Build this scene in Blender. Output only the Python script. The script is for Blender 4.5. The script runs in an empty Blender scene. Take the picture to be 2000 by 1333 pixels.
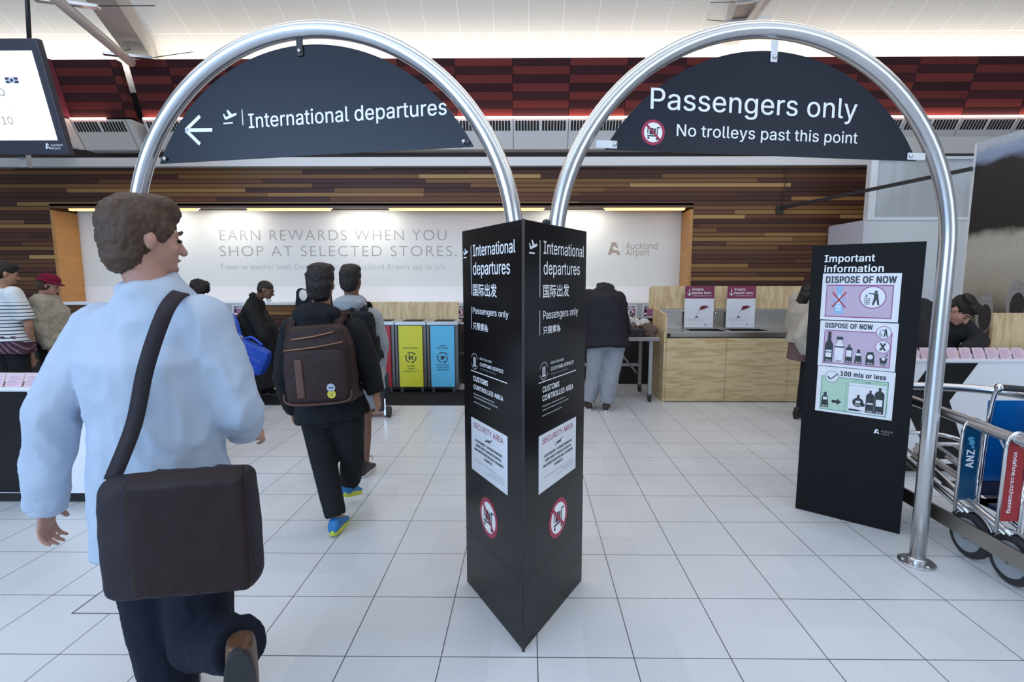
import bpy, bmesh, math, random
from mathutils import Vector, Matrix, Euler, noise
from mathutils.geometry import delaunay_2d_cdt
R = math.radians
random.seed(7)
SC = bpy.context.scene
COL = SC.collection

# ---------------------------------------------------------------- camera, world, lights, exposure
PITCH, YAW, EYE, FPX, CXO = .1201, .0088, 1.5571, 996.3, 22.93
cam_d = bpy.data.cameras.new('camera'); cam = bpy.data.objects.new('camera', cam_d); COL.objects.link(cam)
cam.location = (0, 0, EYE); cam.rotation_euler = (math.pi/2 - PITCH, 0, YAW)
cam_d.sensor_width = 36; cam_d.lens = FPX*36/2000; cam_d.shift_x = -CXO/2000; cam_d.clip_start = .05; cam_d.clip_end = 100
SC.camera = cam
SC.view_settings.view_transform = 'Standard'; SC.view_settings.look = 'None'
SC.view_settings.gamma = 1; SC.view_settings.exposure = 0.22
SC.view_settings.use_curve_mapping = False
w = bpy.data.worlds.new('hall_air'); SC.world = w; w.use_nodes = True
w.node_tree.nodes['Background'].inputs[0].default_value = (.80, .88, 1.0, 1)
w.node_tree.nodes['Background'].inputs[1].default_value = .30

def area(name, loc, rot, sx, sy, power, col, spread=None):
    l = bpy.data.lights.new(name, 'AREA'); l.shape = 'RECTANGLE'; l.size = sx; l.size_y = sy
    l.energy = power; l.color = col
    if spread: l.spread = R(spread)
    o = bpy.data.objects.new(name, l); COL.objects.link(o); o.location = loc; o.rotation_euler = [R(a) for a in rot]
    return o
# daylight from the glazed front of the hall, behind and to the left of the photographer
area('daylight_front', (-6.5, -5.2, 3.2), (78, 0, -38), 7, 4, 520, (.46, .68, 1.0))
area('daylight_right', (6.5, -5.5, 3.2), (78, 0, 38), 6, 3.6, 150, (.70, .82, 1.0))
# rows of luminaires under the vaulted ceiling
for yy, pw, lc in ((-1.2, 105, (.84, .92, 1.0)), (1.8, 85, (.90, .95, 1.0)), (4.6, 115, (1.0, .93, .84))):
    area('ceiling_lamps', (0, yy, 5.5), (0, 0, 0), 13, 1.4, pw, lc)
# cove light behind the top of the bulkhead, washing the vault
area('cove_light', (0, 8.0, 4.50), (180, 0, 0), 18, .12, 95, (1.0, .94, .84))
# strip lighting in the head of the recessed advertising panel
area('recess_light', (-2.3, 7.70, 2.60), (12, 0, 0), 9.0, .05, 60, (1.0, .94, .80))

# ---------------------------------------------------------------- photograph geometry: rays of the camera above
_fw = Vector((-math.sin(YAW)*math.cos(PITCH), math.cos(YAW)*math.cos(PITCH), -math.sin(PITCH)))
_rt = Vector((math.cos(YAW), math.sin(YAW), 0)); _up = _rt.cross(_fw)
CAM = Vector((0, 0, EYE))
def ray(x, y): return _fw + _rt*((x-1000-CXO)/FPX) - _up*((y-666.5)/FPX)
def P(x, y, Y):
    r = ray(x, y); return CAM + r*(Y/r.y)
def F(x, y, z=0):
    r = ray(x, y); return CAM + r*((z-EYE)/r.z)

# ---------------------------------------------------------------- materials
_M = {}
def mat(name, col, rough=.5, metal=0., var=.05, scale=25, bump=0., bscale=200, emit=0., spec=.5, stretch=None):
    if name in _M: return _M[name]
    m = bpy.data.materials.new(name); m.use_nodes = True; _M[name] = m
    nt = m.node_tree; b = nt.nodes['Principled BSDF']
    b.inputs['Roughness'].default_value = rough; b.inputs['Metallic'].default_value = metal
    b.inputs['Specular IOR Level'].default_value = spec
    tc = nt.nodes.new('ShaderNodeTexCoord'); src = tc.outputs['Object']
    if stretch:
        mp = nt.nodes.new('ShaderNodeMapping'); mp.inputs['Scale'].default_value = stretch
        nt.links.new(src, mp.inputs[0]); src = mp.outputs[0]
    n = nt.nodes.new('ShaderNodeTexNoise'); n.inputs['Scale'].default_value = scale; n.inputs['Detail'].default_value = 4
    nt.links.new(src, n.inputs['Vector'])
    mx = nt.nodes.new('ShaderNodeMix'); mx.data_type = 'RGBA'
    lo = [max(0, c*(1-var)) for c in col]; hi = [min(1, c*(1+var)) for c in col]
    mx.inputs[6].default_value = (*lo, 1); mx.inputs[7].default_value = (*hi, 1)
    nt.links.new(n.outputs['Fac'], mx.inputs[0]); nt.links.new(mx.outputs[2], b.inputs['Base Color'])
    if bump:
        n2 = nt.nodes.new('ShaderNodeTexNoise'); n2.inputs['Scale'].default_value = bscale; n2.inputs['Detail'].default_value = 3
        nt.links.new(src, n2.inputs['Vector'])
        bp = nt.nodes.new('ShaderNodeBump'); bp.inputs['Strength'].default_value = bump; bp.inputs['Distance'].default_value = .004
        nt.links.new(n2.outputs['Fac'], bp.inputs['Height']); nt.links.new(bp.outputs[0], b.inputs['Normal'])
    if emit:
        nt.links.new(mx.outputs[2], b.inputs['Emission Color']); b.inputs['Emission Strength'].default_value = emit
    return m

class G:
    """small node-graph writer"""
    def __init__(s, name, rough=.5, spec=.5):
        s.m = bpy.data.materials.new(name); s.m.use_nodes = True; s.nt = s.m.node_tree
        s.b = s.nt.nodes['Principled BSDF']; s.b.inputs['Roughness'].default_value = rough; s.b.inputs['Specular IOR Level'].default_value = spec
        tc = s.nt.nodes.new('ShaderNodeTexCoord'); sp = s.nt.nodes.new('ShaderNodeSeparateXYZ'); s.vec = tc.outputs['Object']
        s.nt.links.new(tc.outputs['Object'], sp.inputs[0]); s.x, s.y, s.z = sp.outputs
    def _in(s, sock, v):
        if hasattr(v, 'is_output'): s.nt.links.new(v, sock)
        else: sock.default_value = v
    def op(s, o, a, b=0., c=0.):
        n = s.nt.nodes.new('ShaderNodeMath'); n.operation = o
        for k, v in enumerate((a, b, c)): s._in(n.inputs[k], v)
        return n.outputs[0]
    def comb(s, x, y, z=0.):
        n = s.nt.nodes.new('ShaderNodeCombineXYZ')
        for k, v in enumerate((x, y, z)): s._in(n.inputs[k], v)
        return n.outputs[0]
    def white(s, v):
        n = s.nt.nodes.new('ShaderNodeTexWhiteNoise'); n.noise_dimensions = '3D'; s.nt.links.new(v, n.inputs['Vector']); return n.outputs['Value']
    def noise(s, v, scale, detail=3.):
        n = s.nt.nodes.new('ShaderNodeTexNoise'); n.inputs['Scale'].default_value = scale; n.inputs['Detail'].default_value = detail
        s.nt.links.new(v, n.inputs['Vector']); return n.outputs['Fac']
    def ramp(s, f, stops, const=False):
        n = s.nt.nodes.new('ShaderNodeValToRGB'); r = n.color_ramp
        if const: r.interpolation = 'CONSTANT'
        while len(r.elements) < len(stops): r.elements.new(.5)
        for e, (p, c) in zip(r.elements, stops): e.position = p; e.color = (*c, 1)
        s.nt.links.new(f, n.inputs[0]); return n.outputs[0]
    def mix(s, f, a, b, mode='MIX'):
        n = s.nt.nodes.new('ShaderNodeMix'); n.data_type = 'RGBA'; n.blend_type = mode
        s._in(n.inputs[0], f)
        for k, v in ((6, a), (7, b)):
            if isinstance(v, tuple): n.inputs[k].default_value = (*v, 1)
            else: s.nt.links.new(v, n.inputs[k])
        return n.outputs[2]
    def line(s, v, period, width, off=0.):
        """1 inside a joint of the given width repeated every period"""
        f = s.op('FRACT', s.op('DIVIDE', s.op('ADD', v, off), period))
        d = s.op('ABSOLUTE', s.op('SUBTRACT', f, .5))
        return s.op('GREATER_THAN', d, .5 - width/period/2)
    def bump(s, h, strength=.3, dist=.005):
        n = s.nt.nodes.new('ShaderNodeBump'); n.inputs['Strength'].default_value = strength; n.inputs['Distance'].default_value = dist
        s.nt.links.new(h, n.inputs['Height']); s.nt.links.new(n.outputs[0], s.b.inputs['Normal'])
    def color(s, c): s.nt.links.new(c, s.b.inputs['Base Color']); return s.m

# ---------------------------------------------------------------- objects
def link(o): COL.objects.link(o); return o
ORIG = {}
def thing(name, label, cat, loc=(0, 0, 0), group=None):
    o = link(bpy.data.objects.new(name, None)); o.location = loc; o.empty_display_size = .1
    o['label'] = label; o['category'] = cat
    if group: o['group'] = group
    ORIG[o.name] = Vector(loc); return o
def tag(o, label, cat, group=None):
    o['label'] = label; o['category'] = cat
    if group: o['group'] = group
    return o
def structure(o): o['kind'] = 'structure'; return o
def root_of(o):
    while o.parent: o = o.parent
    return o
def adopt(o, parent):
    o.parent = parent
    if parent.parent is None and parent.name in ORIG: o.matrix_parent_inverse = Matrix.Translation(-ORIG[parent.name])
def put(name, bm, m, parent=None, smooth=False, bevel=0., label=None):
    """one mesh object out of a bmesh in world coordinates"""
    bmesh.ops.recalc_face_normals(bm, faces=bm.faces)
    me = bpy.data.meshes.new(name); bm.to_mesh(me); bm.free()
    for m_ in (m if isinstance(m, (list, tuple)) else [m]): me.materials.append(m_)
    if smooth:
        for p in me.polygons: p.use_smooth = True
    o = link(bpy.data.objects.new(name, me))
    if bevel:
        b = o.modifiers.new('bevel', 'BEVEL'); b.width = bevel; b.segments = 2; b.limit_method = 'ANGLE'; b.angle_limit = R(40)
    if parent: adopt(o, parent)
    if label: o['label'] = label
    return o
def put_mesh(name, me, m, parent=None, label=None):
    me.materials.clear(); me.materials.append(m)
    o = link(bpy.data.objects.new(name, me))
    if parent: adopt(o, parent)
    if label: o['label'] = label
    return o
def base(o):
    """moves a top-level mesh object's origin to the bottom centre of its bounds"""
    vs = [v.co for v in o.data.vertices]
    lo = Vector([min(v[i] for v in vs) for i in range(3)]); hi = Vector([max(v[i] for v in vs) for i in range(3)])
    c = Vector(((lo.x+hi.x)/2, (lo.y+hi.y)/2, lo.z))
    return c
def copy_tree(o, offset, label=None):
    c = o.copy(); COL.objects.link(c); c.location = o.location + Vector(offset)
    if label: c['label'] = label
    for ch in o.children:
        d = ch.copy(); COL.objects.link(d); d.parent = c
        for g in ch.children:
            e = g.copy(); COL.objects.link(e); e.parent = d
    return c

# mesh makers, all adding to a bmesh
def box(bm, x0, x1, y0, y1, z0, z1):
    v = [bm.verts.new((x, y, z)) for z in (z0, z1) for y in (y0, y1) for x in (x0, x1)]
    for f in ((0, 1, 3, 2), (4, 6, 7, 5), (0, 4, 5, 1), (2, 3, 7, 6), (0, 2, 6, 4), (1, 5, 7, 3)): bm.faces.new([v[i] for i in f])
def obox(bm, o, u, v, n, du, dv, dn):
    """box spanned from corner o along directions u, v, n"""
    o = Vector(o); p = [o + u*a + v*b + n*c for c in (0, dn) for b in (0, dv) for a in (0, du)]
    q = [bm.verts.new(a) for a in p]
    for f in ((0, 1, 3, 2), (4, 6, 7, 5), (0, 4, 5, 1), (2, 3, 7, 6), (0, 2, 6, 4), (1, 5, 7, 3)): bm.faces.new([q[i] for i in f])
def prism(bm, pts, d):
    """closed outline pts (world) thickened along vector d"""
    a = [bm.verts.new(p) for p in pts]; b = [bm.verts.new(Vector(p)+d) for p in pts]
    bm.faces.new(a); bm.faces.new(b[::-1]); n = len(pts)
    for i in range(n): bm.faces.new((a[i], b[i], b[(i+1) % n], a[(i+1) % n]))
def frame_at(d):
    d = d.normalized(); h = Vector((0, 0, 1)) if abs(d.z) < .95 else Vector((0, 1, 0))
    a = d.cross(h).normalized(); return a, a.cross(d).normalized()
def tube(bm, pts, r, seg=14, cap=True):
    """round tube along a polyline, radius a number or one per point, parallel transported"""
    pts = [Vector(p) for p in pts]; n = len(pts)
    rs = r if isinstance(r, (list, tuple)) else [r]*n
    t0 = (pts[1]-pts[0]).normalized(); a, b = frame_at(t0); rings = []
    for i in range(n):
        t = (pts[min(i+1, n-1)] - pts[max(i-1, 0)]).normalized()
        ax = t0.cross(t)
        if ax.length > 1e-6:
            q = Matrix.Rotation(t0.angle(t), 3, ax.normalized()); a = q @ a; b = q @ b
        t0 = t
        rings.append([bm.verts.new(pts[i] + (a*math.cos(2*math.pi*k/seg) + b*math.sin(2*math.pi*k/seg))*rs[i]) for k in range(seg)])
    for i in range(n-1):
        for k in range(seg): bm.faces.new((rings[i][k], rings[i][(k+1) % seg], rings[i+1][(k+1) % seg], rings[i+1][k]))
    if cap: bm.faces.new(rings[0]); bm.faces.new(rings[-1][::-1])
def smooth_path(pts, n=6):
    pts = [Vector(p) for p in pts]; out = []
    for i in range(len(pts)-1):
        p0, p1, p2, p3 = pts[max(i-1, 0)], pts[i], pts[i+1], pts[min(i+2, len(pts)-1)]
        for k in range(n):
            t = k/n; out.append(.5*((2*p1)+(p2-p0)*t+(2*p0-5*p1+4*p2-p3)*t*t+(3*p1-p0-3*p2+p3)*t**3))
    out.append(pts[-1]); return out
def cyl(bm, p0, p1, r, seg=20): tube(bm, [p0, p1], r, seg)
def ell(bm, c, rad, rot=None, seg=16):
    m = Matrix.Translation(Vector(c)) @ (rot.to_4x4() if rot else Matrix.Identity(4)) @ Matrix.Diagonal((*rad, 1))
    bmesh.ops.create_uvsphere(bm, u_segments=seg, v_segments=max(6, seg//2+2), radius=1, matrix=m)
def chain(bm, pts, rs, start=True, end=True, seg=14):
    """tapered limb: balls at the joints, cones between; start/end False leaves a flat end"""
    pts = [Vector(p) for p in pts]
    for i in range(len(pts)):
        if (i == 0 and not start) or (i == len(pts)-1 and not end): continue
        ell(bm, pts[i], (rs[i],)*3, seg=seg)
    for i in range(len(pts)-1):
        if (pts[i+1]-pts[i]).length > 1e-5: tube(bm, [pts[i], pts[i+1]], [rs[i], rs[i+1]], seg)
def loft(bm, rings, seg=20, power=2.0):
    """rings of (centre, side, forward, rx, ry), closed"""
    rr = []
    for c, a, b, rx, ry in rings:
        ring = []
        for k in range(seg):
            t = 2*math.pi*k/seg; cs, sn = math.cos(t), math.sin(t)
            e = 2/power
            ring.append(bm.verts.new(Vector(c) + a*(rx*math.copysign(abs(cs)**e, cs)) + b*(ry*math.copysign(abs(sn)**e, sn))))
        rr.append(ring)
    for i in range(len(rr)-1):
        for k in range(seg): bm.faces.new((rr[i][k], rr[i][(k+1) % seg], rr[i+1][(k+1) % seg], rr[i+1][k]))
    bm.faces.new(rr[0]); bm.faces.new(rr[-1][::-1])
def solid(bm, voxel, smooth=4, amp=0., nscale=(10, 10, 10), amp2=0., nscale2=60):
    """fuses overlapping closed shapes into one skin; returns a mesh"""
    bmesh.ops.recalc_face_normals(bm, faces=bm.faces)
    me = bpy.data.meshes.new('tmp'); bm.to_mesh(me); bm.free()
    o = link(bpy.data.objects.new('tmp', me))
    r = o.modifiers.new('r', 'REMESH'); r.mode = 'VOXEL'; r.voxel_size = voxel; r.adaptivity = 0
    if smooth:
        s = o.modifiers.new('s', 'SMOOTH'); s.iterations = smooth; s.factor = .5
    dg = bpy.context.evaluated_depsgraph_get(); dg.update()
    out = bpy.data.meshes.new_from_object(o.evaluated_get(dg)); bpy.data.objects.remove(o); bpy.data.meshes.remove(me)
    if amp or amp2:
        ns = Vector(nscale); moved = []
        for v in out.vertices:
            c = v.co; d = 0
            if amp:
                q = Vector((c.x*ns.x, c.y*ns.y, c.z*ns.z))
                d += noise.noise(q)*amp*.6 + (.35-abs(noise.noise(q*1.6+Vector((3, 7, 1)))))*amp*.9
            if amp2: d += noise.noise(c*nscale2)*amp2
            moved.append(c + v.normal*d)
        for v, c in zip(out.vertices, moved): v.co = c
    for p in out.polygons: p.use_smooth = True
    return out

# outlines of the sans-serif letters: character code, advance, closed outlines as x, y pairs in thousandths
GLYPHS = [
    (65, 480, [[16,0,201,509,276,509,463,0,395,0,287,302,264,372,232,478,245,478,213,371,191,302,85,0],[110,142,110,199,370,199,370,142]]),
    (66, 456, [[60,0,60,509,241,509,274,507,304,501,329,491,350,477,367,461,381,442,390,421,396,398,398,374,397,353,393,336,387,320,378,307,368,295,356,286,343,278,329,272,315,267,315,262,331,260,347,254,363,245,378,234,391,220,402,203,411,184,416,161,418,136,416,111,410,88,400,67,386,48,368,31,344,18,317,8,284,2,247,0],[125,57,245,57,281,60,309,67,330,80,344,96,353,115,355,137,354,153,350,169,342,184,333,197,320,209,306,218,289,225,269,229,248,231,125,231],[125,285,238,285,256,287,273,290,288,296,302,304,314,314,323,326,330,340,335,355,336,372,333,393,326,412,313,429,294,442,270,449,240,452,125,452]]),
    (67, 510, [[267,-7,242,-6,217,-2,194,5,171,13,150,25,131,39,113,55,97,73,82,93,70,115,59,140,51,166,45,193,41,223,40,254,41,285,45,315,51,343,59,369,70,393,82,415,97,436,113,454,131,470,150,484,171,495,194,504,217,510,242,514,267,516,293,514,317,511,340,504,362,496,383,485,402,471,419,456,435,438,448,418,459,397,467,373,473,348,408,348,404,365,397,380,389,395,380,407,369,418,357,428,344,437,330,444,315,449,300,453,284,455,267,456,237,453,209,445,184,432,161,414,141,391,125,364,113,332,106,295,103,254,106,213,113,177,125,145,141,117,161,94,184,76,210,63,237,56,267,53,284,54,300,56,315,60,330,65,344,72,357,81,369,90,380,102,389,114,397,128,404,144,408,160,473,160,467,135,459,112,448,91,435,71,420,53,402,38,383,24,363,13,341,5,317,-2,293,-6]]),
    (68, 502, [[219,0,96,0,96,57,215,57,254,60,288,68,318,81,343,99,363,122,379,149,390,181,397,216,399,255,397,294,390,329,379,361,364,388,344,410,320,428,291,441,258,449,221,452,93,452,93,509,225,509,254,507,281,504,307,498,331,489,353,478,385,455,412,426,433,391,444,367,451,342,457,315,460,286,462,255,460,224,457,195,451,168,443,142,433,119,421,97,406,77,390,60,371,44,351,31,328,20,303,11,277,5,249,1],[125,509,125,0,60,0,60,509]]),
    (69, 419, [[60,0,60,509,372,509,372,452,125,452,125,286,355,286,355,229,125,229,125,57,375,57,375,0]]),
    (70, 410, [[60,0,60,509,369,509,369,452,125,452,125,278,346,278,346,221,125,221,125,0]]),
    (71, 520, [[269,-7,242,-6,217,-2,193,5,171,14,149,25,130,39,112,55,96,73,82,93,69,116,59,140,51,166,45,194,41,223,40,254,41,285,45,315,51,343,59,369,69,393,82,415,96,436,112,454,129,470,149,484,170,495,192,504,215,510,239,514,265,516,291,514,316,510,340,504,363,494,384,483,403,469,421,453,436,436,449,416,460,395,468,373,474,349,408,349,402,365,395,379,387,393,378,406,368,417,356,427,344,436,330,443,315,448,300,453,283,455,265,456,236,453,209,445,183,432,160,414,141,392,125,364,113,332,106,295,103,254,106,213,113,177,125,145,141,117,161,95,184,76,210,63,238,56,269,53,296,55,322,61,345,71,365,85,382,102,396,123,407,147,413,173,415,202,434,199,283,199,283,256,478,256,478,200,475,160,466,124,451,91,431,62,406,38,377,19,344,5,308,-4]]),
    (72, 517, [[60,0,60,509,125,509,125,289,392,289,392,509,457,509,457,0,392,0,392,232,125,232,125,0]]),
    (73, 301, [[31,0,31,57,118,57,118,452,31,452,31,509,269,509,269,452,183,452,183,57,269,57,269,0]]),
    (74, 396, [[185,-7,143,-2,106,11,75,33,60,50,48,70,40,92,35,118,33,145,33,173,98,173,98,145,100,117,108,93,122,74,139,61,160,53,185,50,209,53,230,61,248,74,261,93,269,117,272,145,272,509,336,509,336,145,335,118,330,92,321,70,309,50,294,33,263,11,227,-2]]),
    (75, 467, [[104,145,104,216,139,261,174,303,212,344,364,509,448,509,231,276,228,276],[60,0,60,509,125,509,125,334,124,225,125,193,125,0],[372,0,188,259,228,309,449,0]]),
    (76, 393, [[60,0,60,509,125,509,125,57,361,57,361,0]]),
    (77, 628, [[60,0,60,509,152,509,277,187,287,159,299,123,311,84,322,49,307,49,318,83,330,121,342,158,352,187,476,509,568,509,568,0,504,0,504,291,504,327,505,369,506,413,507,457,513,457,498,409,482,363,467,322,456,291,342,0,286,0,170,291,159,321,145,361,129,408,112,457,119,457,120,416,121,372,122,328,122,291,122,0]]),
    (78, 523, [[60,0,60,509,136,509,343,183,363,151,388,107,414,55,405,54,401,108,399,157,399,195,399,509,463,509,463,0,387,0,202,290,177,331,148,381,108,452,119,454,122,384,124,328,125,291,125,0]]),
    (79, 533, [[267,-7,241,-6,217,-2,194,5,171,13,150,25,131,39,113,55,97,73,82,93,70,115,59,140,51,166,45,193,41,223,40,254,41,285,45,315,51,343,59,369,70,393,82,415,97,436,113,454,131,470,150,484,171,495,194,504,217,510,241,514,267,516,293,514,317,510,340,504,363,495,384,484,403,470,421,454,437,436,451,415,464,393,474,369,482,343,488,315,492,285,493,254,492,223,488,193,482,166,474,140,464,115,451,93,437,73,421,55,403,39,384,25,363,13,340,5,317,-2,293,-6],[267,53,296,55,324,63,349,76,372,94,392,116,408,144,420,176,428,213,430,254,428,295,420,332,408,365,392,392,372,415,349,433,324,446,296,453,267,456,237,453,210,445,184,433,161,415,142,392,125,364,113,332,106,295,103,254,106,213,113,176,125,144,142,117,161,94,184,76,210,63,237,55]]),
    (80, 445, [[60,0,60,509,235,509,272,506,305,499,332,487,356,471,375,452,390,430,400,404,407,377,409,348,407,318,400,291,390,265,375,243,356,223,332,207,305,195,272,188,235,186,109,186,109,242,233,242,257,244,279,248,297,256,312,266,324,279,333,294,339,310,343,328,344,348,343,367,339,385,333,402,324,416,312,428,297,439,279,446,257,451,232,452,125,452,125,0]]),
    (81, 533, [[245,159,313,159,369,85,384,65,468,-48,401,-48,346,27,331,46],[267,-7,241,-6,217,-2,194,5,171,13,150,25,131,39,113,55,97,73,82,93,70,115,59,140,51,166,45,193,41,223,40,254,41,285,45,315,51,343,59,369,70,393,82,415,97,436,113,454,131,470,150,484,171,495,194,504,217,510,241,514,267,516,293,514,317,510,340,504,363,495,384,484,403,470,421,454,437,436,451,415,464,393,474,369,482,343,488,315,492,285,493,254,492,223,488,193,482,166,474,140,464,115,451,93,437,73,421,55,403,39,384,25,363,13,340,5,317,-2,293,-6],[267,53,296,55,324,63,349,76,372,94,392,116,408,144,420,176,428,213,430,254,428,295,420,332,408,365,392,392,372,415,349,433,324,446,296,453,267,456,237,453,210,445,184,433,161,415,142,392,125,364,113,332,106,295,103,254,106,213,113,176,125,144,142,117,161,94,184,76,210,63,237,55]]),
    (82, 449, [[60,0,60,509,236,509,273,506,305,500,333,489,356,473,376,455,390,433,401,408,407,381,409,352,407,323,401,296,390,271,376,250,356,232,333,217,305,206,273,200,236,198,96,198,96,255,234,255,258,256,280,260,298,267,313,276,325,287,334,300,340,316,344,333,345,352,344,371,340,389,334,405,325,419,313,430,298,440,279,446,258,451,233,452,125,452,125,0],[353,0,230,229,303,229,428,0]]),
    (83, 447, [[224,-9,188,-7,156,-1,128,9,102,23,81,40,64,60,51,83,42,109,38,137,104,137,108,118,114,102,123,88,136,76,150,66,166,59,185,53,204,50,224,49,246,50,267,54,286,60,303,69,317,79,329,92,338,106,344,122,346,139,344,154,340,168,332,179,322,189,310,197,296,205,245,222,184,239,145,253,112,269,86,289,67,313,56,341,52,372,54,400,62,425,75,448,92,468,113,484,138,498,165,508,195,514,227,516,259,514,289,508,316,498,340,484,360,468,377,449,390,427,398,403,401,378,337,378,332,402,320,421,302,437,280,449,254,456,225,459,204,457,185,454,167,448,152,440,139,430,129,418,121,405,117,391,115,376,117,359,122,345,131,334,142,324,155,315,169,308,212,293,264,279,312,264,328,256,344,248,359,238,372,226,384,213,395,198,402,180,407,161,408,139,406,112,399,87,386,64,370,43,349,25,323,11,294,0,261,-7]]),
    (84, 449, [[32,452,32,509,417,509,417,452,257,452,257,0,193,0,193,452]]),
    (85, 517, [[259,-8,220,-6,186,2,154,15,126,33,103,55,85,80,71,108,63,140,60,173,60,509,124,509,124,178,126,155,132,133,141,113,153,95,169,80,187,68,208,59,232,53,259,52,285,53,309,59,331,68,349,80,364,95,377,113,385,133,391,155,393,178,393,509,457,509,457,173,454,140,446,108,433,80,414,55,391,33,363,15,332,2,297,-6]]),
    (86, 480, [[204,0,16,509,84,509,192,206,215,137,248,31,235,31,267,138,290,206,395,509,463,509,278,0]]),
    (87, 686, [[155,0,16,509,82,509,163,196,175,145,187,94,197,40,189,40,200,94,211,145,224,196,306,509,380,509,462,196,474,145,486,94,497,40,488,40,499,94,510,145,523,196,603,509,670,509,530,0,455,0,368,323,351,391,336,475,350,475,335,395,318,323,230,0]]),
    (88, 474, [[18,0,217,284,217,236,29,509,104,509,178,400,204,361,223,329,243,292,232,292,252,329,272,361,298,400,374,509,446,509,259,239,259,287,456,0,382,0,292,129,268,165,250,195,230,231,244,231,225,196,206,166,182,129,91,0]]),
    (89, 472, [[203,0,203,208,16,509,91,509,192,344,222,292,250,230,224,230,251,293,280,344,381,509,455,509,268,208,268,0]]),
    (90, 438, [[42,0,42,46,273,385,306,431,341,476,348,454,285,452,223,452,40,452,40,509,397,509,397,462,169,129,134,81,97,33,90,54,152,57,214,57,399,57,399,0]]),
    (97, 389, [[160,-9,137,-7,115,-3,94,5,76,15,60,29,48,45,38,63,32,84,30,108,32,128,36,146,43,161,53,174,64,184,78,193,92,200,108,206,125,211,178,220,234,227,247,229,257,231,265,235,271,240,274,246,276,255,276,257,275,272,272,285,267,297,260,307,251,315,240,322,227,327,212,330,196,331,178,330,163,327,149,322,137,316,127,309,118,301,110,292,104,283,100,274,41,291,51,313,64,331,79,346,95,358,114,368,133,375,153,380,173,383,194,384,239,379,255,375,271,369,286,360,300,350,312,336,322,320,330,301,335,278,337,251,337,0,277,0,277,52,272,52,252,25,242,16,229,8,215,1,199,-4,181,-7],[170,45,192,47,211,51,228,59,242,68,254,80,263,93,270,108,274,122,276,138,276,190,259,182,231,176,200,171,175,168,134,159,122,153,112,147,103,139,97,130,93,118,92,105,93,93,96,82,102,72,109,64,119,57,130,52,142,48,156,46]]),
    (98, 424, [[229,-8,208,-7,189,-3,172,4,159,12,147,21,138,31,118,59,112,59,112,0,53,0,53,509,114,509,114,319,118,319,137,346,147,355,158,364,171,373,188,379,207,383,229,384,259,382,287,374,313,361,335,342,354,320,370,293,381,261,388,227,390,189,388,151,381,116,370,84,355,57,336,34,313,16,288,3,260,-6],[220,47,242,49,262,55,279,66,294,80,306,97,316,117,323,139,327,163,328,189,327,215,323,239,316,261,307,281,295,298,280,311,262,322,243,328,220,330,198,328,178,322,161,312,147,299,134,282,125,263,118,241,114,216,113,189,114,162,118,138,125,115,135,95,147,78,162,65,179,55,198,49]]),
    (99, 396, [[207,-8,174,-5,144,3,117,16,93,35,72,58,56,85,44,116,37,150,34,187,37,225,44,260,56,291,72,318,93,341,117,360,144,374,174,382,207,384,226,384,243,381,260,377,276,371,291,364,305,356,318,346,330,335,340,322,349,308,356,293,362,277,303,262,290,289,270,311,242,325,207,330,184,328,163,321,145,310,130,296,118,278,108,258,102,236,98,212,96,187,98,163,102,139,108,117,118,97,130,80,145,66,163,55,184,49,207,46,243,52,271,66,292,89,304,117,363,102,357,86,350,70,341,56,331,43,319,32,306,21,292,12,277,5,261,-1,244,-5,226,-7]]),
    (100, 424, [[195,-8,165,-6,137,3,111,16,89,34,70,57,55,84,43,116,36,151,34,189,36,227,43,261,55,293,70,320,89,342,112,361,137,374,165,382,196,384,218,383,237,379,253,373,267,364,278,355,287,346,306,319,311,319,311,509,372,509,372,0,313,0,313,59,307,59,287,31,277,21,266,12,252,4,236,-3,217,-7],[205,47,226,49,246,55,263,65,278,78,290,95,299,115,306,138,310,162,312,189,310,216,306,241,300,263,290,282,278,299,263,312,246,322,227,328,205,330,182,328,162,322,145,311,130,298,118,281,108,261,102,239,98,215,96,189,98,163,102,139,109,117,118,97,130,80,145,66,162,55,182,49]]),
    (101, 404, [[212,-8,177,-5,145,3,117,16,92,35,72,58,56,85,44,116,37,150,34,187,36,224,44,258,55,290,71,317,91,340,115,359,142,373,172,382,205,384,226,383,246,380,266,374,285,366,303,355,319,341,334,324,347,305,357,282,365,256,370,227,371,194,371,169,75,169,75,221,338,221,310,202,308,226,304,248,298,269,288,286,277,301,263,314,246,323,227,328,205,330,183,328,164,323,146,313,131,301,119,286,109,270,102,251,97,231,96,211,96,178,98,151,102,127,110,106,121,88,135,73,151,61,169,53,190,48,212,46,227,47,241,49,254,53,265,58,276,65,285,73,294,82,300,93,306,105,365,91,358,72,348,55,335,39,320,26,302,14,283,4,261,-3,237,-7]]),
    (102, 254, [[228,379,228,327,6,327,6,379],[81,0,81,432,82,452,87,470,96,486,107,499,120,510,135,519,152,525,169,529,187,530,222,527,243,521,227,468,215,472,195,474,178,472,164,468,154,460,147,449,143,435,142,419,142,0]]),
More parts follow.
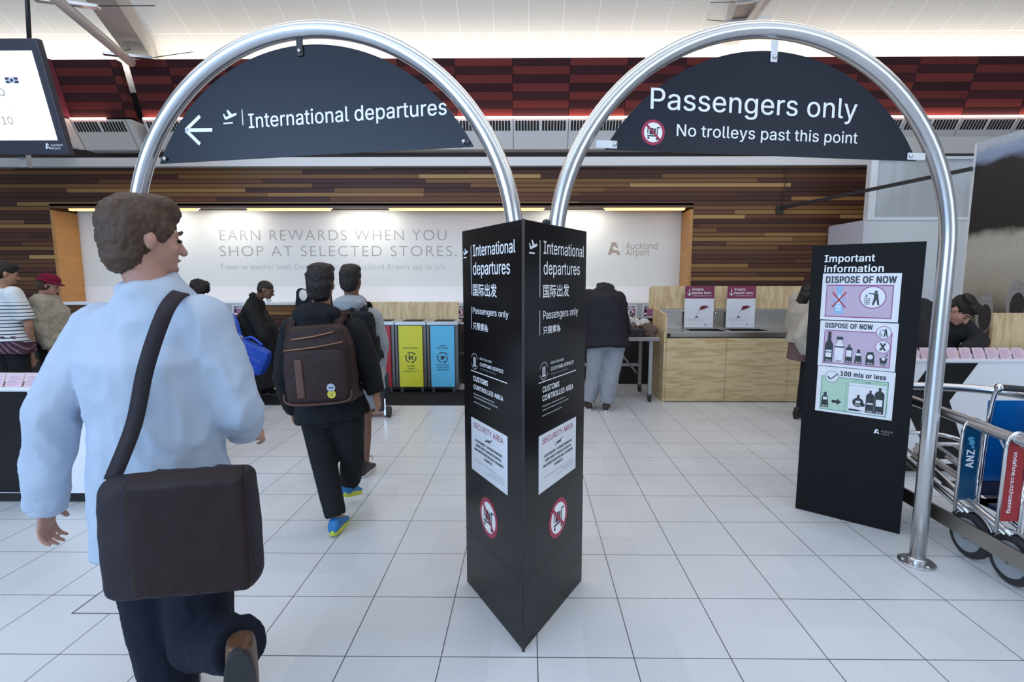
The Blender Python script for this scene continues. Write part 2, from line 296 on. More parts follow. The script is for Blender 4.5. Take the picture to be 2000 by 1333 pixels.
    (103, 425, [[207,-151,180,-149,156,-146,134,-140,114,-132,97,-122,82,-110,70,-97,59,-84,51,-69,101,-41,122,-66,131,-74,142,-82,154,-88,169,-93,187,-96,207,-97,236,-95,261,-87,282,-75,298,-58,308,-34,311,-6,311,68,306,68,287,41,277,32,266,23,252,16,236,10,217,6,195,5,165,7,138,14,113,27,90,43,71,65,55,90,43,120,36,154,34,191,36,229,43,263,55,293,71,320,90,342,112,361,138,374,166,382,196,384,218,383,237,379,253,373,267,365,279,356,288,346,308,319,313,319,313,379,372,379,372,-9,370,-40,363,-67,350,-90,334,-109,314,-124,291,-136,265,-144,237,-149],[205,59,227,61,246,66,264,75,278,87,290,103,300,121,307,142,311,166,312,193,311,219,307,242,300,264,291,283,279,299,264,312,247,322,227,328,205,330,182,328,163,322,145,312,130,298,118,282,109,262,102,241,98,218,96,193,98,167,102,144,109,123,118,104,131,88,145,76,163,66,183,61]]),
    (104, 410, [[114,227,114,0,53,0,53,509,114,509,114,287,102,287,116,319,132,344,152,362,175,374,200,382,227,384,252,383,275,377,295,369,313,356,328,340,341,321,350,298,355,271,357,240,357,0,296,0,296,235,293,263,286,286,273,304,256,318,235,326,210,329,192,328,176,324,161,317,147,308,136,297,126,283,119,266,115,248]]),
    (105, 167, [[53,0,53,379,114,379,114,0],[84,443,73,444,63,448,54,455,47,463,43,472,41,483,43,494,47,504,54,512,63,518,73,522,84,524,95,522,105,518,114,512,121,504,125,494,126,483,125,472,121,463,114,455,105,448,95,444]]),
    (106, 167, [[53,379,114,379,114,-30,112,-52,108,-72,102,-90,92,-106,80,-119,65,-129,47,-137,27,-141,4,-143,-10,-143,-10,-87,2,-87,18,-85,31,-80,40,-72,47,-61,51,-46,53,-29],[83,443,72,444,62,448,53,455,47,463,42,472,41,483,42,494,47,504,53,512,62,518,72,522,83,524,95,522,105,518,114,512,120,504,125,494,126,483,125,472,120,463,114,455,105,448,95,444]]),
    (107, 381, [[110,137,110,212,121,212,284,379,360,379,184,199,177,199],[53,0,53,509,114,509,114,0],[294,0,148,186,191,229,372,0]]),
    (108, 189, [[139,-2,112,0,91,8,74,20,62,37,55,59,53,84,53,509,114,509,114,99,114,83,117,71,120,62,126,57,135,53,146,52,160,53,170,54,181,3,162,-1]]),
    (109, 610, [[53,0,53,379,112,379,112,295,108,295,114,314,122,331,132,346,144,358,158,368,172,376,187,382,203,385,219,386,245,383,268,375,287,361,303,342,314,320,321,295,312,295,318,312,326,329,337,343,350,356,364,366,381,375,398,381,417,385,437,386,458,385,478,380,497,372,514,361,529,346,541,328,550,307,555,283,557,255,557,0,496,0,496,254,493,279,485,298,473,313,456,323,438,329,419,330,402,329,387,326,374,320,363,312,353,302,345,290,340,277,336,263,335,247,335,0,274,0,274,260,272,280,265,297,253,311,238,322,220,328,199,330,185,329,171,326,158,320,145,312,135,302,126,289,119,274,115,257,114,238,114,0]]),
    (110, 410, [[114,227,114,0,53,0,53,379,112,379,112,287,102,287,116,319,132,344,152,362,175,374,200,382,227,384,252,383,275,377,295,369,313,356,328,340,341,321,350,298,355,271,357,240,357,0,296,0,296,235,293,263,286,286,273,304,256,318,235,326,210,329,192,328,176,324,161,317,147,308,136,297,126,283,119,266,115,248]]),
    (111, 415, [[207,-8,174,-5,144,3,117,16,93,35,72,58,56,85,44,116,37,150,34,187,37,225,44,260,56,291,72,318,93,341,117,360,144,374,174,382,207,384,241,382,271,374,299,360,323,341,343,318,359,291,371,260,379,225,381,187,379,150,371,116,359,85,343,58,323,35,299,16,271,3,241,-5],[207,46,231,49,252,55,270,66,285,80,298,97,307,117,314,139,318,163,319,187,318,212,314,236,307,258,298,278,285,296,270,310,252,321,231,328,207,330,184,328,163,321,145,310,130,296,118,278,108,258,102,236,98,212,96,187,98,163,102,139,108,117,118,97,130,80,145,66,163,55,184,49]]),
    (112, 424, [[53,-143,53,379,112,379,112,319,118,319,137,346,147,355,158,364,171,373,188,379,207,383,229,384,259,382,287,374,313,361,335,342,354,320,370,293,381,261,388,227,390,189,388,151,381,116,370,84,355,57,336,34,313,16,288,3,260,-6,229,-8,208,-7,189,-3,173,4,159,12,147,21,138,31,118,59,114,59,114,-143],[220,47,242,49,262,55,279,66,294,80,306,97,316,117,323,139,327,163,328,189,327,215,323,239,316,261,307,281,295,298,280,311,262,322,243,328,220,330,198,328,178,322,161,312,147,299,134,282,125,263,118,241,114,216,113,189,114,162,118,138,125,115,135,95,147,78,162,65,179,55,198,49]]),
    (113, 424, [[372,-143,311,-143,311,59,306,59,287,31,277,21,266,12,252,4,236,-3,217,-7,195,-8,165,-6,137,3,111,16,89,34,70,57,55,84,43,116,36,151,34,189,36,227,43,261,55,293,70,320,89,342,112,361,137,374,165,382,196,384,218,383,237,379,253,373,267,364,278,355,287,346,307,319,313,319,313,379,372,379],[205,47,226,49,246,55,263,65,278,78,290,95,299,115,306,138,310,162,312,189,310,216,306,241,300,263,290,282,278,299,263,312,246,322,227,328,205,330,182,328,162,322,145,311,130,298,118,281,108,261,102,239,98,215,96,189,98,163,102,139,109,117,118,97,130,80,145,66,162,55,182,49]]),
    (114, 259, [[53,0,53,379,112,379,112,321,115,321,124,339,137,354,152,367,171,377,191,383,213,385,229,384,243,384,243,322,230,324,207,326,190,324,174,321,159,315,146,306,135,296,126,284,119,269,115,254,114,237,114,0]]),
    (115, 365, [[182,-8,157,-7,133,-3,112,3,93,12,76,24,62,38,50,54,41,73,36,94,94,107,101,87,111,72,124,60,141,52,160,47,181,45,206,47,227,53,244,62,258,74,265,88,268,103,266,115,262,126,254,136,243,144,229,150,212,155,149,170,118,180,92,192,72,208,58,227,50,249,47,274,49,295,55,314,65,332,79,347,95,360,115,370,137,378,161,383,187,384,212,383,234,379,254,372,271,363,286,352,299,339,309,324,318,308,324,290,268,277,262,291,254,304,243,316,228,325,210,331,187,333,166,331,147,326,131,317,119,305,111,292,109,277,110,264,115,253,124,243,136,235,152,229,172,223,229,209,261,200,287,187,306,171,320,153,328,131,331,107,329,85,323,65,312,47,298,31,281,18,260,6,236,-2,210,-7]]),
    (116, 227, [[204,379,204,327,6,327,6,379],[65,471,126,471,126,98,127,83,130,70,136,61,144,55,156,51,170,50,185,51,202,54,213,2,192,-3,168,-4,138,-1,113,7,92,21,77,41,68,64,65,93]]),
    (117, 410, [[182,-5,158,-3,135,2,115,11,97,23,82,39,69,59,60,82,54,109,53,139,53,379,114,379,114,144,116,117,124,94,137,75,154,61,175,53,200,50,218,51,234,55,249,62,263,71,274,83,283,97,290,113,295,132,296,153,296,379,357,379,357,0,298,0,298,92,307,92,294,60,277,35,257,17,234,5,209,-3]]),
    (118, 389, [[163,0,17,379,84,379,165,155,187,87,206,21,184,21,203,87,224,155,305,379,371,379,226,0]]),
    (119, 567, [[138,0,23,379,87,379,133,214,154,137,175,41,165,41,186,135,206,214,252,379,316,379,362,214,382,136,402,41,391,41,413,135,434,214,480,379,545,379,429,0,368,0,319,172,305,225,291,280,277,338,291,338,277,280,263,225,248,172,199,0]]),
    (120, 379, [[21,0,171,218,171,171,29,379,100,379,147,306,179,253,207,206,175,206,202,253,233,306,282,379,352,379,209,169,209,214,358,0,287,0,231,85,200,136,173,182,205,182,178,136,148,85,91,0]]),
    (121, 389, [[47,-139,61,-86,71,-87,83,-89,94,-90,104,-89,113,-86,122,-81,130,-74,138,-64,145,-51,151,-36,163,-1,17,379,84,379,165,155,187,87,206,21,184,21,202,87,224,155,305,379,371,379,204,-58,196,-77,187,-93,177,-107,165,-119,153,-128,139,-136,125,-141,109,-144,91,-145,65,-143]]),
    (122, 380, [[42,0,42,46,254,320,254,323,48,323,48,379,333,379,333,331,126,60,126,56,339,56,339,0]]),
    (48, 453, [[227,-7,191,-3,158,7,130,24,105,48,85,77,69,113,61,138,55,164,51,192,49,222,48,254,49,286,51,316,55,344,61,370,69,395,85,431,106,461,130,484,159,502,191,512,227,516,262,512,295,502,323,484,348,461,368,431,384,395,392,370,398,344,402,316,404,286,405,254,404,222,402,192,398,164,392,138,384,113,368,77,348,48,323,24,295,7,263,-3],[227,50,250,52,271,60,290,74,306,92,320,116,330,144,338,176,342,213,344,254,342,295,338,332,330,365,320,393,306,416,290,435,271,449,250,457,227,460,203,457,182,449,163,435,147,416,134,393,123,365,115,332,111,295,109,254,111,213,115,176,123,144,134,116,147,92,163,74,182,60,203,52]]),
    (49, 453, [[76,0,76,55,391,55,391,0],[276,509,276,0,212,0,212,448,209,448,86,358,86,427,198,509]]),
    (50, 453, [[64,0,64,47,234,229,282,282,294,298,303,312,311,327,316,341,319,356,320,371,319,389,315,405,308,419,298,431,287,441,273,449,258,455,241,458,224,460,205,458,188,454,172,447,159,438,148,427,139,413,132,398,128,381,127,362,66,362,68,391,75,418,86,442,102,464,121,482,143,496,168,507,196,513,225,516,254,513,281,507,306,497,328,482,346,465,361,445,372,423,379,398,381,372,380,354,377,336,371,318,363,299,351,280,336,259,267,180,153,60,153,57,389,57,389,0]]),
    (51, 453, [[218,-7,188,-5,159,1,133,10,108,22,88,38,70,57,57,79,48,104,44,132,109,132,112,115,118,100,126,87,137,76,150,66,165,59,182,54,200,51,219,50,239,51,258,55,275,61,291,69,304,80,315,93,323,108,328,125,329,145,328,163,323,180,316,196,306,211,292,223,275,234,254,241,229,246,201,248,157,248,157,299,288,448,288,452,70,452,70,509,372,509,372,461,211,278,211,289,247,290,279,286,308,276,333,262,354,244,371,222,383,198,391,173,393,145,390,116,383,90,370,66,354,45,333,27,309,12,281,2,251,-5]]),
    (52, 453, [[40,105,40,158,247,509,311,509,109,166,109,163,413,163,413,105],[282,0,282,121,282,146,282,318,343,318,343,0]]),
    (53, 453, [[221,-7,192,-5,165,1,140,11,118,25,99,41,83,60,71,82,63,105,60,130,122,130,125,115,130,102,138,89,148,78,160,68,173,60,188,54,204,51,221,50,241,51,259,56,276,64,291,75,304,89,314,104,322,122,326,141,328,162,326,183,321,203,314,221,303,237,290,251,275,262,257,270,238,275,218,277,201,276,184,273,167,268,152,262,139,255,128,246,67,253,96,509,366,509,366,452,151,452,134,301,136,301,148,311,162,318,178,325,194,330,212,333,229,334,252,332,274,328,294,321,313,311,330,299,345,285,358,269,370,251,379,231,386,210,390,187,391,163,388,132,381,102,369,76,352,52,332,32,309,15,282,3,253,-4]]),
    (54, 453, [[226,-7,196,-4,168,3,142,15,119,31,100,51,84,74,73,101,66,130,64,162,65,187,71,212,80,239,93,268,112,302,137,340,252,509,322,509,151,261,145,261,151,270,157,279,165,288,174,295,184,302,196,307,208,311,221,313,235,314,265,312,291,305,316,295,337,280,355,262,370,240,380,215,387,187,389,157,387,127,379,98,368,73,352,50,333,30,310,14,284,3,257,-4],[226,48,245,50,263,55,279,63,293,73,304,86,314,101,322,119,326,137,327,157,326,178,322,196,314,213,304,228,293,241,279,251,263,259,245,264,226,265,207,264,190,259,174,252,160,241,148,229,138,214,131,197,126,179,125,158,126,138,131,119,138,102,148,86,160,73,174,63,190,55,207,50]]),
    (55, 453, [[97,0,323,448,323,452,62,452,62,509,391,509,391,449,165,0]]),
    (56, 453, [[226,-7,193,-5,163,1,136,11,111,25,91,42,74,62,62,84,54,109,52,135,53,156,58,176,65,195,75,212,87,228,101,241,117,252,134,260,153,265,153,267,129,276,109,289,93,308,80,330,73,354,70,380,73,405,79,429,90,450,106,469,124,485,146,498,170,508,197,514,226,516,255,514,282,508,306,498,328,485,346,469,361,450,373,429,379,405,382,380,379,354,372,330,359,308,343,289,323,276,300,267,300,265,319,260,335,252,351,241,365,228,377,212,387,195,395,176,399,156,401,135,398,109,391,84,378,62,362,42,341,25,317,11,289,1,259,-5],[226,49,248,50,267,54,285,60,300,69,313,79,323,91,331,106,335,121,337,139,335,157,330,173,322,189,312,202,298,213,283,223,265,230,247,234,226,235,206,234,187,230,169,223,154,213,140,202,130,189,122,173,117,157,115,139,117,121,121,106,129,91,139,79,152,69,167,60,185,54,205,50],[226,290,244,291,260,294,274,300,287,308,298,318,307,330,314,344,318,359,319,376,318,392,314,407,308,420,299,432,288,442,275,449,260,455,244,459,226,460,208,459,192,455,177,449,164,442,153,432,145,420,138,407,134,392,133,376,134,359,138,344,145,330,154,318,165,308,178,300,193,294,209,291]]),
    (57, 453, [[226,516,256,513,285,506,310,494,333,478,352,458,368,434,380,408,387,378,389,347,387,322,382,296,373,270,359,240,340,207,315,168,200,0,130,0,301,248,307,248,302,238,295,229,287,221,278,214,268,207,257,202,245,198,232,195,218,195,188,197,161,203,137,214,116,229,98,247,83,269,72,294,66,321,64,352,66,382,73,411,85,436,101,459,120,479,143,494,168,506,196,513],[226,460,207,459,190,454,174,446,160,435,148,423,138,407,131,390,127,372,125,352,127,331,131,313,138,295,148,280,160,268,174,257,190,250,207,245,226,243,245,245,263,249,279,257,293,267,305,280,314,295,322,312,326,330,327,350,326,371,322,390,314,407,305,422,293,435,279,446,263,454,245,459]]),
    (46, 188, [[95,-4,83,-3,73,1,63,9,55,18,51,29,50,41,51,53,55,64,63,73,73,81,83,85,95,87,107,85,118,81,128,73,135,64,140,53,141,41,140,29,135,18,128,9,118,1,107,-3]]),
    (44, 188, [[38,-119,68,71,137,71,84,-119]]),
    (58, 188, [[95,-4,83,-3,73,1,63,9,55,18,51,29,50,41,51,53,55,64,63,73,73,81,83,85,95,87,107,85,118,81,128,73,135,64,140,53,141,41,140,29,135,18,128,9,118,1,107,-3],[95,271,83,272,73,277,63,284,55,294,51,304,50,316,51,328,55,339,63,349,73,356,83,360,95,362,107,360,118,356,128,349,135,339,140,328,141,316,140,304,135,294,128,284,118,277,107,272]]),
    (45, 453, [[337,244,337,188,114,188,114,244]]),
    (47, 249, [[235,533,71,-76,14,-76,178,533]]),
    (36, 447, [[202,-74,202,583,244,583,244,-74],[224,-9,188,-7,156,-1,128,9,102,23,81,40,64,60,51,83,42,109,38,137,104,137,108,118,114,102,123,88,136,76,150,66,166,59,185,53,204,50,224,49,246,50,267,54,286,60,303,69,317,79,329,92,338,106,344,122,346,139,344,154,340,168,332,179,322,189,310,197,296,205,245,222,184,239,145,253,112,269,86,289,67,313,56,341,52,372,54,400,62,425,75,448,92,468,113,484,138,498,165,508,195,514,227,516,259,514,289,508,316,498,340,484,360,468,377,449,390,427,398,403,401,378,337,378,332,402,320,421,302,437,280,449,254,456,225,459,204,457,185,454,167,448,152,440,139,430,129,418,121,405,117,391,115,376,117,359,122,345,131,334,142,324,155,315,169,308,212,293,264,279,312,264,328,256,344,248,359,238,372,226,384,213,395,198,402,180,407,161,408,139,406,112,399,87,386,64,370,43,349,25,323,11,294,0,261,-7]]),
    (38, 448, [[197,-7,165,-5,136,1,110,12,88,26,69,42,54,62,43,84,36,108,34,133,36,154,40,173,47,189,58,205,70,220,85,235,140,279,216,335,237,352,255,375,259,384,261,394,262,405,260,420,255,434,245,445,233,454,219,459,201,461,189,460,178,457,168,453,159,447,151,440,145,431,141,421,138,411,137,399,138,386,141,375,145,363,169,327,204,284,438,0,364,0,171,231,121,293,108,310,96,327,87,344,81,361,77,379,75,398,77,420,82,440,91,458,102,474,117,488,134,499,154,507,176,512,200,513,224,512,246,507,266,499,283,488,297,475,308,459,317,442,322,424,324,404,323,389,320,375,315,362,309,349,301,336,291,325,256,293,154,217,135,202,121,188,110,174,103,161,98,146,97,131,98,115,102,101,109,87,118,76,130,66,143,57,158,51,175,48,193,46,213,48,232,52,251,59,269,69,286,81,301,95,315,112,327,131,336,151,343,174,348,198,349,224,408,224,406,194,403,167,397,144,389,124,380,107,371,92,345,62,333,47,315,30,294,17,271,7,246,-1,221,-5]]),
    (124, 230, [[141,673,141,-164,88,-164,88,673]]),
    (32, 187, []),
]
# ---------------------------------------------------------------- flat marks and lettering on planes
class Plane:
    def __init__(s, o, u, v): s.o = Vector(o); s.u = Vector(u).normalized(); s.v = Vector(v).normalized(); s.n = s.u.cross(s.v)
    def uv(s, x, y):
        r = ray(x, y); t = (s.o-CAM).dot(s.n)/r.dot(s.n); p = CAM + r*t - s.o
        return p.dot(s.u), p.dot(s.v)
    def at(s, u, v, d=0.): return s.o + s.u*u + s.v*v + s.n*d
def decal(pl, polys, m, parent, name, d=.001, label=None):
    """flat printed shapes: polys in plane units"""
    bm = bmesh.new()
    for q in polys: bm.faces.new([bm.verts.new(pl.at(u, v, d)) for u, v in q])
    me = bpy.data.meshes.new(name); bm.to_mesh(me); bm.free(); me.materials.append(m)
    o = link(bpy.data.objects.new(name, me)); adopt(o, parent)
    if label: o['label'] = label
    return o
def px(pl, pts): return [pl.uv(x, y) for x, y in pts]
def rect(u0, v0, u1, v1): return [(u0, v0), (u1, v0), (u1, v1), (u0, v1)]
def circ(u, v, r, n=40, ry=None): return [(u+r*math.cos(2*math.pi*k/n), v+(ry or r)*math.sin(2*math.pi*k/n)) for k in range(n)]
def ringpolys(u, v, r0, r1, n=40, a0=0., a1=360., sy=1.):
    out = []; full = abs(a1-a0) >= 359.9
    k = max(3, int(n*abs(a1-a0)/360))
    for i in range(k):
        t0, t1 = R(a0+(a1-a0)*i/k), R(a0+(a1-a0)*(i+1)/k)
        out.append([(u+r0*math.cos(t0), v+sy*r0*math.sin(t0)), (u+r1*math.cos(t0), v+sy*r1*math.sin(t0)),
                    (u+r1*math.cos(t1), v+sy*r1*math.sin(t1)), (u+r0*math.cos(t1), v+sy*r0*math.sin(t1))])
    return out
def stroke(p, q, wd):
    (x0, y0), (x1, y1) = p, q; L = math.hypot(x1-x0, y1-y0) or 1; a, b = -(y1-y0)/L*wd/2, (x1-x0)/L*wd/2
    return [(x0+a, y0+b), (x0-a, y0-b), (x1-a, y1-b), (x1+a, y1+b)]
GLYPH = {}
for code, adv, outlines in GLYPHS:
    GLYPH[chr(code)] = (adv/1000, [[(q[i]/1000, q[i+1]/1000) for i in range(0, len(q), 2)] for q in outlines])
CAPH = .509; GLYPH_MESH = {}
def winding(outlines, p):
    """non-zero winding number of a point inside closed outlines"""
    w = 0
    for q in outlines:
        for (x0, y0), (x1, y1) in zip(q, q[1:]+q[:1]):
            c = (x1-x0)*(p.y-y0) - (p.x-x0)*(y1-y0)
            if y0 <= p.y < y1 and c > 0: w += 1
            elif y1 <= p.y < y0 and c < 0: w -= 1
    return w
def text_mesh(s, weight=0., track=0., serif=False):
    """flat lettering mesh; heavier weights are set by overprinting slightly shifted copies"""
    if serif:
        cu = bpy.data.curves.new('t', 'FONT'); cu.body = s; cu.size = 1; cu.offset = weight; cu.space_character = 1+track
        o = link(bpy.data.objects.new('t', cu)); dg = bpy.context.evaluated_depsgraph_get(); dg.update()
        me = bpy.data.meshes.new_from_object(o.evaluated_get(dg)); bpy.data.objects.remove(o); bpy.data.curves.remove(cu)
    else:
        vs, fs, x = [], [], 0
        for ch in s:
            adv, sp = GLYPH.get(ch, GLYPH[' '])
            if sp:
                if ch not in GLYPH_MESH:
                    pts, edges = [], []
                    for q in sp:
                        k = len(pts); pts += [Vector(p) for p in q]; edges += [(k+e, k+(e+1) % len(q)) for e in range(len(q))]
                    r = delaunay_2d_cdt(pts, edges, [], 0, 1e-5)
                    GLYPH_MESH[ch] = ([(p.x, p.y) for p in r[0]], [tuple(f) for f in r[2] if winding(sp, sum((r[0][e] for e in f), Vector((0, 0)))/len(f))])
                gv, gf = GLYPH_MESH[ch]; k = len(vs); vs += [(p+x, q, 0) for p, q in gv]; fs += [tuple(e+k for e in f) for f in gf]
            x += adv + track + max(0, weight)*1.2
        me = bpy.data.meshes.new('t'); me.from_pydata(vs, [], fs)
    if weight > .003 and not serif:
        bm = bmesh.new(); bm.from_mesh(me); g0 = bm.faces[:]; v0 = bm.verts[:]
        for k, (dx, dy) in enumerate(((weight, weight*.5), (-weight, -weight*.5), (weight, -weight*.5), (-weight, weight*.5))):
            d = bmesh.ops.duplicate(bm, geom=g0+v0+bm.edges[:0])
            bmesh.ops.translate(bm, vec=(dx, dy, .00012*(k+1)), verts=[e for e in d['geom'] if isinstance(e, bmesh.types.BMVert)])
        bm.to_mesh(me); bm.free()
    return me
def text(pl, s, u0, v0, width, cap, m, parent, name='lettering', weight=0., track=0., builtin=False, d=.0015, align='L', squeeze=False):
    """lettering of the given cap height with its baseline from (u0, v0); stretched to width when given"""
    me = text_mesh(s, weight, track, builtin)
    xs = [v.co.x for v in me.vertices]
    if not xs: return None
    x0, x1 = min(xs), max(xs); ky = cap/(.70 if builtin else CAPH)
    kx = width/(x1-x0) if width else ky
    off = 0 if align == 'L' else (-(x1-x0)*kx/2 if align == 'C' else -(x1-x0)*kx)
    for v in me.vertices: v.co = pl.at(u0 + off + (v.co.x-x0)*kx, v0 + v.co.y*ky, d + v.co.z)
    for p in me.polygons: p.use_smooth = False
    return put_mesh(name, me, m, parent)
def text_px(pl, s, a, b, ytop, m, parent, **k):
    """lettering whose baseline runs between pixels a and b of the photograph"""
    (u0, v0), (u1, v1) = pl.uv(*a), pl.uv(*b); cap = pl.uv(a[0], ytop)[1]-v0
    return text(pl, s, u0, (v0+v1)/2, u1-u0, cap, m, parent, **k)

PLANE_MARK = [(0, .62), (.10, .60), (.22, .42), (.42, .47), (.28, .80), (.40, .83), (.66, .55), (.88, .62), (.98, .60), (1.0, .54), (.90, .46), (.20, .25), (.12, .28)]
def plane_mark(pl, u, v, s, m, parent, sx=1.):
    """take-off pictogram: aeroplane over a runway line"""
    decal(pl, [[(u+a*s*sx, v+b*s) for a, b in PLANE_MARK], rect(u, v, u+.68*s*sx, v+.09*s)], m, parent, 'departure_symbol', d=.0015)
A_MARK = [[(.0, 0), (.30, 1.0), (.64, 1.0), (.83, .54), (.69, .56), (.56, .68), (.42, .66), (.38, .52), (.50, .38), (.70, .36), (.86, .36), (1.0, 0), (.76, 0), (.70, .17), (.33, .17), (.24, 0)]]
def a_mark(pl, u, v, h, m, parent, name='logo', d=.0015):
    decal(pl, [[(u+a*h, v+b*h) for a, b in q] for q in A_MARK], m, parent, name, d=d)
def no_trolley(pl, u, v, r, parent, sx=1.):
    """prohibition roundel with a luggage trolley"""
    T = lambda q: [(u+a*r*sx, v+b*r) for a, b in q]
    o = decal(pl, [T(circ(0, 0, 1))], mat('sign_crimson', (.38, .02, .07), .4), parent, 'roundel', d=.001)
    decal(pl, [T(circ(0, 0, .78))], mat('sign_white', (.90, .92, .96), .4), o.parent, 'roundel_field', d=.0016)
    k = [rect(-.50, -.10, -.42, .42), rect(-.50, -.32, .30, -.22), rect(-.32, -.16, .02, .34), rect(.06, -.12, .22, .3),
         rect(.30, -.62, .38, .42), rect(.30, .34, .60, .42), circ(-.40, -.44, .09, 16), circ(.34, -.50, .09, 16)]
    decal(pl, [T(q) for q in k], mat('sign_ink', (.015, .016, .02), .4), parent, 'trolley_symbol', d=.0022)
    decal(pl, [T(stroke((-.58, .58), (.58, -.58), .17))], mat('sign_crimson', (.38, .02, .07), .4), parent, 'roundel_bar', d=.0028)
# ---------------------------------------------------------------- shared materials
steel = mat('brushed_steel', (.62, .63, .65), .27, 1., .10, 6)
chrome = mat('chrome', (.70, .71, .73), .12, 1., .05, 8)
bench_steel = mat('bench_steel', (.42, .40, .37), .34, 1., .08, 12, .04, 90)
black_gloss = mat('sign_black', (.006, .006, .007), .22, 0, .15, 8, spec=.26)
black_sat = mat('black_satin', (.016, .016, .018), .38, 0, .15, 8)
black_matt = mat('black_matt', (.012, .011, .011), .75, 0, .2, 12)
white_paint = mat('white_paint', (.76, .77, .78), .45, 0, .03, 3)
white_lam = mat('white_laminate', (.78, .80, .84), .3, 0, .02, 3)
ink = mat('sign_ink', (.015, .016, .020), .4)
swhite = mat('sign_white', (.90, .92, .96), .4)
crimson = mat('sign_crimson', (.38, .02, .07), .4)
rubber = mat('rubber', (.025, .025, .027), .7, 0, .2, 20)
grey_plastic = mat('grey_plastic', (.30, .32, .34), .5, 0, .06, 10)

def plywood(name='plywood', axis='x', tone=1.):
    g = G(name, .45, .35)
    v = g.comb(g.op('MULTIPLY', g.x, 1.2 if axis == 'x' else 9.), g.op('MULTIPLY', g.y, 3.), g.op('MULTIPLY', g.z, 9. if axis == 'x' else 1.2))
    n = g.noise(v, 1.6, 5); w_ = g.op('SINE', g.op('MULTIPLY', n, 26.))
    fine = g.noise(g.comb(g.op('MULTIPLY', g.x, 3 if axis == 'x' else 90.), g.y, g.op('MULTIPLY', g.z, 90. if axis == 'x' else 3.)), 3., 2)
    f = g.op('ADD', g.op('MULTIPLY', g.op('ADD', w_, 1.), .32), g.op('MULTIPLY', fine, .35))
    t = tone
    return g.color(g.ramp(f, [(.0, (.44*t, .30*t, .15*t)), (.35, (.58*t, .43*t, .24*t)), (1., (.68*t, .54*t, .33*t))]))
ply_h = plywood('plywood_doors', 'x'); ply_v = plywood('plywood_boards', 'z', 1.03)
reveal_lit_wood = mat('reveal_timber_lit', (.46, .22, .065), .45, 0, .28, 3, stretch=(1, 1, 7)); reveal_dark = mat('soffit_brown', (.10, .05, .03), .5, 0, .2, 8)  # reveal colour carries the orange glow of the recess lights

# floor: 400 mm terrazzo tiles, joint lines, fine chips
g = G('terrazzo_tiles', .2, .5)
jt = g.op('MAXIMUM', g.line(g.x, .4, .0045, .16-.2), g.line(g.y, .4, .0045, -2.9434-.2+.4*8))
tile_id = g.comb(g.op('FLOOR', g.op('DIVIDE', g.op('ADD', g.x, .16), .4)), g.op('FLOOR', g.op('DIVIDE', g.op('SUBTRACT', g.y, .1434), .4)))
base_c = g.mix(g.white(tile_id), (.585, .615, .655), (.64, .67, .71))
chip = g.op('GREATER_THAN', g.noise(g.vec, 130., 2.), .675)
chip2 = g.op('GREATER_THAN', g.noise(g.comb(g.op('ADD', g.x, 9.), g.op('MULTIPLY', g.y, 1.3)), 95., 1.), .76)
c = g.mix(g.op('MULTIPLY', chip, .45), base_c, (.36, .35, .36)); c = g.mix(g.op('MULTIPLY', chip2, .4), c, (.30, .29, .29))
cl = g.noise(g.vec, 1.3, 3.); c = g.mix(g.op('MULTIPLY', cl, .10), c, (.52, .53, .55))
c = g.mix(jt, c, (.075, .085, .10))
rg = g.op('ADD', g.op('MULTIPLY', g.noise(g.vec, 2.5, 3.), .14), .22); g.nt.links.new(rg, g.b.inputs['Roughness'])
g.color(c); floor_m = g.m
# timber boards of random length and tone
Y0 = 7.6
def timber(name, warm):
    g = G(name, .5, .3)
    row = g.op('FLOOR', g.op('DIVIDE', g.z, .064)); rnd = g.white(g.comb(row, 3.3, 1.))
    ln = g.op('ADD', 1.3, g.op('MULTIPLY', g.white(g.comb(row, 9.1, 4.)), 1.9))
    seg = g.op('FLOOR', g.op('ADD', g.op('DIVIDE', g.x, ln), g.op('MULTIPLY', rnd, 17.)))
    tone = g.white(g.comb(row, seg, 7.))
    d = warm
    c = g.ramp(tone, [(0, (.062*d, .021*d, .013*d)), (.30, (.092*d, .033*d, .018*d)), (.50, (.135*d, .053*d, .022*d)), (.66, (.20*d, .093*d, .031*d)), (.82, (.31*d, .165*d, .055*d)), (.93, (.44*d, .27*d, .10*d))], True)
    gr = g.noise(g.comb(g.op('MULTIPLY', g.x, 2.), 0., g.op('MULTIPLY', g.z, 60.)), 2.5, 4)
    c = g.mix(g.op('MULTIPLY', gr, .45), c, g.mix(.5, c, (.02, .010, .008)))
    ji = g.line(g.z, .064, .009); c = g.mix(ji, c, (.006, .004, .003))
    g.bump(g.op('SUBTRACT', 1., ji), .6, .006)
    return g.color(c)
timber_m = timber('timber_cladding', 1.0)

# ---------------------------------------------------------------- the room
bm = bmesh.new(); box(bm, -15, 15, -9, 9.6, -.1, 0)
floor = structure(put('floor', bm, floor_m))
